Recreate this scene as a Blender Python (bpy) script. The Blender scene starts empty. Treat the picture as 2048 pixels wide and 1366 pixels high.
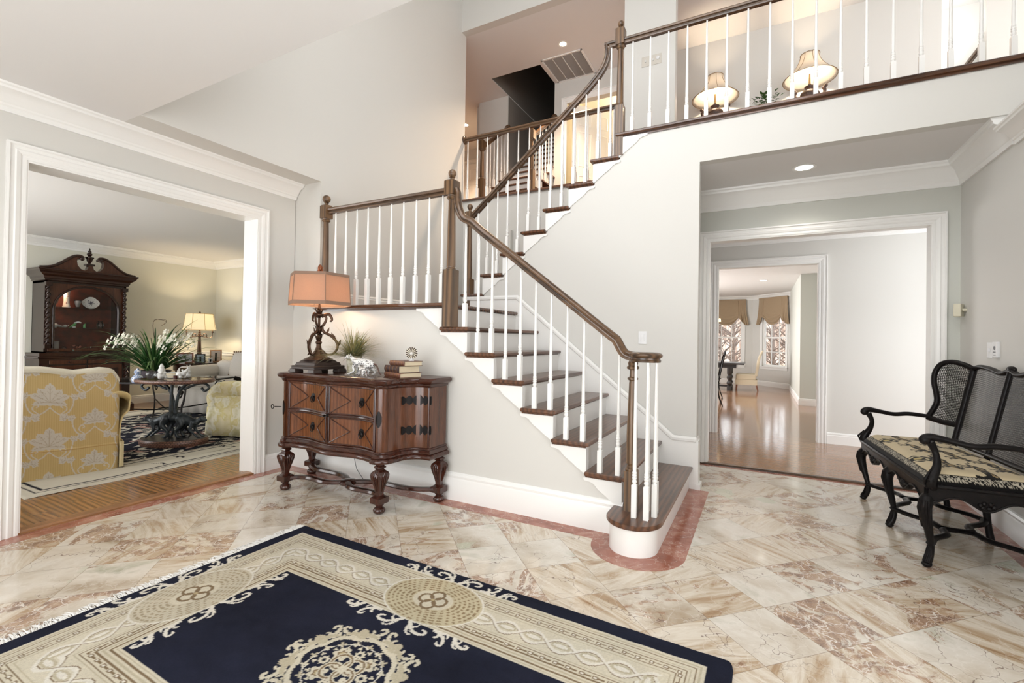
import bpy, bmesh, math, random
import numpy as np
from mathutils import Matrix, Vector
SC = bpy.context.scene
COL = SC.collection
PI = math.pi
# ---------------------------------------------------------------- camera
YAW, PITCH, ROLL, FPX, CYP = 0.489764530, 0.00861432952, 0.0158415749, 929.297826, 670.679557
def _cam():
    f = Vector((-math.sin(YAW)*math.cos(PITCH), math.cos(YAW)*math.cos(PITCH), math.sin(PITCH)))
    r = Vector((math.cos(YAW), math.sin(YAW), 0)); u = r.cross(f)
    c, s = math.cos(ROLL), math.sin(ROLL)
    r2 = c*r + s*u; u2 = -s*r + c*u
    cd = bpy.data.cameras.new('camera'); co = bpy.data.objects.new('camera', cd); COL.objects.link(co)
    m = Matrix((r2, u2, -f)).transposed().to_4x4(); m.translation = Vector((0, 0, 1.31)); co.matrix_world = m
    cd.sensor_fit = 'HORIZONTAL'; cd.sensor_width = 36.0; cd.lens = FPX*36.0/2048
    cd.shift_y = -(683-CYP)/2048.0
    cd.clip_start = 0.02; cd.clip_end = 200
    SC.camera = co
_cam()
# ---------------------------------------------------------------- view, world, daylight, added fill
SC.view_settings.view_transform = 'Standard'
SC.view_settings.look = 'None'
SC.view_settings.exposure = 0.18
SC.view_settings.gamma = 1.0
SC.view_settings.use_curve_mapping = False
SC.cycles.use_denoising = True
SC.cycles.max_bounces = 8; SC.cycles.diffuse_bounces = 4; SC.cycles.glossy_bounces = 3
SC.cycles.transmission_bounces = 6; SC.cycles.transparent_max_bounces = 12
SC.cycles.caustics_reflective = False; SC.cycles.caustics_refractive = False
SC.cycles.sample_clamp_indirect = 6.0
W = bpy.data.worlds.new('world'); SC.world = W; W.use_nodes = True
_bg = W.node_tree.nodes['Background']; _bg.inputs[0].default_value = (0.94, 0.97, 1.0, 1); _bg.inputs[1].default_value = 3.0
def area(name, loc, target, sx, sy, power, col=(1, 1, 1), spread=180):
    l = bpy.data.lights.new(name, 'AREA'); l.shape = 'RECTANGLE'; l.size = sx; l.size_y = sy
    l.energy = power; l.color = col; l.spread = math.radians(spread)
    o = bpy.data.objects.new(name, l); COL.objects.link(o); o.location = loc
    d = Vector(target)-Vector(loc); o.rotation_euler = d.to_track_quat('-Z', 'Y').to_euler()
    return o
DAY = (1.0, 0.99, 0.985)
# each sits just outside a shell opening; fill lights have openings added for them
area('daylight_front_door', (-1.4, -2.0, 1.30), (-1.4, 3, 1.25), 3.5, 2.3, 72, DAY)
area('daylight_upper_window', (-1.1, 1.44, 4.75), (-1.3, 5, 3.5), 3.3, 2.1, 60, DAY)
area('side_fill', (1.78, 1.2, 1.45), (-3, 2.0, 1.1), 2.1, 1.7, 34, DAY)  # fill light added for the foyer; its side window is invented around it
area('daylight_living_room', (-7.4, -0.06, 1.5), (-7.4, 4, 1.0), 3.9, 1.9, 95, DAY)
area('breakfast_fill', (-3.36, 12.0, 1.5), (2.0, 11.5, 0.9), 4.0, 1.7, 230, DAY)  # added fill for the breakfast room, behind a wall and windows made for it
area('back_hall_fill', (4.16, 6.45, 1.5), (0, 6.45, 1.2), 1.0, 1.7, 26, DAY)  # added fill for the back hall, through an invented end window
area('upper_hall_fill', (4.06, 6.0, 4.6), (-2, 6.0, 4.9), 1.6, 1.6, 30, (1, .86, .70))  # warm fill added to brighten the upper hall; its window is made up
# ---------------------------------------------------------------- mesh helpers
def norm(v):
    l = math.sqrt(sum(c*c for c in v)) or 1.0
    return tuple(c/l for c in v)
class MB:
    def __init__(s): s.v = []; s.f = []; s.mi = []; s.m = 0; s.M = None
    def add(s, vs, fs):
        o = len(s.v)
        if s.M is not None: vs = [tuple(s.M @ Vector(p)) for p in vs]
        s.v.extend(vs); s.f.extend([tuple(i+o for i in f) for f in fs]); s.mi.extend([s.m]*len(fs)); return s
    def box(s, x0, x1, y0, y1, z0, z1):
        vs = [(x, y, z) for z in (z0, z1) for y in (y0, y1) for x in (x0, x1)]
        return s.add(vs, [(0,2,3,1),(4,5,7,6),(0,1,5,4),(2,6,7,3),(0,4,6,2),(1,3,7,5)])
    def prism(s, poly, a, b, ax='z'):
        n = len(poly)
        f = {'z': lambda p, t: (p[0], p[1], t), 'y': lambda p, t: (p[0], t, p[1]), 'x': lambda p, t: (t, p[0], p[1])}[ax]
        vs = [f(p, a) for p in poly]+[f(p, b) for p in poly]
        fs = [tuple(range(n))[::-1], tuple(range(n, 2*n))]+[(i, (i+1) % n, n+(i+1) % n, n+i) for i in range(n)]
        return s.add(vs, fs)
    def taper(s, p0, p1, w0, w1, d0=None, d1=None):
        d0 = d0 or w0; d1 = d1 or w1
        vs = [(p0[0]+i*w0/2, p0[1]+j*d0/2, p0[2]) for i, j in ((-1,-1),(1,-1),(1,1),(-1,1))]
        vs += [(p1[0]+i*w1/2, p1[1]+j*d1/2, p1[2]) for i, j in ((-1,-1),(1,-1),(1,1),(-1,1))]
        return s.add(vs, [(3,2,1,0),(4,5,6,7),(0,1,5,4),(1,2,6,5),(2,3,7,6),(3,0,4,7)])
    def lathe(s, prof, n=16, c=(0,0,0), rot=0.0, sx=1.0, sy=1.0):
        vs = []; fs = []
        for r, z in prof:
            for k in range(n):
                a = rot+2*PI*k/n; vs.append((c[0]+r*sx*math.cos(a), c[1]+r*sy*math.sin(a), c[2]+z))
        for i in range(len(prof)-1):
            for k in range(n):
                k2 = (k+1) % n; fs.append((i*n+k, i*n+k2, (i+1)*n+k2, (i+1)*n+k))
        fs.append(tuple(range(n))[::-1]); o = (len(prof)-1)*n; fs.append(tuple(range(o, o+n)))
        return s.add(vs, fs)
    def tube(s, pts, r, n=8, flat=1.0, up=None, closed=False):
        P = [Vector(p) for p in pts]; N = len(P)
        R = r if isinstance(r, (list, tuple)) else [r]*N
        vs = []; fs = []; U = None
        for i in range(N):
            if closed: t = (P[(i+1) % N]-P[i-1])
            else: t = P[min(i+1, N-1)]-P[max(i-1, 0)]
            if t.length < 1e-9: t = Vector((0, 0, 1))
            t.normalize()
            if up is not None: U = Vector(up)
            elif U is None: U = Vector((0, 0, 1)) if abs(t.z) < .9 else Vector((1, 0, 0))
            a = t.cross(U)
            if a.length < 1e-6: a = t.cross(Vector((0.3, 1, 0.2)))
            a.normalize(); b = a.cross(t); b.normalize()
            if up is None: U = b
            for k in range(n):
                an = 2*PI*k/n
                q = P[i]+a*(math.cos(an)*R[i])+b*(math.sin(an)*R[i]*flat); vs.append(tuple(q))
        M_ = N if closed else N-1
        for i in range(M_):
            j = (i+1) % N
            for k in range(n):
                k2 = (k+1) % n; fs.append((i*n+k, i*n+k2, j*n+k2, j*n+k))
        if not closed:
            fs.append(tuple(range(n))[::-1]); fs.append(tuple(range((N-1)*n, N*n)))
        return s.add(vs, fs)
    def sweep(s, path, prof, nrm, closed=False, loop=True):
        P = [Vector(p) for p in path]; N = len(P); nv = Vector(nrm)
        vs = []; fs = []; k = len(prof)
        for i in range(N):
            ts = []
            if i > 0 or closed: ts.append((P[i]-P[i-1]).normalized())
            if i < N-1 or closed: ts.append((P[(i+1) % N]-P[i]).normalized())
            ss = [nv.cross(t).normalized() for t in ts]
            m = ss[0].copy() if len(ss) == 1 else (ss[0]+ss[1])
            m.normalize(); c = m.dot(ss[0]); m = m/max(c, .2)
            for a, b in prof: vs.append(tuple(P[i]+m*a+nv*b))
        M_ = N if closed else N-1
        kk = k if loop else k-1
        for i in range(M_):
            j = (i+1) % N
            for q in range(kk):
                q2 = (q+1) % k; fs.append((i*k+q, i*k+q2, j*k+q2, j*k+q))
        if not closed and loop:
            fs.append(tuple(range(k))[::-1]); fs.append(tuple(range((N-1)*k, N*k)))
        return s.add(vs, fs)
    def grid(s, nu, nv, fn, cu=False, cv=False):
        vs = [tuple(fn(i/(nu if cu else nu-1), j/(nv if cv else nv-1))) for i in range(nu) for j in range(nv)]
        fs = []
        for i in range(nu if cu else nu-1):
            for j in range(nv if cv else nv-1):
                i2 = (i+1) % nu; j2 = (j+1) % nv
                fs.append((i*nv+j, i2*nv+j, i2*nv+j2, i*nv+j2))
        return s.add(vs, fs)
    def ball(s, c, r, n=14, m=9, sc=(1,1,1)):
        prof = [(max(1e-4, math.sin(PI*i/m))*r, -math.cos(PI*i/m)*r) for i in range(m+1)]
        vs = []; fs = []
        for q, z in prof:
            for k in range(n):
                a = 2*PI*k/n; vs.append((c[0]+q*sc[0]*math.cos(a), c[1]+q*sc[1]*math.sin(a), c[2]+z*sc[2]))
        for i in range(m):
            for k in range(n):
                k2 = (k+1) % n; fs.append((i*n+k, i*n+k2, (i+1)*n+k2, (i+1)*n+k))
        return s.add(vs, fs)
    def leaf(s, pts, w, up=(0,0,1), fold=0.0):
        P = [Vector(p) for p in pts]; N = len(P); vs = []; fs = []; U = Vector(up)
        for i in range(N):
            t = P[min(i+1, N-1)]-P[max(i-1, 0)]; a = t.cross(U)
            if a.length < 1e-6: a = Vector((1, 0, 0))
            a.normalize(); ww = w[i] if isinstance(w, (list, tuple)) else w*math.sin(PI*(0.06+0.92*i/(N-1)))
            b = a.cross(t).normalized()
            vs += [tuple(P[i]-a*ww+b*fold*ww), tuple(P[i]), tuple(P[i]+a*ww+b*fold*ww)]
        for i in range(N-1):
            o = 3*i; fs += [(o, o+1, o+4, o+3), (o+1, o+2, o+5, o+4)]
        return s.add(vs, fs)
    def build(s, name, mat, parent=None, smooth=None, bevel=0.0, seg=2, solid=0.0, sub=0, loc=None):
        me = bpy.data.meshes.new(name); me.from_pydata(s.v, [], s.f)
        mats = mat if isinstance(mat, (list, tuple)) else [mat]
        for m in mats: me.materials.append(m)
        if len(mats) > 1: me.polygons.foreach_set('material_index', s.mi)
        bm = bmesh.new(); bm.from_mesh(me); bmesh.ops.recalc_face_normals(bm, faces=bm.faces); bm.to_mesh(me); bm.free()
        if smooth is not None:
            me.shade_smooth()
            if smooth > 0: me.set_sharp_from_angle(angle=math.radians(smooth))
        me.update()
        o = bpy.data.objects.new(name, me); COL.objects.link(o)
        if solid:
            d = o.modifiers.new('solid', 'SOLIDIFY'); d.thickness = abs(solid); d.offset = 0 if solid > 0 else -1
        if bevel:
            b = o.modifiers.new('bevel', 'BEVEL'); b.width = bevel; b.segments = seg; b.limit_method = 'ANGLE'; b.angle_limit = math.radians(32)
        if sub:
            d = o.modifiers.new('sub', 'SUBSURF'); d.levels = sub; d.render_levels = sub
        if parent is not None: o.parent = parent
        if loc is not None: o.location = loc
        return o
def tag(o, label=None, cat=None, group=None, kind=None):
    if label: o['label'] = label
    if cat: o['category'] = cat
    if group: o['group'] = group
    if kind: o['kind'] = kind
    return o
def thing(name, label, cat, loc=(0,0,0), rz=0.0, group=None):
    o = bpy.data.objects.new(name, None); COL.objects.link(o); o.location = loc; o.rotation_euler = (0, 0, rz)
    return tag(o, label, cat, group)
def struct(mb, name, mat, label, cat, **k):
    return tag(mb.build(name, mat, **k), label, cat, kind='structure')
def dup(root, loc=None, rz=None, label=None, group=None):
    r = root.copy(); COL.objects.link(r)
    if loc is not None: r.location = loc
    if rz is not None: r.rotation_euler = (0, 0, rz)
    if label: r['label'] = label
    if group: r['group'] = group
    for ch in list(root.children):
        c = ch.copy(); COL.objects.link(c); c.parent = r
        for g in list(ch.children):
            d = g.copy(); COL.objects.link(d); d.parent = c
    return r
def bez(pts, n=24):
    """Catmull-Rom through points"""
    P = [np.array(p, float) for p in pts]; P = [2*P[0]-P[1]]+P+[2*P[-1]-P[-2]]
    out = []; segs = len(P)-3
    for i in range(n+1):
        u = segs*i/n; k = min(int(u), segs-1); t = u-k
        a, b, c, d = P[k:k+4]
        out.append(tuple(0.5*((2*b)+(-a+c)*t+(2*a-5*b+4*c-d)*t*t+(-a+3*b-3*c+d)*t**3)))
    return out
def parts_of(thing_obj):
    return thing_obj.children
# ---------------------------------------------------------------- materials
class NT:
    def __init__(s, name):
        s.m = bpy.data.materials.new(name); s.m.use_nodes = True; s.t = s.m.node_tree
        s.b = s.t.nodes['Principled BSDF']; s.k = 0
    def n(s, typ, **kw):
        x = s.t.nodes.new(typ)
        for a, v in kw.items():
            if a.startswith('i_'): x.inputs[int(a[2:]) if a[2:].isdigit() else a[2:].replace('_', ' ')].default_value = v
            else: setattr(x, a, v)
        return x
    def l(s, a, b): s.t.links.new(a, b)
    def coord(s, kind='Object', scale=(1,1,1), rot=(0,0,0), loc=(0,0,0)):
        tc = s.n('ShaderNodeTexCoord'); mp = s.n('ShaderNodeMapping')
        mp.inputs['Scale'].default_value = scale; mp.inputs['Rotation'].default_value = rot; mp.inputs['Location'].default_value = loc
        s.l(tc.outputs[kind], mp.inputs[0]); return mp.outputs[0]
    def noise(s, vec, scale, detail=4, rough=.55, dist=0.0):
        x = s.n('ShaderNodeTexNoise'); x.inputs['Scale'].default_value = scale; x.inputs['Detail'].default_value = detail
        x.inputs['Roughness'].default_value = rough; x.inputs['Distortion'].default_value = dist
        if vec is not None: s.l(vec, x.inputs['Vector'])
        return x
    def ramp(s, fac, stops, interp='LINEAR'):
        r = s.n('ShaderNodeValToRGB'); cr = r.color_ramp; cr.interpolation = interp
        while len(cr.elements) > 1: cr.elements.remove(cr.elements[-1])
        for i, (p, c) in enumerate(stops):
            e = cr.elements[0] if i == 0 else cr.elements.new(p)
            e.position = p; e.color = tuple(c)+(1,) if len(c) == 3 else c
        s.l(fac, r.inputs[0]); return r.outputs[0]
    def mix(s, fac, a, b, mode='MIX'):
        x = s.n('ShaderNodeMix', data_type='RGBA', blend_type=mode)
        for sock, v in ((0, fac), (6, a), (7, b)):
            if hasattr(v, 'is_linked') or isinstance(v, bpy.types.NodeSocket): s.l(v, x.inputs[sock])
            elif sock == 0: x.inputs[0].default_value = v
            else: x.inputs[sock].default_value = tuple(v)+(1,) if len(v) == 3 else v
        return x.outputs[2]
    def math(s, op, a, b=None, c=None, clamp=False):
        x = s.n('ShaderNodeMath', operation=op, use_clamp=clamp)
        for i, v in enumerate((a, b, c)):
            if v is None: continue
            if isinstance(v, bpy.types.NodeSocket): s.l(v, x.inputs[i])
            else: x.inputs[i].default_value = v
        return x.outputs[0]
    def bump(s, h, strength=.2, dist=.01):
        x = s.n('ShaderNodeBump'); x.inputs['Strength'].default_value = strength; x.inputs['Distance'].default_value = dist
        s.l(h, x.inputs['Height']); s.l(x.outputs[0], s.b.inputs['Normal']); return x
    def col(s, c):
        if isinstance(c, bpy.types.NodeSocket): s.l(c, s.b.inputs['Base Color'])
        else: s.b.inputs['Base Color'].default_value = tuple(c)+(1,)
    def set(s, rough=None, metal=None, spec=None, coat=None, coatr=.05, trans=None, ior=None, alpha=None, sheen=None):
        B = s.b.inputs
        if rough is not None: B['Roughness'].default_value = rough
        if metal is not None: B['Metallic'].default_value = metal
        if spec is not None: B['Specular IOR Level'].default_value = spec
        if coat is not None: B['Coat Weight'].default_value = coat; B['Coat Roughness'].default_value = coatr
        if trans is not None: B['Transmission Weight'].default_value = trans
        if ior is not None: B['IOR'].default_value = ior
        if alpha is not None: B['Alpha'].default_value = alpha
        if sheen is not None: B['Sheen Weight'].default_value = sheen
        return s
def srgb(r, g, b):
    f = lambda c: (c/255/12.92) if c/255 <= .04045 else ((c/255+.055)/1.055)**2.4
    return (f(r), f(g), f(b))
def paint(name, c, rough=.5, var=.03):
    t = NT(name); v = t.coord('Object'); n = t.noise(v, 6.0, 3)
    t.col(t.mix(t.math('MULTIPLY', n.outputs[0], var), c, tuple(x*.85 for x in c)))
    n2 = t.noise(v, 260.0, 2); t.bump(n2.outputs[0], .04, .002); t.set(rough=rough); return t.m
def plain(name, c, rough=.5, metal=0.0, **k):
    t = NT(name); v = t.coord('Object'); n = t.noise(v, 18.0, 3)
    t.col(t.mix(n.outputs[0], c, tuple(x*.8 for x in c))); t.set(rough=rough, metal=metal, **k); return t.m
def woodmat(name, dark, light, axis='x', scale=1.0, rough=.35, coat=.3, ring=1.0, bump=.12, wave=.35):
    t = NT(name); st = {'x': (1.2, 14, 14), 'y': (14, 1.2, 14), 'z': (14, 14, 1.2)}[axis]
    v = t.coord('Object', tuple(x*scale for x in st))
    a = t.noise(v, 1.3, 5, .6, 1.1*ring); b = t.noise(v, 9.0, 4, .6)
    w = t.n('ShaderNodeTexWave', wave_type='BANDS', bands_direction={'x': 'Y', 'y': 'X', 'z': 'X'}[axis])
    w.inputs['Scale'].default_value = .55; w.inputs['Distortion'].default_value = 7.5*ring; w.inputs['Detail'].default_value = 3; w.inputs['Detail Scale'].default_value = .8
    t.l(v, w.inputs[0])
    f = t.math('ADD', t.math('MULTIPLY', a.outputs[0], .5), t.math('MULTIPLY', w.outputs['Fac'], wave))
    f = t.math('ADD', f, t.math('MULTIPLY', b.outputs[0], .25+.35-wave))
    mid = tuple((x+y)/2 for x, y in zip(dark, light))
    t.col(t.ramp(f, [(.28, dark), (.5, mid), (.72, light)])); t.bump(f, bump, .002); t.set(rough=rough, coat=coat, coatr=.12); return t.m
def floorwood(name, dark, light, plank=.057, rough=.18, boardlen=1.1, tone=.35, ring=1.0):
    t = NT(name); tc = t.n('ShaderNodeTexCoord'); sp = t.n('ShaderNodeSeparateXYZ'); t.l(tc.outputs['Object'], sp.inputs[0])
    yi = t.math('FLOOR', t.math('DIVIDE', sp.outputs[1], plank))
    wn = t.n('ShaderNodeTexWhiteNoise', noise_dimensions='1D'); t.l(yi, wn.inputs['W'])
    xo = t.math('ADD', sp.outputs[0], t.math('MULTIPLY', wn.outputs['Value'], 7.3))
    xi = t.math('FLOOR', t.math('DIVIDE', xo, boardlen))
    idn = t.math('ADD', t.math('MULTIPLY', xi, 17.37), yi)
    wn2 = t.n('ShaderNodeTexWhiteNoise', noise_dimensions='1D'); t.l(idn, wn2.inputs['W'])
    cb = t.n('ShaderNodeCombineXYZ')
    t.l(t.math('MULTIPLY', sp.outputs[0], 2.0), cb.inputs[0]); t.l(t.math('MULTIPLY', sp.outputs[1], 15.0), cb.inputs[1]); t.l(t.math('MULTIPLY', wn2.outputs['Value'], 40.0), cb.inputs[2])
    a = t.noise(cb.outputs[0], 1.0, 4, .55, 1.4*ring); b = t.noise(cb.outputs[0], 7.0, 3, .6)
    w = t.n('ShaderNodeTexWave', wave_type='BANDS', bands_direction='Y'); w.inputs['Scale'].default_value = .55; w.inputs['Distortion'].default_value = 12*ring; w.inputs['Detail'].default_value = 2; w.inputs['Detail Scale'].default_value = .4
    t.l(cb.outputs[0], w.inputs[0])
    f = t.math('ADD', t.math('MULTIPLY', a.outputs[0], .45), t.math('MULTIPLY', w.outputs['Fac'], .38)); f = t.math('ADD', f, t.math('MULTIPLY', b.outputs[0], .2))
    mid = tuple((x+y)/2 for x, y in zip(dark, light)); c = t.ramp(f, [(.25, dark), (.45, mid), (.75, light)])
    c = t.mix(t.math('MULTIPLY', wn2.outputs['Value'], tone), c, tuple(x*.5 for x in light))
    fy = t.math('FRACT', t.math('DIVIDE', sp.outputs[1], plank)); fx = t.math('FRACT', t.math('DIVIDE', xo, boardlen))
    g = t.math('MAXIMUM', t.math('LESS_THAN', fy, .025), t.math('LESS_THAN', fx, .0015))
    c = t.mix(t.math('MULTIPLY', g, .6), c, tuple(x*.3 for x in dark)); t.col(c)
    t.bump(t.math('SUBTRACT', t.math('MULTIPLY', f, .3), g), .08, .002); t.set(rough=rough, coat=.25, coatr=.08); return t.m
def marble():
    t = NT('marble'); S = .3375
    tc = t.n('ShaderNodeTexCoord'); sp = t.n('ShaderNodeSeparateXYZ'); t.l(tc.outputs['Object'], sp.inputs[0])
    r2 = math.sqrt(.5)
    u = t.math('MULTIPLY', t.math('ADD', sp.outputs[0], sp.outputs[1]), r2); v = t.math('MULTIPLY', t.math('SUBTRACT', sp.outputs[1], sp.outputs[0]), r2)
    us = t.math('DIVIDE', t.math('SUBTRACT', u, 1.555), S); vs = t.math('DIVIDE', t.math('SUBTRACT', v, 1.507), S)
    iu = t.math('FLOOR', us); iv = t.math('FLOOR', vs); cb = t.n('ShaderNodeCombineXYZ'); t.l(iu, cb.inputs[0]); t.l(iv, cb.inputs[1])
    wn = t.n('ShaderNodeTexWhiteNoise', noise_dimensions='3D'); t.l(cb.outputs[0], wn.inputs['Vector'])
    rs = t.n('ShaderNodeSeparateColor'); t.l(wn.outputs['Color'], rs.inputs[0]); R, G, B = rs.outputs[0], rs.outputs[1], rs.outputs[2]
    # each slab is cut from its own place in the block and turned its own way
    rot = t.n('ShaderNodeVectorRotate', rotation_type='AXIS_ANGLE'); t.l(tc.outputs['Object'], rot.inputs['Vector'])
    q = t.math('MULTIPLY', t.math('FLOOR', t.math('MULTIPLY', R, 4)), PI/2)
    t.l(t.math('ADD', t.math('ADD', q, PI/4), t.math('MULTIPLY', t.math('SUBTRACT', G, .5), 1.1)), rot.inputs['Angle'])
    off = t.n('ShaderNodeVectorMath', operation='MULTIPLY_ADD'); t.l(wn.outputs['Color'], off.inputs[0]); off.inputs[1].default_value = (37, 53, 29); t.l(rot.outputs[0], off.inputs[2]); P = off.outputs[0]
    def mp(scale):
        m = t.n('ShaderNodeMapping'); m.inputs['Scale'].default_value = scale; t.l(P, m.inputs[0]); return m.outputs[0]
    st = t.noise(mp((1.3, 8.0, 1.0)), 1.5, 6, .6, .9)
    base = t.ramp(st.outputs[0], [(.22, srgb(142, 110, 80)), (.35, srgb(178, 152, 122)), (.45, srgb(203, 188, 166)), (.56, srgb(222, 213, 198)), (.67, srgb(196, 178, 154)), (.84, srgb(158, 128, 96))])
    soft = t.noise(P, 3.0, 6, .6, .5)
    base2 = t.ramp(soft.outputs[0], [(.3, srgb(168, 148, 122)), (.44, srgb(208, 198, 182)), (.6, srgb(226, 220, 209)), (.75, srgb(180, 178, 158))])
    base = t.mix(t.math('GREATER_THAN', B, .52), base, base2)
    # broken red and brown clasts
    cl = t.noise(mp((2.0, 3.4, 1.0)), 1.35, 7, .68, 1.3)
    clm = t.ramp(t.math('ADD', cl.outputs[0], t.math('MULTIPLY', t.math('SUBTRACT', G, .5), .30)), [(.575, (0, 0, 0)), (.62, (1, 1, 1))])
    cc = t.noise(P, 11.0, 6, .7, .6)
    clc = t.ramp(cc.outputs[0], [(.25, srgb(78, 50, 38)), (.4, srgb(118, 80, 58)), (.50, srgb(156, 118, 90)), (.60, srgb(184, 154, 124)), (.72, srgb(138, 124, 98))])
    c = t.mix(t.math('MULTIPLY', clm, .8), base, clc)
    gm = t.ramp(t.noise(P, 2.2, 3, .5, .3).outputs[0], [(.68, (0, 0, 0)), (.71, (1, 1, 1))]); c = t.mix(t.math('MULTIPLY', gm, .7), c, srgb(196, 200, 178))
    # white healed cracks and dark hairline veins
    def vein(scale, w0, w1, dist, seedscale):
        nz = t.noise(P, seedscale, 4, .6); ad = t.n('ShaderNodeVectorMath', operation='MULTIPLY_ADD'); t.l(nz.outputs['Color'], ad.inputs[0]); ad.inputs[1].default_value = (dist,)*3; t.l(P, ad.inputs[2])
        vo = t.n('ShaderNodeTexVoronoi', feature='DISTANCE_TO_EDGE'); vo.inputs['Scale'].default_value = scale; t.l(ad.outputs[0], vo.inputs['Vector'])
        return t.ramp(vo.outputs['Distance'], [(w0, (1, 1, 1)), (w1, (0, 0, 0))])
    wv = vein(9.0, .006, .028, .25, 4.0); wv2 = vein(22.0, .004, .05, .12, 9.0)
    bm = t.ramp(t.noise(P, 2.0, 2).outputs[0], [(.45, (0, 0, 0)), (.6, (1, 1, 1))])
    c = t.mix(t.math('MULTIPLY', wv, t.math('ADD', .25, t.math('MULTIPLY', clm, .6))), c, srgb(240, 234, 226))
    c = t.mix(t.math('MULTIPLY', t.math('MULTIPLY', wv2, clm), .6), c, srgb(232, 218, 205))
    dv = vein(4.5, .002, .010, .5, 3.0); c = t.mix(t.math('MULTIPLY', t.math('MULTIPLY', dv, bm), .75), c, srgb(92, 62, 52))
    fu = t.math('FRACT', us); fv = t.math('FRACT', vs); e = .0042
    g = t.math('MAXIMUM', t.math('MAXIMUM', t.math('LESS_THAN', fu, e), t.math('GREATER_THAN', fu, 1-e)), t.math('MAXIMUM', t.math('LESS_THAN', fv, e), t.math('GREATER_THAN', fv, 1-e)))
    c = t.mix(t.math('MULTIPLY', g, .6), c, srgb(120, 100, 82)); t.col(c)
    rr = t.noise(tc.outputs['Object'], 2.5, 3); t.l(t.math('ADD', .10, t.math('MULTIPLY', rr.outputs[0], .10)), t.b.inputs['Roughness'])
    t.set(spec=.5, coat=.15, coatr=.05); return t.m
def pinkmarble():
    t = NT('rose_marble'); v = t.coord('Object'); n = t.noise(v, 5.0, 7, .65, .8)
    c = t.ramp(n.outputs[0], [(.3, srgb(132, 78, 62)), (.5, srgb(162, 104, 86)), (.62, srgb(182, 132, 114)), (.8, srgb(146, 92, 76))])
    nz = t.noise(v, 5.0, 4, .6); ad = t.n('ShaderNodeVectorMath', operation='MULTIPLY_ADD'); t.l(nz.outputs['Color'], ad.inputs[0]); ad.inputs[1].default_value = (.3, .3, .3); t.l(v, ad.inputs[2])
    vo = t.n('ShaderNodeTexVoronoi', feature='DISTANCE_TO_EDGE'); vo.inputs['Scale'].default_value = 7; t.l(ad.outputs[0], vo.inputs['Vector'])
    c = t.mix(t.ramp(vo.outputs['Distance'], [(.003, (.6,)*3), (.02, (0, 0, 0))]), c, srgb(214, 184, 170)); t.col(c); t.set(rough=.14); return t.m
def fabric(name, c, c2=None, scale=300, rough=.9, sheen=.0, bump=.2):
    t = NT(name); v = t.coord('Object'); n = t.noise(v, scale, 2); n2 = t.noise(v, 5, 3)
    c2 = c2 or tuple(x*.8 for x in c); m = t.mix(n.outputs[0], c, c2); t.col(t.mix(t.math('MULTIPLY', n2.outputs[0], .25), m, tuple(x*.75 for x in c)))
    t.bump(n.outputs[0], bump, .002); t.set(rough=rough, sheen=sheen); return t.m
def attrmat(name, rough=.9, sheen=.0, scale=260, amt=.35, bump=.25, spec=.12, coat=0.0):
    t = NT(name); a = t.n('ShaderNodeAttribute', attribute_name='Col'); v = t.coord('Object')
    n = t.noise(v, scale, 3, .7); n2 = t.noise(v, 4.0, 4, .6)
    c = t.mix(t.math('MULTIPLY', n.outputs[0], amt), a.outputs['Color'], (0, 0, 0), 'MIX'); c = t.mix(t.math('MULTIPLY', n2.outputs[0], .22), c, (0, 0, 0)); t.col(c)
    if bump: t.bump(n.outputs[0], bump, .004)
    t.set(rough=rough, sheen=sheen, spec=spec, coat=coat); return t.m
def glow(name, c, strength, base=None):
    t = NT(name); t.col(base or c); t.b.inputs['Emission Color'].default_value = tuple(c)+(1,); t.b.inputs['Emission Strength'].default_value = strength; t.set(rough=.6); return t.m
def glass(name, c=(1, 1, 1), rough=0.0, tint=.15):
    # clear thin glass: mostly see-through with a real specular film
    t = NT(name); tr = t.n('ShaderNodeBsdfTransparent'); tr.inputs[0].default_value = tuple(c)+(1,)
    gl = t.n('ShaderNodeBsdfGlossy'); gl.inputs['Roughness'].default_value = rough; lw = t.n('ShaderNodeLayerWeight'); lw.inputs[0].default_value = .35
    mx = t.n('ShaderNodeMixShader'); t.l(t.math('MULTIPLY', lw.outputs['Fresnel'], .9, clamp=True), mx.inputs[0]); t.l(tr.outputs[0], mx.inputs[1]); t.l(gl.outputs[0], mx.inputs[2])
    t.l(mx.outputs[0], t.t.nodes['Material Output'].inputs[0]); return t.m
def shademat(name, c, trans=.55):
    t = NT(name); d = t.n('ShaderNodeBsdfDiffuse'); tl = t.n('ShaderNodeBsdfTranslucent'); v = t.coord('Object'); n = t.noise(v, 120, 2)
    cc = t.mix(t.math('MULTIPLY', n.outputs[0], .4), c, tuple(x*.7 for x in c)); t.l(cc, d.inputs[0]); t.l(cc, tl.inputs[0])
    mx = t.n('ShaderNodeMixShader'); mx.inputs[0].default_value = trans; t.l(d.outputs[0], mx.inputs[1]); t.l(tl.outputs[0], mx.inputs[2])
    t.l(mx.outputs[0], t.t.nodes['Material Output'].inputs[0]); return t.m
WALL = paint('wall_paint', (.665, .652, .615), .55)
CEIL = paint('ceiling_paint', (.78, .77, .76), .7)
TRIM = paint('trim_paint', (.86, .855, .83), .28, .01)
LIVWALL = paint('living_wall_paint', (.70, .69, .60), .55)
GREYWALL = paint('lower_wall_paint', (.60, .61, .56), .55)
MARBLE = marble(); ROSE = pinkmarble()
OAKL = floorwood('living_oak_floor', srgb(108, 70, 38), srgb(182, 134, 86), .083, .22, 1.4, .3, 1.2)
OAKH = floorwood('hall_oak_floor', srgb(112, 74, 50), srgb(182, 138, 102), .057, .13, 1.0, .35, .6)
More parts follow.
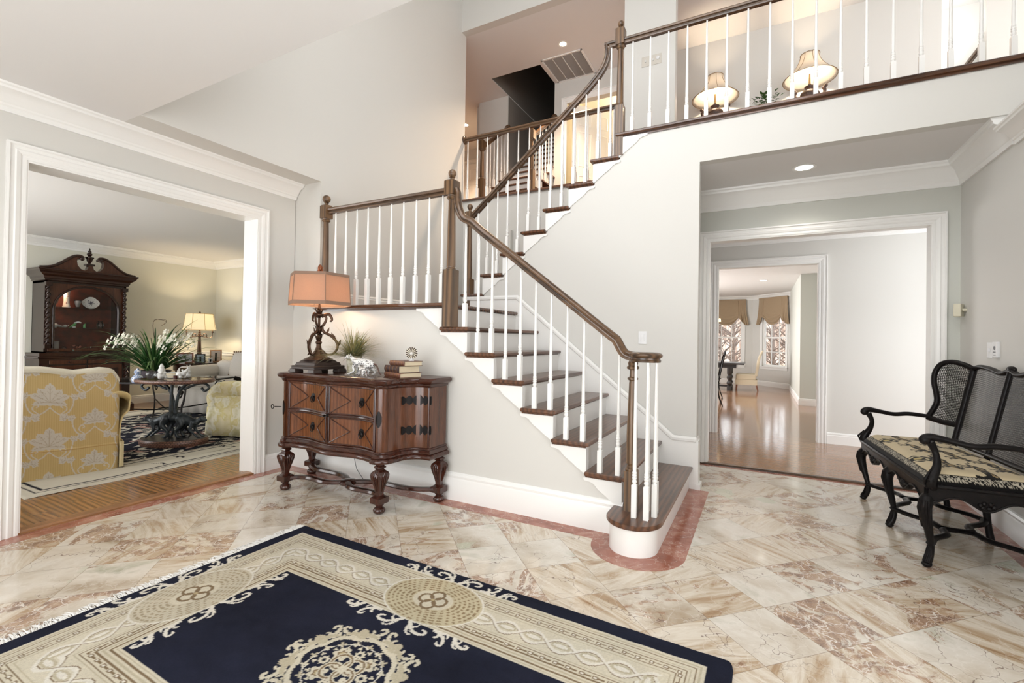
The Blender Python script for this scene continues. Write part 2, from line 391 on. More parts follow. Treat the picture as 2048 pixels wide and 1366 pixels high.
OAKU = floorwood('upper_oak_floor', srgb(92, 58, 40), srgb(150, 105, 75), .057, .3)
TREAD = woodmat('stained_oak_y', srgb(38, 22, 15), srgb(112, 74, 50), 'y', 1.0, .28, .15, .9, .06, .22)
TREADX = woodmat('stained_oak_x', srgb(46, 28, 19), srgb(104, 68, 46), 'x', 1.0, .22, .4)
RAILW = woodmat('handrail_oak', srgb(46, 33, 23), srgb(106, 80, 57), 'x', 1.1, .3, .2)
NEWELW = woodmat('newel_oak', srgb(54, 39, 27), srgb(120, 92, 65), 'z', 1.2, .35, .2)
RAILY = woodmat('threshold_oak', srgb(96, 62, 36), srgb(170, 122, 80), 'y', 1.1, .3, .2, .6, .05, .1)
BLACKM = plain('blackened_iron', (.012, .011, .010), .45, .6)
# ---------------------------------------------------------------- the shell
XL, XU, YS, YW, YU, YH, YD, XR = -4.2, -3.83, 3.13, 4.45, 5.62, 5.44, 7.37, 1.55
ZC, ZH, ZF, Z2, ZTOP, Y2, YF, XLIV = 2.836, 2.93, 3.33, 5.72, 6.5, 7.33, -1.8, -10.24
struct(MB().box(XL-.07, 1.7, YF, YH+.01, -.1, 0), 'floor', MARBLE, 'polished mixed marble tile floor of the foyer', 'floor')
struct(MB().box(XLIV-.2, XL-.07, -.4, 5.9, -.1, .006), 'floor_living', OAKL, 'honey oak board floor of the living room', 'floor')
struct(MB().box(-6, 5, YH+.01, 20.0, -.1, .006), 'floor_hall', OAKH, 'glossy oak board floor of the back hall and breakfast room', 'floor')
# rose marble border strips
b = MB()
def strip(x0, x1, y0, y1): b.box(x0, x1, y0, y1, -.01, .0012)
strip(XL+.012, XL+.135, YF, 3.0); strip(XL+.135, -.935, 2.985, 3.11); strip(XL+.012, XL+.135, 3.0, 3.11)
strip(-.6, 1.54, YH-.085, YH); strip(1.40, 1.54, YF, YH-.085)
def arc(cx, cy, r0, r1, a0, a1, n=28):
    i = [(cx+r1*math.cos(a0+(a1-a0)*k/n), cy+r1*math.sin(a0+(a1-a0)*k/n)) for k in range(n+1)]
    o = [(cx+r0*math.cos(a1-(a1-a0)*k/n), cy+r0*math.sin(a1-(a1-a0)*k/n)) for k in range(n+1)]
    return i+o
b.prism([(-.935, 3.11), (-.935, 2.985)]+[(-.67+.29*math.cos(a), 2.985+.29*math.sin(a)) for a in [PI+PI*k/26 for k in range(0, 27)]]+[(-.38, 4.43), (-.56, 4.43), (-.56, 3.11)], -.01, .0012)
struct(b, 'floor_border', ROSE, 'rose marble border strip around the foyer floor', 'floor border')
# thresholds
t = MB().sweep([(XL-.07, 1.16, 0), (XL-.07, 2.75, 0)], [(-.075, 0), (.06, 0), (.06, .008), (.02, .02), (-.055, .02), (-.075, .012)], (0, 0, 1))
struct(t, 'trim_threshold_left', RAILY, 'oak threshold strip under the living room opening', 'threshold')
t = MB().sweep([(-.6, YH+.03, 0), (1.45, YH+.03, 0)], [(-.055, 0), (.04, 0), (.04, .007), (.0, .018), (-.04, .018), (-.055, .01)], (0, 0, 1))
struct(t, 'trim_threshold_hall', RAILW, 'oak threshold strip under the hall opening', 'threshold')
# left wall with the living room opening, and the wider upper wall over it
w = MB()
w.box(XL-.14, XL, YF, 1.16, 0, ZC); w.box(XL-.14, XL, 2.74, YS, 0, ZC); w.box(XL-.14, XL, 1.16, 2.74, 2.42, ZC)
struct(w, 'wall_left', WALL, 'foyer left wall around the living room opening', 'wall')
w = MB().box(XL-.14, XU, YS+.006, YU, 0, ZTOP); w.box(XL-.14, XU, 1.62, YS+.006, ZC, ZTOP)
struct(w, 'wall_upper_left', WALL, 'tall left wall rising beside the stair landing', 'wall')
# low ceiling over the entry, open well beyond
struct(MB().box(XL-.14, 1.7, YF, 1.62, ZC, ZC+.1), 'ceiling', CEIL, 'low entry ceiling before the stair well', 'ceiling')
struct(MB().box(XL-.14, 4.0, 1.5, YU, ZTOP, ZTOP+.1), 'ceiling_well', CEIL, 'high ceiling over the stair well', 'ceiling')
# front wall with door and window openings behind the camera, upper window wall
w = MB(); w.box(XL-.14, -3.2, YF-.15, YF, 0, ZC); w.box(.4, 1.7, YF-.15, YF, 0, ZC); w.box(-3.2, .4, YF-.15, YF, 2.5, ZC)
struct(w, 'wall_front', WALL, 'entry wall with the glazed doorway', 'wall')
w = MB(); w.box(XL-.14, -2.8, 1.5, 1.62, ZC+.1, ZTOP); w.box(.6, 1.8, 1.5, 1.62, ZC+.1, ZTOP); w.box(-2.8, .6, 1.5, 1.62, ZC+.1, 3.65); w.box(-2.8, .6, 1.5, 1.62, 5.85, ZTOP)
struct(w, 'wall_upper_front', WALL, 'upper wall with the tall window over the entry', 'wall')
w = MB(); w.box(XR, XR+.15, YF, .15, 0, ZC); w.box(XR, XR+.15, 2.25, YH+.12, 0, ZC); w.box(XR, XR+.15, .15, 2.25, 0, .6); w.box(XR, XR+.15, .15, 2.25, 2.3, ZC); w.box(XR, XR+.15, YW-.02, YH+.12, ZC, ZH); w.box(XR+.12, XR+.25, 1.5, YW, ZC, ZTOP)  # window opening cut here for the added side fill
struct(w, 'wall_right', WALL, 'foyer right wall behind the cane settee', 'wall')
# stair geometry
LR, LN, L0, LRUN = .2005, 8, -.53, .2525            # lower flight riser, count, first nosing, run
UR, UN, U0, URUN = .215, 8, -3.03, .254
ZL = LR*LN                                           # landing height
def lnose(k): return L0-LRUN*(k-1)
def lz(k): return LR*k
def unose(k): return U0+URUN*(k-1)
def uz(k): return ZL+UR*k
ZF = uz(8)
# wall below the lower flight (face Y=3.13), stepped under the treads
poly = [(XL, 0), (-.79, 0)]
for k in range(2, 9):
    xf = lnose(k)-.040; poly += [(xf, lz(k-1)-.03 if k > 2 else 0.0), (xf, lz(k)-.03)]
poly = [(XL, 0)]+poly[2:]+[(XL, ZL-.03)]
w = MB().prism(poly, YS, YS+.08, 'y'); struct(w, 'wall_stair_outer', WALL, 'wall under the lower stair flight and landing behind the chest', 'wall')
# wall between the flights (face Y=4.45) up to the treads of the upper flight, and the balcony fascia
poly = [(-3.0, ZL-.2), (-2.28, ZL-.2), (-2.28, 0), (-.49, 0), (-.49, ZH), (XR+.25, ZH), (XR+.25, ZF-.03), (unose(8)+.02, ZF-.03)]
for k in range(8, 0, -1):
    xf = unose(k)+.040; poly += [(xf, uz(k)-.03), (xf, uz(k-1)-.03 if k > 1 else ZL-.2)]
w = MB().prism(poly, YW, YW+.10, 'y'); struct(w, 'wall_stair_inner', WALL, 'wall between the stair flights running on as the balcony face', 'wall')
w = MB().box(XU, -1.2, YU, YU+.12, 0, ZF-.03)
struct(w, 'wall_stair_back', WALL, 'wall behind the upper stair flight', 'wall')
struct(MB().box(XR+.1, XR+.25, YW, 8.5, ZF, Z2), 'wall_upper_right', WALL, 'end wall of the upper hall', 'wall') if False else None
# second floor: slabs, walls, ceiling with the attic stair well
HX0, HX1, HY0 = -4.06, -3.15, 6.72
s = MB(); s.box(-7.2, -1.2, YU+.04, 9.6, ZF-.3, ZF-.001); s.box(-1.25, 4.0, YW+.1, Y2, ZH+.001, ZF-.001)
struct(s, 'floor_upper', OAKU, 'upper hall floor slab', 'floor')
c = MB(); zz = (Z2, Z2+.014)
c.box(-7.2, HX0, YU, 9.6, *zz); c.box(HX1, 4.0, YU, 9.6, *zz); c.box(HX0, HX1, YU, HY0, *zz); c.box(-.9, 4.0, YW+.4, YU, *zz)
struct(c, 'ceiling_upper', CEIL, 'upper hall ceiling around the attic stair well', 'ceiling')
w = MB(); w.box(-7.2, 4.0, YU-.12, YU, Z2, ZTOP)
struct(w, 'wall_header', WALL, 'header wall above the upper hall opening', 'wall')
w = MB(); w.box(-1.5, -.9, YU, YU+.14, ZF, Z2); 
struct(w, 'wall_upper_wing', WALL, 'short upper wall with switches beside the balcony', 'wall')
w = MB(); w.box(-4.68, HX0, Y2, Y2+.014, ZF, Z2); w.box(HX1, -2.92, Y2, Y2+.014, ZF, Z2); w.box(-2.92, -2.02, Y2, Y2+.12, ZF+2.0, Z2); w.box(-2.02, 1.90, Y2, Y2+.12, ZF, Z2)
struct(w, 'wall_upper_back', WALL, 'back wall of the upper hall behind the lamps', 'wall')
# opening at the right end of the balcony hall, with a bright room and stair beyond
w = MB(); w.box(2.30, 4.0, Y2, Y2+.12, ZF, Z2); w.box(3.9, 4.0, YW, 5.2, ZF, Z2); w.box(3.9, 4.0, 6.8, Y2, ZF, Z2); w.box(3.9, 4.0, 5.2, 6.8, ZF, 3.8); w.box(3.9, 4.0, 5.2, 6.8, 5.4, Z2)
struct(w, 'wall_upper_far', WALL, 'wall right of the upper right opening', 'wall')
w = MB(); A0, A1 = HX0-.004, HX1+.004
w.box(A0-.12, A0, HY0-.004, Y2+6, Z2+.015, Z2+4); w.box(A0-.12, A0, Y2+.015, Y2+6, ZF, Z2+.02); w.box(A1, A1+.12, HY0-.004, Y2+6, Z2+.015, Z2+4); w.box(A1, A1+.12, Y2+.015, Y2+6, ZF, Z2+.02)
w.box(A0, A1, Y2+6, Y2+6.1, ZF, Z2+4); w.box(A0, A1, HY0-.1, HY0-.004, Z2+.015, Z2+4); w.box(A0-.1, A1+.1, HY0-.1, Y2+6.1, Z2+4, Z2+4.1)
struct(w, 'wall_attic_stair', paint('attic_shaded_paint', (.26, .23, .20), .7), 'walls of the unlit attic stair well', 'wall')  # wall paint darkened to stand in for the shade of the unlit well
w = MB(); w.box(-7.3, -7.2, YU, 9.7, ZF, Z2); w.box(-7.2, XL, YU-.2, YU, ZF, Z2)
struct(w, 'wall_upper_left_end', WALL, 'end wall of the upper left hall', 'wall')
# hall opening wall (face Y=5.44) and hall beyond
w = MB(); w.box(-1.7, -.495, YH, YH+.12, 0, ZH); w.box(1.36, XR, YH, YH+.12, 0, ZH); w.box(-.495, 1.36, YH, YH+.12, 2.41, ZH)
struct(w, 'wall_hall', GREYWALL, 'wall around the wide hall opening', 'wall')
struct(MB().box(-1.7, XR, YW+.1, YH, ZH, ZH+.01), 'ceiling_hall', CEIL, 'ceiling under the balcony', 'ceiling')
struct(MB().box(-1.8, -1.7, YW+.1, YH, 0, ZH), 'wall_hall_left', GREYWALL, 'left end wall under the balcony', 'wall')
w = MB(); w.box(-3.0, -.545, YD, YD+.12, 0, 2.8); w.box(.69, 4.0, YD, YD+.12, 0, 2.8); w.box(-.545, .69, YD, YD+.12, 2.40, 2.8)
struct(w, 'wall_doorway', WALL, 'far hall wall with the cased doorway', 'wall')
struct(MB().box(-1.2, 5, YH+.12, 17.5, 2.80, 2.9).box(-6, -1.2, YU+.12, 17.5, 2.80, 2.9), 'ceiling_back', CEIL, 'ceiling of the back hall and breakfast room', 'ceiling')
w = MB(); w.box(4.0, 4.1, YH+.1, 5.95, 0, 2.8); w.box(4.0, 4.1, 6.95, YD, 0, 2.8); w.box(4.0, 4.1, 5.95, 6.95, 0, .65); w.box(4.0, 4.1, 5.95, 6.95, 2.35, 2.8); w.box(-3.1, -3.0, YH+.1, YD, 0, 2.8)
struct(w, 'wall_hall_ends', WALL, 'end walls of the back hall', 'wall')
w = MB(); w.box(.76, 1.12, 11.6, 15.4, 0, 2.8); w.box(1.11, 1.25, YD+.1, 11.7, 0, 2.8)
struct(w, 'wall_breakfast_right', GREYWALL, 'wall and pier at the right of the breakfast room', 'wall')
w = MB(); w.box(-3.3, -3.2, YD+.1, 10.0, 0, 2.8); w.box(-3.3, -3.2, 14.0, 17.2, 0, 2.8); w.box(-3.3, -3.2, 10.0, 14.0, 0, .65); w.box(-3.3, -3.2, 10.0, 14.0, 2.35, 2.8); w.box(-3.3, -2.3, 16.6, 16.75, 0, 2.8)
struct(w, 'wall_breakfast_left', WALL, 'unseen wall added at the left of the breakfast room for a fill light', 'wall')
def opening_window(n, ax, c, a0, a1, z0, z1, na, nz, lab):
    m = MB(); e = .05; bx = (lambda p, q, r, s: m.box(p, q, c-.03, c+.03, r, s)) if ax == 'x' else (lambda p, q, r, s: m.box(c-.03, c+.03, p, q, r, s))
    bx(a0, a0+e, z0, z1); bx(a1-e, a1, z0, z1); bx(a0, a1, z0, z0+e); bx(a0, a1, z1-e, z1)
    for k in range(1, na): p = a0+(a1-a0)*k/na; bx(p-.011, p+.011, z0+e, z1-e)
    for k in range(1, nz): p = z0+(z1-z0)*k/nz; bx(a0+e, a1-e, p-.011, p+.011)
    struct(m, 'window_%d' % n, TRIM, lab, 'window')
opening_window(3, 'x', YF-.08, -3.2, .4, 0, 2.5, 9, 5, 'glazed entry doors and sidelights behind the viewer')
opening_window(4, 'x', 1.56, -2.8, .6, 3.65, 5.85, 9, 5, 'tall divided window over the entry')
opening_window(5, 'y', XR+.08, .15, 2.25, .6, 2.3, 6, 4, 'divided window added in the foyer right wall for a fill light')
opening_window(6, 'x', .05, -9.4, -5.4, .5, 2.5, 12, 5, 'divided windows of the living room front wall')
opening_window(7, 'y', -3.25, 10.0, 14.0, .65, 2.35, 12, 4, 'divided windows added at the left of the breakfast room for a fill light')
opening_window(8, 'y', 4.05, 5.95, 6.95, .65, 2.35, 3, 4, 'divided window added at the end of the back hall for a fill light')
opening_window(9, 'y', 3.95, 5.2, 6.8, 3.8, 5.4, 4, 4, 'divided window added at the end of the upper hall for a fill light')
# living room shell
w = MB(); w.box(XLIV-.12, XLIV, -.4, 5.9, 0, ZC); struct(w, 'wall_living_left', LIVWALL, 'far living room wall behind the tall cabinet', 'wall')
w = MB(); w.box(XLIV, XL-.14, 5.76, 5.9, 0, ZC); struct(w, 'wall_living_back', LIVWALL, 'living room wall behind the white sofa', 'wall')
w = MB(); w.box(XLIV, -9.4, .0, .1, 0, ZC); w.box(-5.4, XL-.14, .0, .1, 0, ZC); w.box(-9.4, -5.4, .0, .1, 2.5, ZC); w.box(-9.4, -5.4, 0, .1, 0, .5)
struct(w, 'wall_living_front', LIVWALL, 'living room window wall', 'wall')
w = MB(); w.box(XL-.2, XL-.14, .1, 1.0, 0, ZC); w.box(XL-.2, XL-.14, 2.9, 5.76, 0, ZC); w.box(XL-.2, XL-.14, 1.0, 2.9, 2.58, ZC)
struct(w, 'wall_living_right', LIVWALL, 'living room side of the shared wall', 'wall')
struct(MB().box(XLIV, XL-.14, -.1, 5.9, ZC, ZC+.1), 'ceiling_living', CEIL, 'living room ceiling', 'ceiling')
# ---------------------------------------------------------------- trim
CROWN = [(0, -.13), (.016, -.13), (.018, -.105), (.026, -.098), (.030, -.088), (.042, -.078), (.062, -.050), (.088, -.034), (.108, -.028), (.112, -.016), (.122, -.010), (.125, 0), (0, 0)]
CROWNB = [(a*1.05, b*1.55) for a, b in CROWN]
def flip(p): return [(-a, b) for a, b in p]
def crown(name, path, lab, prof=CROWN): return struct(MB().sweep(path, prof, (0, 0, 1)), name, TRIM, lab, 'crown moulding', smooth=25)
# profile's first axis points to the left of travel
crown('trim_crown_left', [(XL, YS, ZC), (XL, YF, ZC)], 'wide crown moulding along the left wall over the living room opening', [(a*1.45, b) for a, b in CROWNB][:0] or [(a*1.1, b*1.12) for a, b in CROWN])
crown('trim_crown_hall', [(XR, YW+.02, ZH), (XR, YH, ZH), (-1.7, YH, ZH)], 'crown moulding under the balcony above the hall opening', [(a*1.0, b*1.6) for a, b in CROWN])
crown('trim_crown_right', [(XR, YF, ZC), (XR, YW-.02, ZC)], 'crown moulding along the right wall')
crown('trim_crown_doorway', [(4.0, YD, 2.8), (-3.0, YD, 2.8)], 'crown moulding of the back hall', [(a*.8, b*.8) for a, b in CROWN])
crown('trim_crown_living', [(XL-.2, 5.76, ZC), (XLIV, 5.76, ZC), (XLIV, .1, ZC)], 'crown moulding around the living room', [(a*1.1, b*1.1) for a, b in CROWN])
CAS = [(0, 0), (.095, 0), (.095, .028), (.082, .030), (.076, .020), (.058, .018), (.050, .022), (.030, .016), (.022, .010), (.014, .012), (.0, .010)]
def casing(name, pts, nrm, lab): return struct(MB().sweep(pts, CAS, nrm), name, TRIM, lab, 'door casing', smooth=20)
casing('trim_casing_living', [(XL, 1.16, 0), (XL, 1.16, 2.42), (XL, 2.74, 2.42), (XL, 2.74, 0)], (1, 0, 0), 'white moulded casing around the living room opening')
casing('trim_casing_hall', [(-.495, YH, 0), (-.495, YH, 2.41), (1.36, YH, 2.41), (1.36, YH, 0)], (0, -1, 0), 'white moulded casing around the wide hall opening')
casing('trim_casing_doorway', [(-.545, YD, 0), (-.545, YD, 2.40), (.69, YD, 2.40), (.69, YD, 0)], (0, -1, 0), 'white moulded casing around the breakfast room doorway')
def jamb(name, lab, ax, a0, a1, d0, d1, top):
    m = MB(); e = .012
    for lo, hi in ((a0-.0, a0+e), (a1-e, a1)):
        if ax == 'y': m.box(d0, d1, lo, hi, 0, top)
        else: m.box(lo, hi, d0, d1, 0, top)
    if ax == 'y': m.box(d0, d1, a0+e, a1-e, top-e, top)
    else: m.box(a0+e, a1-e, d0, d1, top-e, top)
    struct(m, name, TRIM, lab, 'door jamb')
jamb('trim_jamb_living', 'white jamb lining of the living room opening', 'y', 1.158, 2.742, XL-.205, XL+.004, 2.42)
jamb('trim_jamb_hall', 'white jamb lining of the hall opening', 'x', -.497, 1.362, YH-.004, YH+.125, 2.41)
jamb('trim_jamb_doorway', 'white jamb lining of the breakfast room doorway', 'x', -.547, .692, YD-.004, YD+.125, 2.40)
BASE = [(0, 0), (.020, 0), (.020, .115), (.015, .125), (.017, .137), (.010, .150), (0, .155)]
def base(name, path, lab, prof=BASE): return struct(MB().sweep(path, prof, (0, 0, 1)), name, TRIM, lab, 'baseboard', smooth=25)
base('baseboard_left', [(XL, 3.13, 0), (XL, 2.835, 0)], 'short baseboard beside the living room casing')
base('baseboard_near_left', [(XL, 1.06, 0), (XL, YF, 0)], 'baseboard on the near left wall')
base('baseboard_stair', [(-.80, YS, 0), (XL, YS, 0)], 'tall white baseboard under the stair behind the chest', [(a, b*1.45) for a, b in BASE])
base('baseboard_right', [(XR, YF, 0), (XR, YH, 0), (1.46, YH, 0)], 'white baseboard behind the settee', [(a, b*1.2) for a, b in BASE])
base('baseboard_hall', [(4.0, YD, 0), (.79, YD, 0)], 'baseboard of the back hall')
base('baseboard_breakfast', [(1.11, 7.6, 0), (1.11, 11.6, 0), (.76, 11.6, 0), (.76, 15.2, 0)], 'baseboard of the breakfast room wall')
base('baseboard_living', [(XL-.2, 5.76, 0), (XLIV, 5.76, 0), (XLIV, .1, 0)], 'living room baseboard')
RAILP = [(0, -.045), (.014, -.045), (.018, -.02), (.012, 0), (.026, .012), (.026, .03), (0, .035)]
base('trim_chair_rail', [(XL-.2, 5.76, .92), (XLIV, 5.76, .92), (XLIV, .1, .92)], 'white chair rail around the living room', RAILP)
base('baseboard_landing', [(XU, YS+.06, ZL), (XU, YU, ZL)][::-1], 'baseboard on the landing wall')
# stair skirt along the inner wall: flat plinth, raking board, landing board
SK = [(-2.36, ZL+.155), (-.83+.03, .53), (-.70, .435), (-.492, .435), (-.492, 0), (-.62, 0), (-2.36, 1.3)]
SK = [(-3.0, ZL+.155), (-2.31, ZL+.155), (-.83, .555), (-.69, .437), (-.492, .437), (-.492, 0), (-.7, 0), (-2.4, 1.2), (-3.0, 1.5)]
k = MB().prism(SK, YW-.02, YW, 'y')
k.sweep([(-3.0, YW-.02, ZL+.155), (-2.31, YW-.02, ZL+.155), (-.83, YW-.02, .555), (-.69, YW-.02, .437), (-.49, YW-.02, .437)], [(0, -.004), (.028, -.004), (.028, .006), (.018, .010), (.008, .014), (-.012, .012), (-.018, 0), (-.018, -.004)], (0, -1, 0))
struct(k, 'trim_skirt', TRIM, 'white raking skirt board on the wall beside the lower stair flight', 'skirt board', smooth=25)
k = MB().box(-.493, -.470, YW-.022, YW+.12, 0, .43); k.sweep([(-.49, YW-.02, .437), (-.49, YW+.12, .437)], [(-.012, -.02), (.0, -.02), (.0, .02), (-.012, .02)], (0, 0, 1)); k.box(-.495, -.452, YW-.03, YW+.12, 0, .05)
struct(k, 'trim_plinth', TRIM, 'white plinth block at the end of the stair wall', 'plinth')
k = MB().sweep([(XU, YU-.0, ZF-.03), (-1.2, YU, ZF-.03)], [(0, 0), (.03, 0), (.03, .03), (0, .03)][::-1], (0, 0, 1))
# ---------------------------------------------------------------- staircase
def nosed(mb, outline, z, th=.03):
    """tread plate: outline in plan with a rounded edge built of three rings"""
    rings = [(.0, z-th), (.010, z-th), (.0155, z-th*.75), (.0155, z-th*.25), (.010, z-.001), (0, z)]
    n = len(outline)
    cx = sum(p[0] for p in outline)/n; cy = sum(p[1] for p in outline)/n
    vs = []; P = [Vector((p[0], p[1])) for p in outline]
    ar = sum(P[i].x*P[(i+1) % n].y-P[(i+1) % n].x*P[i].y for i in range(n)); sg = 1 if ar > 0 else -1
    offs = []
    for i in range(n):
        d1 = (P[i]-P[i-1]).normalized(); d2 = (P[(i+1) % n]-P[i]).normalized()
        n1 = Vector((d1.y, -d1.x))*sg; n2 = Vector((d2.y, -d2.x))*sg; m = (n1+n2)
        m = m/max(m.length, 1e-6); m = m/max(m.dot(n1), .35); offs.append(m)
    for o, zz in rings:
        for i in range(n): vs.append((P[i].x+offs[i].x*(o-.0155), P[i].y+offs[i].y*(o-.0155), zz))
    fs = [tuple(range(n)), tuple(range(5*n, 6*n))]
    for r in range(5):
        for i in range(n):
            j = (i+1) % n; fs.append((r*n+i, r*n+j, (r+1)*n+j, (r+1)*n+i))
    mb.add(vs, fs)
stair = thing('staircase', 'switchback staircase with stained oak treads and white risers', 'staircase', (0, 0, 0))
OV = .04
# first step: bullnose with rounded outer end
R0 = .165
cx0, cy0 = -.685, 2.985
def bull(r, x0, xf):
    pts = [(xf, YW-.02)]+[(xf, 3.2)]
    n = 20
    pts = [(xf, YW-.02), (xf, cy0)]
    for k in range(1, n): 
        a = 0-PI*k/n; pts.append((xf-r+r*math.cos(a), cy0+r*math.sin(a)))
    pts += [(xf-2*r, cy0), (xf-2*r, YS+.0), (x0, YS), (x0, YW-.02)]
    return pts
m = MB(); nosed(m, bull(.175, -.83, -.515), lz(1)); m.build('tread', TREAD, stair, smooth=35)
m = MB(); p = bull(.150, -.83, -.545); p = [(x, y) for x, y in p]; m.prism([(x if abs(x+.83) > 1e-6 else x, y) for x, y in p], 0, lz(1)-.03); m.build('riser', TRIM, stair, smooth=35)
for k in range(2, 9):
    xf = lnose(k); xb = lnose(k+1)-.03 if k < 8 else XU+.0
    m = MB()
    if k < 8: m2 = [(xf, YW-.021), (xf, YS-OV), (xb, YS-OV), (xb, YS+.03), (xb+.0, YW-.021)]; nosed(m, m2, lz(k)); m.box(xb, xf-.03, YS-.012, YW-.021, lz(k)-.045, lz(k)-.03)
    else: nosed(m, [(xf, YW+.01), (xf, YS-OV), (XU+.004, YS-OV), (XU+.004, YU-.004), (-3.02, YU-.004), (-3.02, YW+.01)], lz(k)); m.box(XU+.01, xf-.03, YS-.012, YW, lz(k)-.05, lz(k)-.03)
    m.build('tread' if k < 8 else 'landing', TREAD if k < 8 else TREADX, stair, smooth=35)
    m = MB().box(xf-.045, xf-.025, YS-.002, YW-.02, lz(k-1)-.005, lz(k)-.04); m.build('riser', TRIM, stair)
for k in range(1, 9):
    xf = unose(k); xb = unose(k+1)+.03 if k < 8 else -1.0
    m = MB()
    if k < 8: nosed(m, [(xf, YU-.003), (xf, YW-OV), (xb, YW-OV), (xb, YU-.003)], uz(k)); m.box(xf+.03, xb, YW-.012, YU-.003, uz(k)-.045, uz(k)-.03)
    else: nosed(m, [(xf, YU-.003), (xf, YW-OV), (XR+.4, YW-OV), (XR+.4, YW+.13), (-1.12, YW+.13), (-1.12, YU-.003)], uz(k)); m.box(xf+.03, XR+.4, YW-.012, YW+.1, uz(k)-.05, uz(k)-.03)
    m.build('tread' if k < 8 else 'balcony_nosing', TREAD if k < 8 else TREADX, stair, smooth=35)
    m = MB().box(xf+.025, xf+.045, YW-.002, YU-.003, uz(k-1)-(.005 if k > 1 else 0), uz(k)-.04); m.build('riser', TRIM, stair)
# upper hall nosing along the back of the stair
m = MB(); nosed(m, [(XU+.004, YU-.05), (-1.5, YU-.05), (-1.5, YU+.08), (XU+.004, YU+.08)], ZF); m.build('hall_nosing', TREADX, stair, smooth=35)
# scroll brackets: plan profile in XZ with thickness in Y
def bracket(x0, z0, sgn, yface, w=.27, h=.165):
    top = [(0, 0), (w, 0), (w, -.014), (w-.008, -.022), (w-.04, -.026)]
    c = bez([(w-.05, -.028), (w-.075, -.04), (w-.105, -.072), (w-.14, -.095), (w-.165, -.112), (w-.195, -.135), (w-.225, -.155), (.0, -h-.022)], 20)
    pts = top+[tuple(q) for q in c]+[(0, -h-.025)]
    poly = [(x0+sgn*px, z0+pz) for px, pz in pts]
    m = MB().prism(poly, yface-.014, yface, 'y'); return m
for k in range(2, 9): bracket(lnose(k)-.025, lz(k)-.03-.015, -1, YS).build('stair_bracket', TRIM, stair, smooth=25)
for k in range(1, 9): bracket(unose(k)+.025, uz(k)-.03-.015, 1, YW, .275, .172).build('stair_bracket', TRIM, stair, smooth=25)
# white structure closing the mass below the upper flight
poly = [(unose(1)+.03, ZL-.02)]
for k in range(1, 9): poly += [(unose(k)+.03, uz(k)-.046), (unose(k+1)+.03 if k < 8 else -1.2, uz(k)-.046)]
poly += [(-1.2, ZL-.02)]
m = MB().prism(poly, YW+.10, YU-.003, 'y'); m.build('carriage', WALL, stair)
m = MB().box(XU+.004, lnose(8)-.05, YS+.081, YW, ZL-.3, ZL-.05); m.box(XU+.004, -3.03, YW, YU-.003, ZL-.3, ZL-.05); m.build('landing_frame', WALL, stair)
# ---------------------------------------------------------------- railings
BALC = {}
def baluster_mesh(h, sq):
    key = (round(h, 3), round(sq, 3))
    if key in BALC: return BALC[key]
    m = MB(); w = .016; m.taper((0, 0, 0), (0, 0, sq), 2*w, 2*w)
    z = sq; pr = [(.0155, z), (.0100, z+.006), (.0125, z+.012), (.0160, z+.020), (.0135, z+.028), (.0115, z+.034), (.0150, z+.040), (.0150, z+.046), (.0115, z+.050), (.0150, z+.056), (.0150, z+.062), (.0118, z+.067), (.0142, z+.072), (.0142, z+.078), (.0112, z+.084), (.0125, z+.105), (.0118, z+.2), (.0072, h)]
    m.lathe(pr, 12); me = m.build('baluster', TRIM, smooth=40); d = me.data; bpy.data.objects.remove(me); BALC[key] = d; return d
def baluster(parent, x, y, z, h, sq=.15):
    o = bpy.data.objects.new('baluster', baluster_mesh(h, sq)); COL.objects.link(o); o.parent = parent; o.location = (x, y, z); return o
# handrail section: first axis up, second sideways
HR = [(-.030, -.020), (-.030, .020), (-.018, .022), (-.012, .017), (-.004, .017), (.002, .028), (.014, .032), (.024, .026), (.031, .012), (.033, 0), (.031, -.012), (.024, -.026), (.014, -.032), (.002, -.028), (-.004, -.017), (-.012, -.017), (-.018, -.022)]
def handrail(parent, path, nrm, mat=None): return MB().sweep(path, HR, nrm).build('handrail', mat or RAILW, parent, smooth=35)
def newel(parent, x, y, z0, ztop, sq0, blk0, blk1, w=.085, name='newel_post'):
    """square foot to sq0, chamfered shaft to blk0, square block to blk1, ball to ztop; heights in world z"""
    m = MB(); m.M = Matrix.Translation((x, y, 0))
    m.taper((0, 0, z0), (0, 0, sq0), w, w); m.taper((0, 0, sq0), (0, 0, sq0+.006), w, w*.8)
    m.lathe([(w*.42, sq0+.004), (w*.44, sq0+.012), (w*.34, sq0+.02), (w*.36, sq0+.03)], 16)
    m.lathe([(w*.40, sq0+.028), (w*.36, (sq0+blk0)/2), (w*.30, blk0-.035)], 8, rot=PI/8)
    m.lathe([(w*.31, blk0-.036), (w*.44, blk0-.026), (w*.48, blk0-.018), (w*.38, blk0-.010), (w*.42, blk0)], 16)
    m.taper((0, 0, blk0), (0, 0, blk1), w, w); m.taper((0, 0, blk1), (0, 0, blk1+.012), w, w*.72)
    m.lathe([(w*.34, blk1+.011), (w*.20, blk1+.02), (w*.18, blk1+.028), (w*.28, blk1+.034), (w*.2, blk1+.04)], 16)
    r = (ztop-blk1-.04)/2+.004; m.ball((0, 0, ztop-r), r, 18, 12)
    return m.build(name, NEWELW, parent, smooth=35)
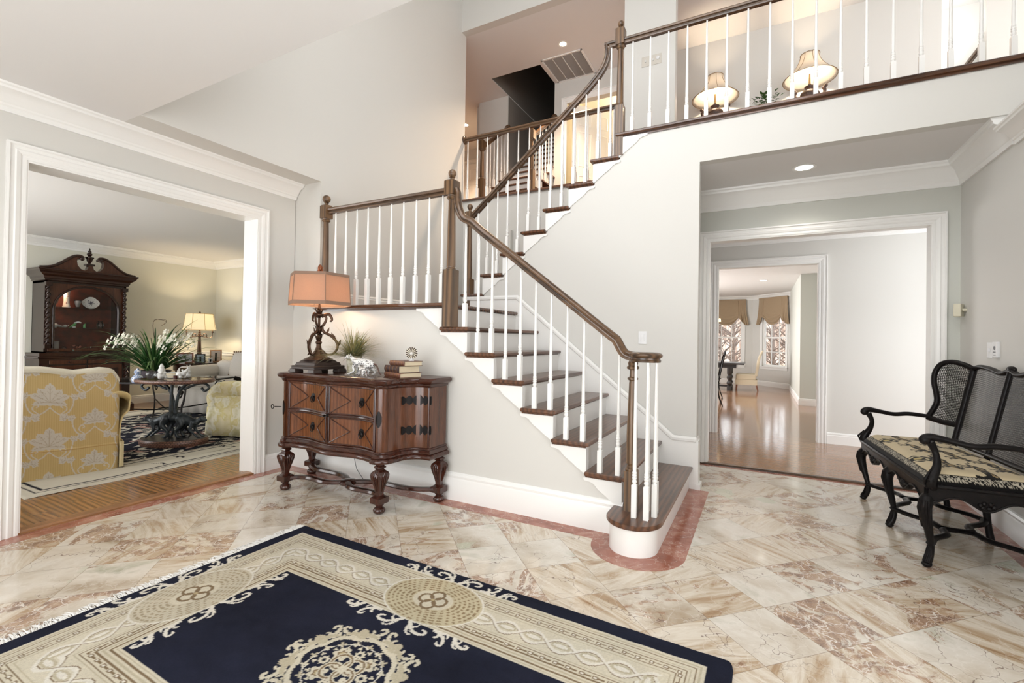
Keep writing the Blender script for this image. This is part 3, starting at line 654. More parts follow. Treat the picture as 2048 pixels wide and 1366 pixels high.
# lower flight railing with volute
lr = thing('stair_railing', 'lower stair railing with curled volute over the bottom step', 'railing', (0, 0, 0))
YB = 3.125
def lrail(x): return 1.215+.036+(-.775-x)*.775   # centre height
path = [(-2.205, YB, 2.53)]+[tuple(p) for p in bez([(-2.195, YB, 2.50), (-2.190, YB, 2.44), (-2.175, YB, 2.37), (-2.13, YB, 2.29), (-2.05, YB, lrail(-2.05)+.008)], 16)]
path += [(x, YB, lrail(x)) for x in (-1.95, -1.4, -1.0, -.90)]
path += [tuple(p) for p in bez([(-.86, YB, lrail(-.86)+.002), (-.81, YB, 1.234), (-.77, YB, 1.213), (-.735, YB, 1.207)], 10)]
MB().sweep(path[:0] or [p for p in path], HR, (0, -1, 0)).build('handrail', RAILW, lr, smooth=35) if False else None
# sweep normal (0,1,0): travelling toward +X and down keeps 'side' pointing up with Y x t
MB().sweep(path, [(-a, b) for a, b in HR], (0, 1, 0)).build('handrail', RAILW, lr, smooth=35)
vol = MB(); vc = (-.655, 3.05)
sp = []
for i in range(60):
    t = i/59; a = PI/2+.25 - t*2*PI*1.55; r = .078*(1-.62*t)+.012
    sp.append((vc[0]+r*math.cos(a)*1.0, vc[1]-.0+r*math.sin(a), 1.207))
sp = [(-.735, YB, 1.207), (-.70, YB+.005, 1.207)]+sp[3:]
vol.sweep(sp, [(b, a) for a, b in HR], (0, 0, 1)); vol.lathe([(.001, -.024), (.052, -.024), (.058, .0), (.045, .022), (.001, .03)], 20, (vc[0], vc[1], 1.207))
vol.build('volute', RAILW, lr, smooth=35)
for k in range(2, 8):
    for j, dx in enumerate((.055, .181)):
        x = lnose(k)-dx; z = lz(k); h = lrail(x)-.030-z
        if x < -2.02: h = 2.275-.03-z if x > -2.15 else 2.33-z
        baluster(lr, x, YB, z, h, .155 if j else .19)
for (x, y) in ((-.735, 2.955), (-.685, 2.905), (-.625, 2.90), (-.58, 2.955), (-.575, 3.035), (-.62, 3.10)):
    pass
for (x, y) in ((-.688, 2.962), (-.612, 2.955), (-.577, 3.035), (-.585, 3.11), (-.64, 3.135)):
    baluster(lr, x, y, lz(1), 1.177-lz(1), .205)
m = MB(); m.M = Matrix.Translation((-.735, 3.08, lz(1)))
m.taper((0, 0, 0), (0, 0, .26), .078, .078)
m.lathe([(.040, .258), (.042, .268), (.030, .278), (.034, .288), (.026, .296), (.036, .31), (.035, .5), (.024, .83), (.022, .85), (.035, .858), (.035, .868), (.022, .876), (.020, .92), (.038, .928), (.040, .940), (.030, .950), (.034, .966), (.026, .98), (.02, .99)], 16)
m.build('newel_post', NEWELW, lr, smooth=35)
newel(lr, -2.245, YB, lz(7)+.0, 2.70, 1.87, 2.485, 2.60, .095)
# landing railing
ld = thing('landing_railing', 'landing railing above the chest between two ball-topped posts', 'railing', (0, 0, 0))
newel(ld, -3.735, YB, ZL-.0, 2.685, 1.87, 2.455, 2.575, .085)
MB().sweep([(-3.70, YB, 2.525), (-2.285, YB, 2.525)], [(-a, b) for a, b in HR], (0, 1, 0)).build('handrail', RAILW, ld, smooth=35)
for i in range(10): baluster(ld, -3.60+.1405*i, YB, ZL, 2.525-.03-ZL, .24)
# upper flight railing
ur = thing('stair_railing', 'upper stair railing climbing right to the balcony post', 'railing', (0, 0, 0))
YB2 = YW+.02
def urail(x): return 2.79-.033+.0+(x+2.866)*.833
newel(ur, -2.955, YB2, ZL+.0, 2.86, 1.99, 2.63, 2.76, .085)
p2 = [(-2.92, YB2, urail(-2.92)), (-1.62, YB2, urail(-1.62))]
p2 += [tuple(p) for p in bez([(-1.55, YB2, urail(-1.55)+.003), (-1.45, YB2, 3.955), (-1.385, YB2, 4.05), (-1.36, YB2, 4.13), (-1.355, YB2, 4.20)], 16)]
p2 += [(-1.352, YB2, 4.245)]
MB().sweep(p2, HR, (0, -1, 0)).build('handrail', RAILW, ur, smooth=35)
MB().sweep([(-1.385, YB2, 4.235), (-1.26, YB2, 4.235)], [(-a, b) for a, b in HR], (0, 1, 0)).build('handrail', RAILW, ur, smooth=35)
for k in range(1, 8):
    for j, dx in enumerate((.06, .187)):
        x = unose(k)+dx
        if k == 1 and j == 0: continue
        z = uz(k); h = urail(x)-.035-z
        if x > -1.62: h = float(np.interp(x, [q[0] for q in p2], [q[2] for q in p2]))-.030-z
        baluster(ur, x, YB2, z, h, .15 if j else .19)
newel(ur, -1.228, YB2, uz(7)+.0, 4.445, 3.60, 4.20, 4.355, .085)
# balcony railing
br = thing('balcony_railing', 'long balcony railing with white balusters across the upper right', 'railing', (0, 0, 0))
MB().sweep([(-1.19, YB2, 4.235), (XR+.12, YB2, 4.235)], [(-a, b) for a, b in HR], (0, 1, 0)).build('handrail', RAILW, br, smooth=35)
for i in range(17): baluster(br, -1.107+.1655*i, YB2, ZF, 4.205-ZF, .15)
# upper hall railing behind the stair
hr = thing('hall_railing', 'upper hall railing running from the left wall behind the stair', 'railing', (0, 0, 0))
YB3 = YU+.0
zr = ZF+.88
MB().sweep([(XU+.01, YB3, zr), (-1.5, YB3, zr)], [(-a, b) for a, b in HR], (0, 1, 0)).build('handrail', RAILW, hr, smooth=35)
m = MB(); m.M = Matrix.Translation((XU, YB3, zr)) @ Matrix.Rotation(PI/2, 4, 'Y'); m.lathe([(.062, 0), (.062, .012), (.05, .02), (.03, .022)], 20); m.build('rosette', RAILW, hr, smooth=35)
for i in range(14): baluster(hr, XU+.06+.1655*i, YB3, ZF, .85, .15)
# attic stair at the back of the upper hall
at = thing('attic_staircase', 'straight attic stair rising into the dark well', 'staircase', (0, 0, 0))
AR, AX0, AX1 = .195, HX0, HX1; AY0 = 6.35
for k in range(1, 13):
    y = AY0+.25*(k-1); z = ZF+AR*k
    MB().box(AX0 + (0 if y > Y2 else -.03), AX1+(0 if y > Y2 else .03), y-.03, y+.25, z-.028, z).build('tread', TREAD, at, bevel=.008)
    MB().box(AX0, AX1, y, y+.02, z-AR, z-.028).build('riser', TRIM, at)
for sx, lab in ((HX0, 'left'), (HX1, 'right')):
    a = thing('attic_railing', 'short railing on the %s side of the attic stair' % lab, 'railing', (0, 0, 0))
    ny = AY0+.12
    newel(a, sx, ny, ZF+.2, ZF+1.36, ZF+.62, ZF+1.10, ZF+1.24, .085)
    zc = ZF+1.17
    MB().sweep([(sx, ny+.04, zc), (sx, Y2-.01, zc+(Y2-ny-.05)*.78)], HR if True else HR, (1, 0, 0)).build('handrail', RAILW, a, smooth=35)
    m = MB(); m.M = Matrix.Translation((sx, Y2, zc+(Y2-ny-.05)*.78)) @ Matrix.Rotation(PI/2, 4, 'X'); m.lathe([(.062, 0), (.062, .012), (.05, .02), (.03, .022)], 20); m.build('rosette', RAILW, a, smooth=35)
    for i in range(6):
        y = ny+.14+.125*i; kk = int((y-AY0)//.25)+1; z = ZF+AR*kk
        if y < Y2-.03: baluster(a, sx, y, z, zc+(y-ny-.04)*.78-.03-z, .15)
# ---------------------------------------------------------------- serpentine chest
WAL_D = woodmat('walnut_dark', srgb(38, 19, 14), srgb(72, 38, 27), 'x', 1.0, .16, .25, .4, .03, .12)
WAL_F = woodmat('walnut_front', srgb(44, 23, 15), srgb(104, 61, 38), 'z', 1.0, .18, .25, .5, .03, .10)
WAL_P = woodmat('walnut_panel', srgb(58, 31, 20), srgb(122, 74, 45), 'z', 1.3, .18, .25, .6, .03, .12)
WAL_L = woodmat('walnut_leg', srgb(38, 18, 13), srgb(72, 38, 27), 'z', 1.0, .16, .25, .4, .03, .12)
IRON = plain('dark_iron', (.018, .016, .016), .38, .8)
def build_chest():
    t = thing('chest', 'serpentine walnut chest with iron hinges and turned legs against the stair wall', 'chest', (-3.02, 0, 0))
    def fy(x): return 2.585-.024*math.cos(2*PI*x/.60)
    front = [(x, fy(x)) for x in np.linspace(-.50, .50, 33)]
    rt = bez([(.505, 2.553), (.545, 2.556), (.592, 2.590), (.612, 2.655), (.618, 2.735), (.648, 2.800), (.705, 2.842), (.765, 2.855)], 24)
    side = [(.80, 2.855), (.80, 3.09)]
    right = [(a, b) for a, b in rt]+side
    left = [(-a, b) for a, b in right][::-1]
    out = left+front+right                       # back-left, along the front, to back-right
    def offs(pts, o):
        P = [Vector(p) for p in pts]; n = len(P); r = []
        for i in range(n):
            d1 = (P[i]-P[i-1]) if i > 0 else (P[1]-P[0]); d2 = (P[i+1]-P[i]) if i < n-1 else d1
            d1.normalize(); d2.normalize(); m = Vector((d1.y, -d1.x))+Vector((d2.y, -d2.x)); m.normalize(); c = m.dot(Vector((d1.y, -d1.x)))
            q = P[i]+m*(o/max(c, .4)); r.append((q.x, q.y))
        r[0] = (r[0][0], pts[0][1]); r[-1] = (r[-1][0], pts[-1][1]); return r
    body = offs(out, -.022)
    def slab(prof, name, mat):
        m = MB(); vs = []; fs = []; n = len(out)
        for o, z in prof: vs += [(x, y, z) for x, y in offs(out, o)]
        for r in range(len(prof)-1):
            for i in range(n):
                j = (i+1) % n; fs.append((r*n+i, r*n+j, (r+1)*n+j, (r+1)*n+i))
        fs += [tuple(range(n)), tuple(range((len(prof)-1)*n, len(prof)*n))]
        return m.add(vs, fs).build(name, mat, t, smooth=40)
    slab([(-.022, .44), (-.022, .955)], 'body', WAL_F)
    slab([(-.03, .372), (.010, .374), (.016, .382), (.016, .394), (.008, .404), (-.004, .410), (.002, .416), (.002, .424), (-.008, .434), (-.014, .440), (-.010, .446), (-.014, .454), (-.022, .458)], 'base_moulding', WAL_D)
    slab([(-.022, .925), (-.012, .930), (-.006, .940), (-.006, .948), (.006, .955), (.020, .962), (.028, .972), (.030, .984), (.024, .994), (.012, 1.0)], 'top', WAL_D)
    # doors across the middle with lattice fields
    def surf(x0, x1, z0, z1, off, th, nx=18, name='door', mat=WAL_P, par=None):
        m = MB(); xs = np.linspace(x0, x1, nx)
        f = [(x, fy(x)-(-.022)-off-.0) for x in xs]; b = [(x, y+th) for x, y in f][::-1]
        return m.prism(f+b, z0, z1, 'z').build(name, mat, par or t, smooth=40, bevel=.002)
    def yb(x): return fy(x)+.022
    def line(m, pts, r=.0035, off=.0):
        m.tube([(x, yb(x)-.010-off, z) for x, z in pts], r, 6)
    for sx in (-1, 1):
        x0, x1 = (-.485, -.012) if sx < 0 else (.012, .485)
        d = surf(x0, x1, .462, .922, .006, .008, name='door')
        for z0, z1 in ((.70, .915), (.468, .672)):
            m = MB(); w = x1-x0; a = .02
            xs = lambda u: x0+u*w
            zc = (z0+z1)/2
            def seg(u0, za, u1, zb_): return [(xs(u0+(u1-u0)*k/10), za+(zb_-za)*k/10) for k in range(11)]
            if sx < 0: L = [(.03, z1-.005, .42, zc), (.42, zc, .03, z0+.005), (.97, z1-.005, .72, zc), (.72, zc, .97, z0+.005)]
            else: L = [(.03, z1-.005, .42, zc), (.42, zc, .03, z0+.005), (.97, z1-.005, .74, zc), (.74, zc, .97, z0+.005)]
            for q in L: line(m, seg(*q), .0035)
            for uu in (.015, .985): line(m, seg(uu, z0, uu, z1), .004)
            line(m, seg(.015, z0, .985, z0), .004); line(m, seg(.015, z1, .985, z1), .004)
            m.build('lattice', WAL_D, d, smooth=40)
            hx = xs(.57 if sx < 0 else .66); hy = yb(hx)-.008
            m = MB(); m.M = Matrix.Translation((hx, hy, zc)) @ Matrix.Rotation(PI/2, 4, 'X')
            m.lathe([(.001, .0), (.026, .0), (.026, .003), (.008, .006), (.008, .012), (.001, .014)], 14, sy=1.35)
            m.M = None; m.tube([(hx+.019*math.cos(a), hy-.014, zc-.014+.026*math.sin(a)) for a in np.linspace(0, 2*PI, 16)[:-1]], .0035, 6, closed=True)
            m.build('pull', IRON, d, smooth=40)
    m = MB()
    xs = np.linspace(-.487, .487, 40)
    for zc, h in ((.686, .012),):
        for o, r in ((.004, .012), (.010, .006)): m.tube([(x, yb(x)-.006-o*.3, zc) for x in xs], r, 8)
    m.tube([(x, yb(x)-.008, .703) for x in xs], .005, 6); m.tube([(x, yb(x)-.008, .669) for x in xs], .005, 6)
    m.build('rail_moulding', WAL_D, t, smooth=40)
    for px_, py_, r_ in [(0, yb(0)-.010, .005), (-.493, yb(.493)-.006, .009), (.493, yb(.493)-.006, .009), (-.768, 2.878, .009), (.768, 2.878, .009)]:
        MB().tube([(px_, py_, .46), (px_, py_, .925)], r_, 8).build('bead', WAL_D, t, smooth=40)
    # scrolled iron in plan of the side doors: escutcheons, strap hinges, key
    bd = [(Vector(a)) for a in body]
    right_b = bd[len(left)+len(front):]
    left_b = bd[:len(left)][::-1]
    def on(path, s):
        L = 0
        for i in range(len(path)-1):
            d = (path[i+1]-path[i]).length
            if L+d >= s: q = path[i]+(path[i+1]-path[i])*((s-L)/d); return q, (path[i+1]-path[i]).normalized()
            L += d
        return path[-1], (path[-1]-path[-2]).normalized()
    ctr = Vector((0, 2.9))
    def plate(path, s0, s1, z, h, name, shape):
        n = 18; m = MB(); ptsu = []; ptsd = []
        vs = []; fs = []
        for i in range(n+1):
            u = i/n; q, td = on(path, s0+(s1-s0)*u); nn = Vector((td.y, -td.x))
            if nn.dot(q-ctr) < 0: nn = -nn
            hh = h*shape(u)
            for off in (.001, .005):
                p = q+nn*off; vs += [(p.x, p.y, z-hh), (p.x, p.y, z+hh)]
        for i in range(n):
            a = i*4; b = a+4
            fs += [(a+2, b+2, b+3, a+3), (a, a+1, b+1, b), (a+1, a+3, b+3, b+1), (a, b, b+2, a+2)]
        fs += [(0, 2, 3, 1), (4*n, 4*n+1, 4*n+3, 4*n+2)]
        return m.add(vs, fs).build(name, IRON, t, smooth=40)
    strap = lambda u: .30+.60*abs(math.cos(2.2*PI*u))*(1-.25*u)
    for path in (right_b, left_b):
        for z in (.595, .825):
            plate(path, .225, .345, z, .042, 'hinge', lambda u: strap(1-u)); plate(path, .375, .475, z, .044, 'hinge', strap)
        plate(path, .008, .050, .70, .060, 'escutcheon', lambda u: .3+.7*math.sin(PI*u))
    q = left_b[2]
    m = MB(); m.tube([(-.60, 2.60, .70), (-.655, 2.575, .70)], .004, 6); m.tube([(-.672+.017*math.cos(a), 2.567, .70+.017*math.sin(a)) for a in np.linspace(0, 2*PI, 14)[:-1]], .0035, 6, closed=True)
    m.build('key', IRON, t, smooth=40)
    m = MB(); m.tube([(0, yb(0)-.01, .686), (.0, yb(0)-.05, .69)], .004, 6); m.ball((0.02, yb(0)-.03, .690), .013); m.ball((-.015, yb(0)-.03, .684), .010); m.build('key', IRON, t, smooth=40)
    # legs and stretcher
    def leg(x, y, rot=0.0):
        m = MB(); m.M = Matrix.Translation((x, y, 0)) @ Matrix.Rotation(rot, 4, 'Z')
        m.lathe([(.020, 0), (.034, .004), (.044, .016), (.046, .030), (.036, .044), (.024, .050), (.026, .058), (.034, .066), (.028, .076)], 18)
        q = math.sqrt(2)
        pr = [(.044, .076), (.050, .080), (.050, .122), (.040, .128), (.030, .134), (.022, .140), (.022, .155), (.030, .195), (.042, .235), (.050, .268), (.052, .288), (.046, .306), (.030, .320), (.022, .328), (.024, .332), (.034, .342), (.030, .352), (.022, .358), (.028, .374)]
        m.lathe([(r*q*.96, z) for r, z in pr], 4, rot=PI/4)
        for a in range(4):
            R = Matrix.Rotation(a*PI/2, 4, 'Z'); mm = m.M; m.M = mm @ R
            for s in (-1, 0, 1):
                m.tube([(s*.006, -.023, .165), (s*.011, -.034, .210), (s*.017, -.045, .25), (s*.020, -.050, .280), (s*.010, -.044, .305)], [.002, .005, .007, .007, .003], 6)
            m.M = mm
        return m.build('leg', WAL_L, t, smooth=50)
    F = [(-.535, 2.605), (.535, 2.605)]; Bk = [(-.74, 3.035), (.76, 3.035)]
    leg(*F[0]); leg(*F[1]); leg(*Bk[0]); leg(*Bk[1])
    m = MB()
    for (ax, ay) in F+Bk:
        sx = 1 if ax > 0 else -1
        dx, dy = -ax, (2.80-ay)
        L = math.hypot(dx, dy); ux, uy = dx/L, dy/L; px, py = -uy, ux
        sg = 1 if (ay < 2.8) == (ax < 0) else -1
        pts = []
        for k in range(21):
            u = k/20; w = math.sin(2*PI*u)*.045*sg*(1 if u < .85 else 1)
            pts.append((ax+dx*u+px*w, ay+dy*u+py*w, .102+.012*math.sin(PI*u*3)*0))
        m.sweep(pts, [(-.026, -.014), (.026, -.014), (.030, -.004), (.022, .012), (0, .016), (-.022, .012), (-.030, -.004)], (0, 0, 1))
    m.lathe([(.001, .082), (.070, .084), (.078, .096), (.066, .112), (.03, .120), (.001, .121)], 24, (0, 2.80, 0))
    m.build('stretcher', WAL_D, t, smooth=40)
    return t
build_chest()
m = MB(); m.tube([(-3.26, 3.085, .38), (-3.25, 3.08, .20), (-3.20, 3.06, .12), (-3.12, 3.07, .03), (-3.08, 3.09, .01)], .0025, 6)
tag(m.build('lamp_cord', BLACKM, smooth=40), 'thin dark lamp cord hanging below the walnut chest to the wall', 'cord')
# ---------------------------------------------------------------- scroll lamp on the chest
BRONZE = plain('aged_bronze', (.10, .055, .035), .38, .75)
COPPER = plain('copper_leaf', (.32, .12, .06), .35, .8)
ESP = plain('espresso_plinth', (.05, .032, .026), .42)
def fuse(o, vox=.004, sub=0, it=2):
    r = o.modifiers.new('remesh', 'REMESH'); r.mode = 'VOXEL'; r.voxel_size = vox; r.use_smooth_shade = True
    d = o.modifiers.new('smooth', 'SMOOTH'); d.iterations = it; d.factor = .5
    return o
def bulb(parent, loc, power, col, r=.04, name='bulb'):
    l = bpy.data.lights.new(name, 'POINT'); l.energy = power; l.color = col; l.shadow_soft_size = r
    o = bpy.data.objects.new(name, l); COL.objects.link(o); o.parent = parent; o.location = loc; return o
SH_C = shademat('terracotta_shade', (.64, .46, .35), .55); SH_T = fabric('shade_braid', srgb(150, 122, 104), scale=500); SH_IN = shademat('shade_lining', (.9, .84, .74), .4)
def scroll_lamp():
    t = thing('table_lamp', 'bronze scroll lamp with a terracotta hexagonal shade, standing on the chest', 'lamp', (-3.40, 2.79, 1.0), math.radians(-3))
    m = MB()
    for sx in (-1, 1):
        for sy in (-1, 1): m.taper((sx*.125, sy*.125, .0), (sx*.125, sy*.125, .03), .085, .075)
    m.taper((0, 0, .028), (0, 0, .050), .31, .31); m.taper((0, 0, .050), (0, 0, .058), .33, .30); m.taper((0, 0, .058), (0, 0, .085), .27, .25); m.taper((0, 0, .085), (0, 0, .105), .23, .19)
    m.build('base', ESP, t, bevel=.004)
    m = MB()
    m.lathe([(.001, .104), (.125, .105), (.12, .112), (.085, .128), (.055, .155), (.034, .185), (.022, .215), (.020, .24), (.028, .25), (.026, .262), (.014, .275), (.013, .36), (.020, .37), (.016, .385), (.011, .40), (.011, .47), (.022, .482), (.034, .492), (.034, .502), (.018, .512), (.013, .53), (.020, .545), (.012, .56), (.006, .60)], 16)
    m.build('stem', BRONZE, t, smooth=40)
    for k in range(3):
        a = math.radians(172+120*k); ca, sa = math.cos(a), math.sin(a)
        pts = bez([(.022, .475), (.040, .488), (.058, .470), (.045, .425), (.026, .395), (.038, .35), (.100, .315), (.142, .268), (.155, .215), (.122, .160), (.070, .152), (.030, .19)], 44)
        m = MB(); m.tube([(r*ca, r*sa, z) for r, z in pts], [.0045+.0035*math.sin(PI*i/44) for i in range(45)], 8, flat=1.5)
        tip = bez([(.030, .49), (.075, .505), (.098, .480), (.104, .455), (.092, .442)], 16); m.tube([(r*ca, r*sa, z) for r, z in tip], [.007*(1-.5*i/16) for i in range(17)], 8, flat=2.2)
        for p0, p1, w in (((.155, .215), (.182, .285), .013), ((.142, .268), (.100, .345), .014), ((.06, .33), (.085, .39), .011), ((.13, .17), (.17, .15), .009)):
            m.leaf([(p0[0]*ca, p0[0]*sa, p0[1]), ((p0[0]+p1[0])/2*ca, (p0[0]+p1[0])/2*sa, (p0[1]+p1[1])/2), (p1[0]*ca, p1[0]*sa, p1[1])], w, (-sa, ca, .2), .3)
        m.ball((.092*ca, .092*sa, .445), .007); m.build('scroll_arm', BRONZE, t, smooth=50)
    m = MB()
    for zb, R, n, h in ((.27, .05, 7, .07), (.33, .045, 6, .08), (.505, .052, 7, .05)):
        for k in range(n):
            a = 2*PI*k/n+.3*zb; m.leaf([(.012*math.cos(a), .012*math.sin(a), zb), (R*.45*math.cos(a), R*.45*math.sin(a), zb+h*.55), (R*.8*math.cos(a), R*.8*math.sin(a), zb+h*.85), (R*1.15*math.cos(a), R*1.15*math.sin(a), zb+h*.9)], [.010, .014, .011, .002], (math.cos(a), math.sin(a), 1), .2)
    m.build('leaf_collar', BRONZE, t, smooth=50, solid=.002)
    # shade
    rb, rt, z0, z1 = .268, .252, .578, .845; rot = math.radians(-27)
    def ring(r, z): return [(r*math.cos(rot+PI/3*k), r*math.sin(rot+PI/3*k), z) for k in range(6)]
    m = MB(); A = ring(rb, z0+.02); B = ring(rt, z1); m.add(A+B, [(k, (k+1) % 6, 6+(k+1) % 6, 6+k) for k in range(6)]); s = m.build('lamp_shade', SH_C, t, solid=-.002)
    m = MB()
    for rr, z, h in ((rb+.002, z0, .030), (rt+.002, z1-.020, .024)):
        a_ = ring(rr, z); b_ = ring(rr, z+h); m.add(a_+b_, [(k, (k+1) % 6, 6+(k+1) % 6, 6+k) for k in range(6)])
    m.build('braid', SH_T, s, solid=.004)
    m = MB()
    for k in range(6): m.tube([A[k], B[k]], .004, 6)
    m.build('seam', SH_T, s)
    m = MB(); m.tube([(0, 0, .56), (0, 0, .93)], .003, 6); 
    for k in range(3): m.tube([(0, 0, z1-.02), (rt*.99*math.cos(rot+2*PI*k/3), rt*.99*math.sin(rot+2*PI*k/3), z1-.01)], .002, 5)
    m.build('harp', BRONZE, t)
    m = MB(); m.ball((0, 0, .905), .020, sc=(1, 1, 1.7)); 
    for k in range(6):
        a = PI/3*k; m.leaf([(0.006*math.cos(a), .006*math.sin(a), .85), (.026*math.cos(a), .026*math.sin(a), .875), (.024*math.cos(a), .024*math.sin(a), .895), (.032*math.cos(a), .032*math.sin(a), .915)], [.006, .010, .006, .002], (math.cos(a), math.sin(a), 0), .2)
    m.lathe([(.001, .84), (.012, .842), (.010, .855), (.006, .87)], 10); m.build('finial', COPPER, t, smooth=50)
    m = MB(); m.ball((0, 0, .70), .028, sc=(1, 1, 1.3)); m.build('light_bulb', glow('lamp_bulb_glow', (1, .72, .45), 6), t, smooth=60)
    bulb(t, (0, 0, .67), 8.0, (1, .68, .42), .04)
scroll_lamp()
# ---------------------------------------------------------------- potted grass
def grass_pot():
    random.seed(5)
    t = thing('potted_grass', 'spiky grass plant in a pale stone pot between the lamp and the spotted cat', 'potted plant', (-3.09, 2.90, 1.0))
    POT = NT('aged_stone_pot'); v = POT.coord(); n = POT.noise(v, 22, 5, .6); POT.col(POT.ramp(n.outputs[0], [(.35, srgb(150, 145, 120)), (.5, srgb(196, 190, 165)), (.65, srgb(215, 212, 195))])); POT.bump(n.outputs[0], .3, .004); POT.set(rough=.7)
    m = MB(); m.lathe([(.050, 0), (.056, .004), (.056, .014), (.050, .020), (.052, .03), (.060, .115), (.066, .122), (.069, .13), (.069, .145), (.062, .146), (.058, .13), (.05, .12), (.001, .12)], 28); m.build('pot', POT.m, t, smooth=35)
    G1 = plain('grass_green', srgb(150, 148, 92), .6); G2 = plain('grass_grey', srgb(116, 122, 96), .6); G3 = plain('grass_tip', srgb(190, 172, 126), .6)
    m = MB()
    for i in range(760):
        a = random.uniform(0, 2*PI); L = random.uniform(.15, .29)*(1.35 if random.random() < .08 else 1); el = random.uniform(.1, 1.45); r0 = random.uniform(0, .04)
        w = random.uniform(.0014, .0028); m.m = random.choice((0, 0, 0, 1, 2)); dr = random.uniform(.35, 1.15)
        pts = []
        for k in range(6):
            u = k/5; rr = r0+L*u*math.cos(el)*(1+.25*u); zz = .13+L*(u*math.sin(el)+.22*u) - dr*L*u*u*.55
            pts.append((rr*math.cos(a+.15*u), rr*math.sin(a+.15*u)*(.85 if math.sin(a) > 0 else 1), max(zz, .012)))
        if max(p[1] for p in pts) > .215: continue
        m.leaf(pts, [w*.7, w, w, w*.9, w*.6, .0003], (.2, .1, 1), .2)
    m.m = 1
    for i in range(34):
        a = random.uniform(0, 2*PI); L = random.uniform(.05, .11); el = random.uniform(.2, 1.2)
        pts = [(.02*math.cos(a)+L*u*math.cos(el)*math.cos(a), .02*math.sin(a)+L*u*math.cos(el)*math.sin(a), .135+L*u*math.sin(el)) for u in (0, .35, .7, 1)]
        m.leaf(pts, [.004, .008, .005, .0005], (0, 0, 1), .4)
    m.build('foliage', [G1, G2, G3], t)
grass_pot()
# ---------------------------------------------------------------- spotted white cats
def spots():
    t = NT('spotted_ceramic'); v = t.coord(); vo = t.n('ShaderNodeTexVoronoi'); vo.inputs['Scale'].default_value = 75; vo.inputs['Randomness'].default_value = .35; t.l(v, vo.inputs[0])
    t.col(t.ramp(vo.outputs['Distance'], [(.30, (.03, .03, .035)), (.40, (.80, .79, .77))])); t.set(rough=.25); return t.m
SPOT = spots()
def chain(m, pts, rad, n=12):
    q = bez([tuple(p)+(r,) for p, r in zip(pts, rad)], max(12, 6*len(pts)))
    m.tube([p[:3] for p in q], [max(p[3], .0015) for p in q], n)
    m.ball(pts[0], rad[0]); m.ball(pts[-1], rad[-1])
def cheetah(scale, loc, lab, rz):
    t = thing('cheetah_figurine', lab, 'figurine', loc, rz, 'spotted white cheetah figurines on the chest')
    m = MB(); m.M = Matrix.Scale(scale, 4)
    # faces -X; body slopes up to the shoulders, head stretched forward
    chain(m, [(.072, 0, .070), (.045, 0, .082), (.0, 0, .088), (-.045, 0, .088), (-.070, 0, .096)], [.021, .026, .024, .027, .021])
    chain(m, [(-.068, 0, .098), (-.095, 0, .114), (-.112, 0, .120)], [.019, .014, .013])
    m.ball((-.122, 0, .121), .018, sc=(1.15, .9, .9)); chain(m, [(-.13, 0, .118), (-.148, 0, .113)], [.011, .008])
    for s in (-1, 1):
        m.ball((-.113, s*.011, .137), .0055, sc=(.7, 1, 1.1))
        chain(m, [(-.052, s*.016, .082), (-.066, s*.018, .050), (-.060, s*.018, .026), (-.075+.02*s, s*.018, .007)], [.017, .010, .0075, .0065]); chain(m, [(-.075+.02*s, s*.018, .006), (-.092+.02*s, s*.018, .005)], [.0065, .0055])
        chain(m, [(.058, s*.017, .068), (.045+.015*s, s*.02, .046), (.074+.012*s, s*.019, .028), (.066+.012*s, s*.019, .008)], [.022, .015, .008, .0065]); chain(m, [(.066+.012*s, s*.019, .006), (.048+.012*s, s*.019, .005)], [.0065, .0055])
    o = fuse(m.build('body', SPOT, t), .0028*scale+.0004); 
    m = MB(); m.M = Matrix.Scale(scale, 4)
    chain(m, [(.084, 0, .078), (.105, 0, .070), (.122, 0, .045), (.134, 0, .018), (.145, 0, .008)], [.007, .0055, .005, .0045, .004], 10)
    m.build('tail', plain('brown_tail_ceramic', (.10, .045, .03), .3), t, smooth=60)
    m = MB(); m.M = Matrix.Scale(scale, 4)
    for s in (-1, 1): m.ball((-.134, s*.0125, .127), .0025)
    m.ball((-.1565, 0, .115), .0036); m.build('face_marks', BLACKM, t, smooth=60)
cheetah(1.2, (-2.855, 2.78, 1.0), 'large spotted white cheetah figurine striding left, standing beside the potted grass', math.radians(8))
cheetah(.60, (-2.775, 2.70, 1.0), 'small spotted cub figurine in front of the larger cheetah on the chest', math.radians(-20))
# ---------------------------------------------------------------- books and fossil disc
PAGE = NT('page_edges'); _v = PAGE.coord('Object', (1, 1, 260)); _n = PAGE.noise(_v, 4, 2); PAGE.col(PAGE.mix(_n.outputs[0], srgb(225, 212, 185), srgb(188, 172, 140))); PAGE.set(rough=.8); PAGE = PAGE.m
def book(loc, w, d, h, cov, lab, rz, grp='old books stacked on the chest', spine='left'):
    t = thing('book', lab, 'book', loc, rz, grp)
    c = .0035; m = MB(); m.box(-w/2, w/2, -d/2, d/2, 0, c); m.box(-w/2, w/2, -d/2, d/2, h-c, h)
    pr = [(-w/2+.002, 0), (-w/2+.002, h)]+[(-w/2+.002-.010*math.sin(PI*k/8), h-h*k/8) for k in range(1, 8)]
    m.prism(pr, -d/2, d/2, 'y'); m.build('cover', cov, t, bevel=.0012)
    m = MB().box(-w/2+.004, w/2-.006, -d/2+.005, d/2-.005, c, h-c); m.build('pages', PAGE, t)
    m = MB()
    for y in (-d*.36, -d*.12, d*.12, d*.36): m.prism([(-w/2+.001-.0115*math.sin(PI*k/8), h-h*k/8) for k in range(0, 9)]+[(-w/2+.004, 0), (-w/2+.004, h)], y-.004, y+.004, 'y')
    m.build('spine_bands', plain('gilt_band', (.25, .13, .06), .4, .3), t)
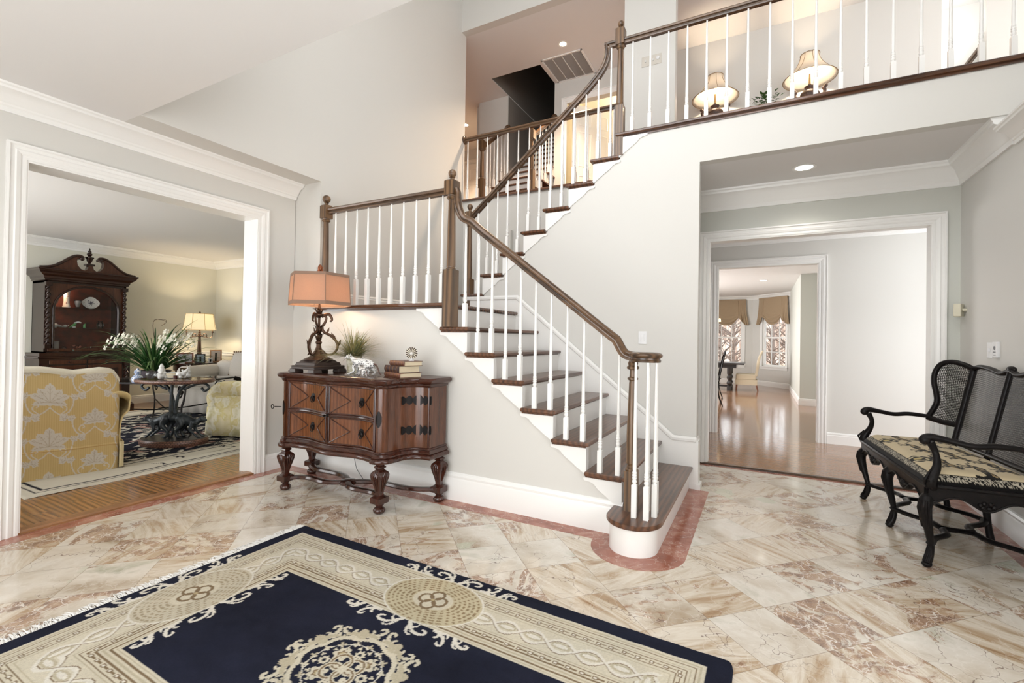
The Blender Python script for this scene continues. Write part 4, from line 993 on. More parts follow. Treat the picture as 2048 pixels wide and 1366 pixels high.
LB1 = plain('brown_leather', (.14, .055, .035), .42); LB2 = plain('dark_leather', (.050, .022, .022), .35); LB3 = plain('red_brown_leather', (.17, .06, .035), .42)
book((-2.50, 2.86, 1.0), .19, .25, .036, LB3, 'bottom brown leather book of the stack on the chest', math.radians(70))
book((-2.51, 2.86, 1.036), .18, .24, .054, LB2, 'thick dark leather book in the middle of the stack on the chest', math.radians(69))
book((-2.475, 2.865, 1.090), .165, .215, .038, LB1, 'top brown book of the stack, under the fluted gold disc', math.radians(73))
def disc():
    t = thing('fluted_disc', 'small fluted gold and white disc on a clear foot on the top book', 'ornament', (-2.41, 2.85, 1.1285), math.radians(35))
    NTm = NT('gold_white_flutes'); tc = NTm.n('ShaderNodeTexCoord'); sp = NTm.n('ShaderNodeSeparateXYZ'); NTm.l(tc.outputs['Object'], sp.inputs[0])
    an = NTm.math('ARCTAN2', NTm.math('SUBTRACT', sp.outputs[2], .062), sp.outputs[0]); w = NTm.math('FRACT', NTm.math('MULTIPLY', an, 16/(2*PI)))
    NTm.col(NTm.mix(NTm.math('GREATER_THAN', w, .42), srgb(235, 228, 210), srgb(50, 28, 10))); NTm.set(rough=.35)
    m = MB(); n = 104
    vs = [(0, -.010, .062)]; 
    for r, y in ((.012, -.008), (.030, -.004), (.045, 0), (.045, .006)):
        for k in range(n):
            a = 2*PI*k/n; y2 = y-(.003 if (k//2) % 2 else 0)*(r > .02); rr = r*(1+.02*((k//2) % 2)); vs.append((rr*math.cos(a), y2, .062+rr*math.sin(a)))
    fs = [(0, 1+k, 1+(k+1) % n) for k in range(n)]
    for q in range(3):
        for k in range(n): fs.append((1+q*n+k, 1+q*n+(k+1) % n, 1+(q+1)*n+(k+1) % n, 1+(q+1)*n+k))
    fs.append(tuple(1+3*n+k for k in range(n))); m.add(vs, fs); m.build('disc', NTm.m, t)
    m = MB(); m.ball((0, -.014, .058), .013); m.build('centre_stone', plain('milky_stone', (.75, .73, .70), .15), t, smooth=60)
    m = MB(); m.lathe([(.022, 0), (.022, .004), (.008, .008), (.006, .02), (.012, .024)], 16); m.build('foot', plain('clear_foot', (.8, .8, .8), .05), t, smooth=40)
disc()
# ---------------------------------------------------------------- painted-by-weave surfaces (vertex colours of the cloth itself)
class Canvas:
    def __init__(s, w, h, res, base):
        s.w, s.h = w, h; s.nx = int(round(w/res))+1; s.ny = int(round(h/res))+1
        s.x, s.y = np.meshgrid(np.linspace(0, w, s.nx), np.linspace(0, h, s.ny), indexing='ij')
        s.c = np.empty((s.nx, s.ny, 3)); s.c[:] = srgb(*base); s.clip = None
    def put(s, mask, col):
        if s.clip is not None: mask = mask & s.clip
        s.c[mask] = srgb(*col)
    def stroke(s, pts, w, col, jag=0.0):
        P = np.array(pts, float)[:, :2]; n = len(P); Wd = np.array(w if isinstance(w, (list, tuple, np.ndarray)) else [w]*n, float)
        m = Wd.max()+abs(jag)
        x0, y0 = P.min(0)-m; x1, y1 = P.max(0)+m
        i0, i1 = max(0, int(x0/s.w*(s.nx-1))), min(s.nx, int(x1/s.w*(s.nx-1))+2); j0, j1 = max(0, int(y0/s.h*(s.ny-1))), min(s.ny, int(y1/s.h*(s.ny-1))+2)
        if i1 <= i0 or j1 <= j0: return
        X = s.x[i0:i1, j0:j1]; Y = s.y[i0:i1, j0:j1]; M_ = np.zeros(X.shape, bool)
        for k in range(n-1):
            a, b = P[k], P[k+1]; d = b-a; L2 = (d*d).sum()+1e-12
            t = np.clip(((X-a[0])*d[0]+(Y-a[1])*d[1])/L2, 0, 1)
            D = np.hypot(X-a[0]-t*d[0], Y-a[1]-t*d[1]); ww = Wd[k]+(Wd[k+1]-Wd[k])*t
            if jag: ww = ww+jag*np.sign(np.sin((t+k)*9.0))*(ww > 0)
            M_ |= D < ww
        if s.clip is not None: M_ &= s.clip[i0:i1, j0:j1]
        s.c[i0:i1, j0:j1][M_] = srgb(*col)
    def blob(s, x, y, r, col, lobes=0, amp=.25, rot=0.0, sx=1.0, sy=1.0):
        dx = (s.x-x)/sx; dy = (s.y-y)/sy; D = np.hypot(dx, dy)
        rr = r*(1+amp*np.cos(lobes*(np.arctan2(dy, dx)-rot))) if lobes else r
        s.put(D < rr, col)
def colgrid(c, name, mat, fn, parent=None, solid=0.0, smooth=None, uvflip=False):
    """grid mesh following fn(u, v) -> xyz arrays with the canvas as its colour attribute"""
    X, Y, Z = fn(c.x, c.y); nx, ny = c.nx, c.ny
    co = np.stack([X, Y, Z], -1).reshape(-1, 3)
    idx = np.arange(nx*ny).reshape(nx, ny)
    q = np.stack([idx[:-1, :-1], idx[1:, :-1], idx[1:, 1:], idx[:-1, 1:]], -1).reshape(-1, 4)
    me = bpy.data.meshes.new(name); me.vertices.add(len(co)); me.vertices.foreach_set('co', co.ravel())
    me.loops.add(q.size); me.loops.foreach_set('vertex_index', q.ravel()); me.polygons.add(len(q))
    me.polygons.foreach_set('loop_start', np.arange(0, q.size, 4)); me.polygons.foreach_set('loop_total', np.full(len(q), 4))
    me.update(calc_edges=True); me.validate()
    at = me.color_attributes.new('Col', 'FLOAT_COLOR', 'POINT'); cc = np.ones((nx*ny, 4), np.float32); cc[:, :3] = c.c.reshape(-1, 3); at.data.foreach_set('color', cc.ravel())
    me.materials.append(mat); me.shade_smooth()
    o = bpy.data.objects.new(name, me); COL.objects.link(o); o.parent = parent
    if solid: d = o.modifiers.new('solid', 'SOLIDIFY'); d.thickness = solid; d.offset = -1
    return o
NAVY, NAVY2, CREAM, CREAM2, KHAKI, BROWN, IVORY = (34, 37, 53), (20, 24, 46), (228, 221, 200), (206, 197, 172), (200, 184, 146), (142, 122, 96), (242, 238, 226)
def curl(c, x, y, ang, L, col, w=.010, hand=1, jag=.002):
    """an acanthus scroll: stem with hooked end and side leaves"""
    ca, sa = math.cos(ang), math.sin(ang)
    def T(u, v): return (x+(u*ca-v*hand*sa)*L, y+(u*sa+v*hand*ca)*L)
    c.stroke([T(*p) for p in bez([(0, 0), (.3, .10), (.6, .12), (.85, .0), (.95, -.16), (.82, -.26), (.68, -.18)], 16)], list(np.linspace(w, w*.45, 17)), col, jag)
    c.stroke([T(*p) for p in bez([(.15, .05), (.35, .26), (.58, .34), (.70, .26)], 8)], list(np.linspace(w*.9, w*.3, 9)), col, jag)
    c.stroke([T(*p) for p in bez([(.35, .08), (.42, -.08), (.36, -.22)], 6)], list(np.linspace(w*.8, w*.25, 7)), col, jag)
def build_rug():
    W_, H_ = 2.66, 1.67; c = Canvas(W_, H_, .0045, NAVY); x, y = c.x, c.y
    dl = np.minimum(x, W_-x); dv = np.minimum(y, H_-y); d = np.minimum(dl, dv); s = np.where(dl < dv, y, x)
    rng = np.random.RandomState(3)
    c.put((d > .092) & (d < .462), CREAM)
    for a, b_, col in ((.108, .113, CREAM2), (.124, .130, BROWN), (.140, .146, CREAM2), (.154, .160, BROWN), (.192, .198, BROWN), (.208, .212, CREAM2), (.345, .350, CREAM2), (.358, .364, BROWN), (.396, .402, BROWN), (.414, .419, CREAM2), (.432, .438, BROWN), (.448, .452, CREAM2)): c.put((d > a) & (d < b_), col)
    for a, b_ in ((.164, .190), (.368, .393)):
        m = (a+b_)/2; u = (s % .056)/.056; c.put((d > a) & (d < b_) & (np.abs(d-m) < .009) & (u > .12) & (u < .5), BROWN); c.put((np.abs(d-m) < .005) & (u > .2) & (u < .42), IVORY); c.put((np.abs(d-m) < .0025) & (u > .5), BROWN)
    for ph in (0, PI):
        k = np.sin(2*PI*s/.26+ph); c.put((d > .216) & (d < .342) & (np.abs(d-.279-.040*k) < .0085), IVORY); c.put((d > .216) & (d < .342) & (np.abs(d-.279-.040*k-.011) < .0022), BROWN)
    u = (s % .13)/.13; c.put((np.abs(d-.279) < .022*np.sin(PI*u)) & (np.abs(u-.5) < .33), CREAM2); c.put((np.abs(d-.279) < .010*np.sin(PI*u)) & (np.abs(u-.5) < .25), IVORY)
    # round medallions in the middle of each side
    for mx, my, ang in ((W_/2, H_-.277, 0), (W_/2, .277, 0), (.277, H_/2, PI/2), (W_-.277, H_/2, PI/2)):
        ex = np.abs((x-mx)*math.cos(ang)+(y-my)*math.sin(ang)); ey = np.abs(-(x-mx)*math.sin(ang)+(y-my)*math.cos(ang))
        D = np.hypot(ex/1.45, ey); th = np.arctan2(ey, ex/1.45); c.put(D < .188, (214, 203, 172) if ang == 0 else (218, 210, 188)); c.put((D > .183) & (D < .190), IVORY)
        for r in np.arange(.085, .178, .017):
            ph = (th*r/.026+r*71) % 1; c.put((np.abs(D-r) < .0042) & (ph < .55+.2*np.sin(7*th)), (160, 140, 110) if ang == 0 else (182, 169, 144))
        c.put(D < .075, CREAM if ang == 0 else CREAM)
        for k in range(4):
            a = PI/4+k*PI/2; cx_, cy_ = mx+.038*math.cos(a+PI/4)*1.1, my+.038*math.sin(a+PI/4)*1.1; R = np.hypot(x-cx_, y-cy_); c.put((np.abs(R-.034) < .007), BROWN)
        c.put((np.abs(x-mx) < .010) & (np.abs(y-my) < .010), KHAKI)
        for sg in (-1, 1):                        # scrolls breaking out over the navy on both edges of the band
            for e in (-1, 1):
                for q, L, hh in ((.02, .13, 1), (.16, .11, -1), (.27, .09, 1)):
                    lx, ly = e*q, sg*(.186-.0*q)
                    px = mx+lx*math.cos(ang)-ly*math.sin(ang); py = my+lx*math.sin(ang)+ly*math.cos(ang)
                    base_a = ang+(0 if e > 0 else PI)+sg*e*.55; curl(c, px, py, base_a, L, IVORY, .0085, hh*e*sg)
    # navy abrash
    inner = (d >= .462) | (d <= .092)
    # central medallion
    mx, my = W_/2, H_/2
    def ring8(fn):
        for k in range(8):
            a = 2*PI*k/8; fn(a, 1); fn(a, -1)
    def P(a, r): return (mx+.80*r*math.cos(a)*1.04, my+.80*r*math.sin(a)*.92)
    for k in range(8):
        a = 2*PI*k/8+PI/8
        for h in (-1, 1):
            p = P(a, .285); q = P(a+h*.10, .36); an = math.atan2(q[1]-p[1], q[0]-p[0]); curl(c, p[0], p[1], an+h*.9, .108, CREAM, .010, h); 
            c.stroke([P(a+h*.04, .25), P(a+h*.12, .285), P(a+h*.26, .29), P(a+h*.36, .265)], [.009, .010, .009, .004], CREAM2, .003)
        c.stroke([P(a, .262), P(a, .30), P(a+.03, .335)], [.012, .018, .004], CREAM2, .004)
    pts = [P(2*PI*k/160, .232+.020*abs(math.cos(4*2*PI*k/160))) for k in range(161)]
    c.stroke(pts, .0085, CREAM, .0015)
    for k in range(16):
        a = 2*PI*k/16; p = P(a, .195); c.blob(p[0], p[1], .013, CREAM if k % 2 else CREAM2, 4, .4, a); p = P(a+.2, .165); c.blob(p[0], p[1], .008, CREAM, 3, .4, a)
        c.stroke([P(a+t, .180+.012*math.sin(8*t)) for t in np.linspace(0, .3, 6)], .0025, IVORY)
    for k in range(4):
        a = PI/4+k*PI/2; p = P(a, .115); c.blob(p[0], p[1], .036, CREAM, 6, .16, a); c.blob(p[0], p[1], .020, BROWN, 6, .1); c.blob(p[0], p[1], .012, KHAKI)
        p = P(k*PI/2, .125); c.blob(p[0], p[1], .022, CREAM, 8, .2, a); c.blob(p[0], p[1], .008, NAVY)
    for k in range(4):
        a = PI/4+k*PI/2; cx_, cy_ = P(a, .055); R = np.hypot(x-cx_, y-cy_); c.put(np.abs(R-.040) < .010, CREAM); c.put(np.abs(R-.040) < .004, BROWN)
    c.put((np.abs(x-mx) < .016) & (np.abs(y-my) < .016), CREAM)
    n = rng.rand(c.nx, c.ny)
    jx = rng.normal(0, .5, c.c.shape[:2]); c.c *= (1+.10*jx)[..., None].clip(.7, 1.3)
    # abrash: uneven dye lots in the navy wool
    def soft(n):
        g = rng.rand(n, n); u = x/W_*(n-1); v = y/H_*(n-1); i = np.clip(u.astype(int), 0, n-2); j = np.clip(v.astype(int), 0, n-2); a = u-i; b = v-j; a = a*a*(3-2*a); b = b*b*(3-2*b)
        return g[i, j]*(1-a)*(1-b)+g[i+1, j]*a*(1-b)+g[i, j+1]*(1-a)*b+g[i+1, j+1]*a*b
    ab = .55*soft(9)+.30*soft(24)+.25*soft(60); nav = c.c[..., 0] < .06; c.c[nav] *= (.62+.75*ab[nav])[..., None]
    t = thing('area_rug', 'navy foyer rug with cream patterned border and round central medallion', 'rug', (-2.738, 2.167-1.67*math.cos(math.radians(1.1)), 0), math.radians(-1.1))
    t.location = (-2.738-1.67*math.sin(math.radians(1.1)), 2.167-1.67, 0.001)
    RUGM = attrmat('wool_pile', 1.0, 0, 420, .28, .5)
    def f(X, Y):
        r = .05; ex = np.minimum(X, W_-X); ey = np.minimum(Y, H_-Y)
        X2, Y2 = X.copy(), Y.copy(); z = .013*np.clip(np.minimum(ex, ey)/.010, 0, 1)**.5+.0008*np.sin(X*37)*np.sin(Y*31)+.002*np.clip(np.sin(X*2.1+1)*np.sin(Y*3), 0, 1)
        # softly rounded far right corner
        cx_, cy_ = W_-r, H_-r; m = (X > cx_) & (Y > cy_); dd = np.hypot(X-cx_, Y-cy_); k = np.where(m & (dd > r), r/np.maximum(dd, 1e-6), 1); X2 = np.where(m, cx_+(X-cx_)*k, X); Y2 = np.where(m, cy_+(Y-cy_)*k, Y)
        return X2, Y2, z
    colgrid(c, 'pile', RUGM, f, t)
    FR = plain('cotton_fringe', (.88, .87, .84), .9); m = MB(); random.seed(8)
    for i in range(560):
        y0 = .004+H_*(i+random.random()*.7)/560*.995; L = random.uniform(.045, .085); sw = random.uniform(-.035, .035); r = random.uniform(.0016, .0028)
        m.tube([(.003, y0, .006), (-L*.35, y0+sw*.2, .006+random.uniform(0, .006)), (-L*.7, y0+sw*.7, .004+random.uniform(0, .006)), (-L, y0+sw, .002)], [r*1.3, r, r, r*.4], 4)
    m.build('fringe', FR, t)
build_rug()
# ---------------------------------------------------------------- black cane settee
BLK = NT('ebonised_wood'); _v = BLK.coord(); _n = BLK.noise(_v, 30, 4, .7); BLK.col(BLK.ramp(_n.outputs[0], [(.35, (.006, .0055, .0055)), (.64, (.012, .010, .010)), (.74, (.06, .035, .024))])); BLK.set(rough=.34, spec=.16); BLK = BLK.m
def canemat(name, c, ax):
    t = NT(name); tc = t.n('ShaderNodeTexCoord'); sp = t.n('ShaderNodeSeparateXYZ'); t.l(tc.outputs['UV'], sp.inputs[0])
    u, v = sp.outputs[0], sp.outputs[1]; S = 78.0
    def band(e, w):
        f = t.math('FRACT', t.math('MULTIPLY', e, S)); return t.math('LESS_THAN', f, w)
    h = t.math('MAXIMUM', band(u, .34), band(v, .34))
    dg = t.math('MAXIMUM', band(t.math('MULTIPLY', t.math('ADD', u, v), .5), .12), band(t.math('MULTIPLY', t.math('SUBTRACT', u, v), .5), .12))
    a = t.math('MAXIMUM', h, dg); t.l(a, t.b.inputs['Alpha']); t.col(c); t.set(rough=.4, spec=.12); return t.m
CANE = canemat('black_cane', (.022, .020, .019), 'x')
def uvgrid(nu, nv, fn, uvfn, name, mat, parent, solid=0.0):
    m = MB().grid(nu, nv, fn); o = m.build(name, mat, parent, smooth=0)
    me = o.data; uv = me.uv_layers.new(name='UVMap'); 
    pts = [uvfn(i/(nu-1), j/(nv-1)) for i in range(nu) for j in range(nv)]
    vi = np.zeros(len(me.loops), int); me.loops.foreach_get('vertex_index', vi); uv.data.foreach_set('uv', np.array(pts, np.float32)[vi].ravel()); return o
def settee():
    t = thing('settee', 'black carved settee with cane back and leopard-patterned seat by the right wall', 'settee', (.828, 4.267, 0), math.radians(-85.8))
    hw = .66; SD = .53
    # local: +x towards the camera, -y faces the room, z up
    def leg(x, y, front=True, rot=0.0):
        m = MB(); s = 1 if x > .1 else (-1 if x < -.1 else 0); dy = -1 if front else 1
        o = (s*.03, dy*.03) if front else (0, dy*.015)
        if front:
            p = [(x, y, .42), (x+o[0]*.8, y+o[1]*.9, .385), (x+o[0]*.9, y+o[1], .33), (x+o[0]*.3, y+o[1]*.3, .22), (x-o[0]*.35, y-o[1]*.35, .12), (x-o[0]*.1, y-o[1]*.1, .055), (x+o[0]*.45, y+o[1]*.55, .020)]
            r = [.034, .036, .032, .022, .017, .018, .022]
        else:
            p = [(x, y, .44), (x, y, .33), (x, y+.01, .2), (x, y+.02, .10), (x, y+.035, .0)]; r = [.026, .024, .021, .020, .022]
        q = bez([a+(b,) for a, b in zip(p, r)], 30); m.tube([a[:3] for a in q], [a[3] for a in q], 10)
        if front:
            e = p[-1]; m.ball((e[0], e[1], .016), .026, sc=(1, 1, .6)); m.lathe([(.016, 0), (.018, .006), (.012, .012)], 12, (e[0], e[1], 0))
            for k in range(-2, 3):       # carved leaf on the knee and flutes on the foot
                a = math.atan2(o[1], o[0])+k*.42; ca, sa = math.cos(a), math.sin(a)
                m.tube([(x+o[0]*.9+.030*ca, y+o[1]*.9+.030*sa, .40), (x+o[0]*.9+.034*ca, y+o[1]*.9+.034*sa, .35), (x+o[0]*.5+.024*ca, y+o[1]*.5+.024*sa, .28-.02*abs(k)), (x+o[0]*.2+.018*ca, y+o[1]*.2+.018*sa, .22)], [.005, .009, .007, .002], 6)
                m.tube([(x-o[0]*.2+.014*ca, y-o[1]*.2+.014*sa, .12), (x+.017*ca, y+.017*sa, .07), (e[0]+.018*ca, e[1]+.018*sa, .03)], [.002, .006, .005], 6)
        return m.build('leg', BLK, t, smooth=50)
    for x in (-.64, 0, .64): leg(x, .03)
    for x in (-.64, 0, .64): leg(x, SD+.0, False)
    # seat rails with carved serpentine apron
    m = MB()
    def apron(xa, xb, y, z0=.475):
        n = 30; top = [(xa+(xb-xa)*k/n, z0) for k in range(n+1)]
        bot = [(xa+(xb-xa)*k/n, z0-.062-.018*math.cos(2*PI*k/n*2)-.03*math.exp(-((k/n-.5)/.11)**2)-.02*math.exp(-((k/n)/.08)**2)-.02*math.exp(-((1-k/n)/.08)**2)) for k in range(n+1)]
        m.prism(top+bot[::-1], y-.016, y+.016, 'y')
        m.tube([(a, y-.018, b+.006) for a, b in bot], .006, 6)
        cx = (xa+xb)/2
        for k in range(9):
            a = 2*PI*k/9; m.ball((cx+.028*math.cos(a), y-.020, .402+.016*math.sin(a)), .012, 8, 6)
        m.ball((cx, y-.024, .402), .014, 10, 7)
        for s in (-1, 1):
            m.tube([(cx+s*.04, y-.019, .405), (cx+s*.075, y-.021, .42), (cx+s*.105, y-.019, .405)], [.010, .008, .003], 6)
    apron(-hw, 0, .012); apron(0, hw, .012); m.build('apron', BLK, t, smooth=50)
    for s in (-1, 1):
        m = MB(); n = 24; top = [(.012+(SD-.012)*k/n, .475) for k in range(n+1)]; bot = [(.012+(SD-.012)*k/n, .475-.07-.02*math.cos(2*PI*k/n*2)-.02*math.exp(-((k/n-.5)/.12)**2)) for k in range(n+1)]
        m.prism(top+bot[::-1], s*(hw+.005)-.016, s*(hw+.005)+.016, 'x'); m.tube([(s*(hw+.022), a, b+.006) for a, b in bot], .006, 6)
        for k in range(7): m.ball((s*(hw+.024), .27+.03*math.cos(k), .405+.014*math.sin(k)), .012, 8, 6)
        m.build('side_rail', BLK, t, smooth=50)
    m = MB(); pr = [(.0, .0), (.006, .010), (.0, .022), (-.02, .022), (-.02, 0)]
    m.sweep([(-hw-.02, SD, .472), (-hw-.02, -.004, .472), (hw+.02, -.004, .472), (hw+.02, SD, .472)], [(-a, b) for a, b in pr], (0, 0, 1)); m.box(-hw, hw, .0, SD+.02, .44, .482); m.build('seat_frame', BLK, t, smooth=40)
    # woven seat
    Ws, Ds = 1.30, .55; c = Canvas(Ws, Ds, .004, (222, 205, 170)); d = np.minimum(np.minimum(c.x, Ws-c.x), np.minimum(c.y, Ds-c.y)); rs = np.random.RandomState(4)
    def leopard(x, y, a, L):
        ca, sa = math.cos(a), math.sin(a); T = lambda u, v: (x+(u*ca-v*sa)*L, y+(u*sa+v*ca)*L)
        B = (28, 26, 26)
        body = bez([(-.5, .02), (-.25, .07), (0, .03), (.25, .07), (.42, .10)], 14); c.stroke([T(*p) for p in body], list(np.interp(range(15), [0, 4, 8, 12, 14], [.05*L, .10*L, .08*L, .10*L, .07*L])), B)
        c.stroke([T(*p) for p in ((.42, .10), (.52, .13), (.60, .10))], [.07*L, .075*L, .04*L], B)
        for p, q in (((-.42, -.02), (-.50, -.20)), ((-.34, -.02), (-.30, -.22)), ((.28, 0), (.26, -.20)), ((.36, 0), (.46, -.18))): c.stroke([T(*p), T((p[0]+q[0])/2+.04, (p[1]+q[1])/2), T(*q), T(q[0]+.06, q[1]-.01)], [.045*L, .03*L, .022*L, .02*L], B)
        c.stroke([T(*p) for p in bez([(-.5, .03), (-.62, .0), (-.70, .10), (-.80, .12)], 10)], .018*L, B)
        for k in range(34):
            u = rs.uniform(-.48, .55); v = rs.uniform(-.0, .13); q = T(u, v); R = np.hypot(c.x-q[0], c.y-q[1]); c.put((R < .024*L) & (R > .012*L), (190, 165, 120))
    for i, x in enumerate((.20, .62, 1.04)):
        for j, y in enumerate((.17, .30, .42)): leopard(x+(.14 if j % 2 else -.02), y, math.radians(4), .27)
    for x in (.34, .96):
        c.blob(x, .07, .075, (24, 22, 22), 8, .12); c.blob(x, .07, .058, (215, 200, 165)); c.blob(x, .07, .045, (24, 22, 22), 6, .15); c.blob(x, .07, .022, (200, 180, 120))
    spk = rs.rand(c.nx, c.ny) > .5; bb = (d < .034); c.put(bb, (22, 20, 20)); c.put(bb & spk & (d > .008) & (d < .029), (196, 188, 170))
    def f(X, Y):
        ex = np.minimum(X, Ws-X)/.10; ey = np.minimum(Y, Ds-Y)/.09; k = np.clip(ex, 0, 1); l = np.clip(ey, 0, 1); h = np.sqrt(1-(1-k)**2)*np.sqrt(1-(1-l)**2)
        return X-Ws/2, Y+.005, .486+.082*h+.008*np.sin(PI*X/Ws)*np.sin(PI*Y/Ds)
    colgrid(c, 'seat', attrmat('woven_seat', .9, .1, 500, .2, .2), f, t)
    # back frame: posts, crest, lower rail; raked away from the sitter
    def bp(x, z): return (x, SD-.02+(z-.5)*.20+.02, z)   # point on the raked back plane
    crest = bez([(-.50, 1.120), (-.42, 1.158), (-.25, 1.150), (-.10, 1.128), (0, 1.150), (.10, 1.128), (.25, 1.150), (.42, 1.158), (.50, 1.120)], 48)
    m = MB(); m.tube([bp(x, z) for x, z in crest], .021, 10, flat=.8); m.ball(bp(0, 1.16), .030, sc=(1.6, .7, .8)); m.build('crest_rail', BLK, t, smooth=50)
    for x, w in ((-.485, .022), (0, .018), (.485, .022)):
        m = MB(); m.tube([bp(x, .49), bp(x, 1.145)], w, 8, flat=1.1); m.build('back_post', BLK, t, smooth=50)
    m = MB(); m.tube([bp(-.49, .575), bp(.49, .575)], .018, 8); m.build('lower_rail', BLK, t, smooth=50)
    for a, b in ((-.465, -.018), (.018, .465)):
        def fn(u, v, a=a, b=b):
            x = a+(b-a)*u; zt = np.interp(x, [p[0] for p in crest], [p[1] for p in crest]); return bp(x, .585+(zt-.585)*v)
        uvgrid(20, 14, fn, lambda u, v, a=a, b=b: ((b-a)*u, .55*v), 'cane_panel', CANE, t)
    # wings
    for s in (-1, 1):
        def wp(u, z): # u 0 back post .. 1 front edge
            p = bp(.485, z); return (s*(p[0]+.215*u), p[1]-.15*u, z)
        edge = bez([(0, 1.135), (.25, 1.165), (.6, 1.185), (.88, 1.165), (1.0, 1.10), (.97, 1.02), (.82, .93), (.74, .86), (.80, .78), (.88, .725)], 40)
        m = MB(); m.tube([wp(u, z) for u, z in edge], .020, 10); m.tube([wp(.88, .725), wp(.4, .705), wp(0, .70)], .020, 10); m.build('wing_frame', BLK, t, smooth=50)
        n = 24
        zs = np.linspace(.715, 1.15, n)
        ez = [p[1] for p in edge[10:]][::-1]; eu = [p[0] for p in edge[10:]][::-1]
        def fn(u, v): z = .71+(1.165-.71)*v; um = float(np.interp(z, ez, eu)); return wp(um*u, z if z < 1.13 else min(z, float(np.interp(um*u, [p[0] for p in edge[:18]], [p[1] for p in edge[:18]]))))
        uvgrid(14, 18, fn, lambda u, v: (.24*u, .45*v), 'wing_cane', CANE, t)
        # arm: post scroll and curved rest
        a0 = wp(.82, .735)
        m = MB()
        p = [(s*(hw-.005), .035, .47), (s*(hw+.02), .020, .52), (s*(hw+.0), .055, .60), (s*(hw-.035), .060, .67), (s*(hw-.035), .035, .735)]; r = [.030, .030, .021, .017, .022]
        q = bez([a+(b,) for a, b in zip(p, r)], 24); m.tube([a[:3] for a in q], [a[3] for a in q], 10)
        for k in range(-1, 2): m.tube([(s*(hw+.022), .01+.018*k, .49), (s*(hw+.044), .004+.020*k, .525), (s*(hw+.020), .03+.012*k, .58)], [.004, .009, .003], 6)
        m.build('arm_post', BLK, t, smooth=50)
        m = MB(); p = [(s*(hw-.035), .015, .725), (s*(hw-.035), .000, .748), (s*(hw-.035), .035, .765), (s*(hw-.02), .12, .752), (s*(hw+.005), .22, .735), (s*(hw+.01), .32, .745), a0]; r = [.018, .024, .026, .021, .020, .020, .018]
        q = bez([tuple(a)+(b,) for a, b in zip(p, r)], 40); m.tube([a[:3] for a in q], [a[3] for a in q], 10, flat=.85); m.ball((s*(hw-.035), .008, .745), .029); m.build('armrest', BLK, t, smooth=50)
    # serpentine stretchers
    m = MB()
    SP = [(-.026, -.013), (.026, -.013), (.030, 0), (.026, .013), (-.026, .013), (-.030, 0)]
    def rib(pts): m.tube([(p[0], p[1], .135) for p in bez(pts, 40)], .023, 8, flat=.62, up=(0, 0, 1))
    for a, b in ((-.64, 0), (0, .64)):
        cx = (a+b)/2
        for s in (-1, 1):
            y0 = .035 if s < 0 else SD; yc = .275+s*.0
            rib([(a, y0), (a+.10, y0-s*.05), (cx-.12, yc+s*.10), (cx-.02, yc+s*.075), (cx, yc)]); rib([(b, y0), (b-.10, y0-s*.05), (cx+.12, yc+s*.10), (cx+.02, yc+s*.075), (cx, yc)])
    m.build('stretcher', BLK, t, smooth=50)
settee()
# ---------------------------------------------------------------- wall devices
WPL = plain('white_plastic', (.84, .84, .84), .3); CPL = plain('cream_plastic', (.74, .70, .55), .35); DKP = plain('dark_print', (.03, .03, .035), .4)
t = thing('light_switch', 'white rocker light switch on the wall between the stair flights', 'light switch', (-.975, YW, 1.345)); MB().box(-.038, .038, -.006, 0, -.060, .060).build('switch_plate', WPL, t, bevel=.002); MB().box(-.016, .016, -.010, -.005, -.034, .034).build('rocker', WPL, t, bevel=.0015)
t = thing('light_switch', 'cream triple switch plate with a dimmer knob on the short upstairs wall', 'light switch', (-1.17, YU, 4.66)); MB().box(-.115, .115, -.006, 0, -.060, .060).build('switch_plate', plain('cream_switch', (.66, .62, .55), .35), t, bevel=.002)
for x in (-.07, .02): MB().box(x-.006, x+.006, -.016, -.005, -.010, .010).build('toggle', WPL, t)
m = MB(); m.M = Matrix.Translation((.075, -.005, .01)) @ Matrix.Rotation(PI/2, 4, 'X'); m.lathe([(.022, 0), (.020, .012), (.014, .016), (.001, .016)], 16); m.build('dimmer_knob', WPL, t, smooth=40)
t = thing('motion_sensor', 'cream motion sensor in the corner beside the hall opening casing', 'sensor', (XR-.0, 5.30, 1.62), math.radians(0))
m = MB(); m.M = Matrix.Rotation(math.radians(-30), 4, 'Z'); m.box(-.075, -.025, -.045, .045, -.055, .055); m.build('housing', CPL, t, bevel=.006); m = MB(); m.M = Matrix.Rotation(math.radians(-30), 4, 'Z'); m.box(-.0785, -.074, -.034, .034, -.025, .025); m.build('lens', plain('sensor_lens', (.72, .72, .72), .2), t, bevel=.002)
m = MB(); m.tube([(0, 0, 0), (-.03, 0, 0)], .012, 8); m.build('bracket', CPL, t)
t = thing('alarm_keypad', 'white alarm keypad with black round mark on the right wall over the settee', 'keypad', (XR, 4.72, 1.29)); MB().box(-.020, 0, -.050, .022, -.058, .058).build('housing', WPL, t, bevel=.003)
m = MB(); m.M = Matrix.Translation((-.0205, -.016, .012)) @ Matrix.Rotation(-PI/2, 4, 'Y'); m.lathe([(.014, 0), (.014, .002), (.001, .002)], 20); m.build('round_mark', DKP, t)
MB().box(-.0215, -.0195, -.034, .004, -.022, -.014).build('print_line', DKP, t); MB().box(-.0215, -.0195, -.034, .000, -.042, -.037).build('print_line', DKP, t)
t = thing('light_switch', 'white switch plate beside the alarm keypad on the right wall', 'light switch', (XR, 4.83, 1.285)); MB().box(-.006, 0, -.045, .045, -.060, .060).build('switch_plate', WPL, t, bevel=.002); MB().box(-.016, -.005, -.006, .006, -.012, .012).build('toggle', WPL, t)
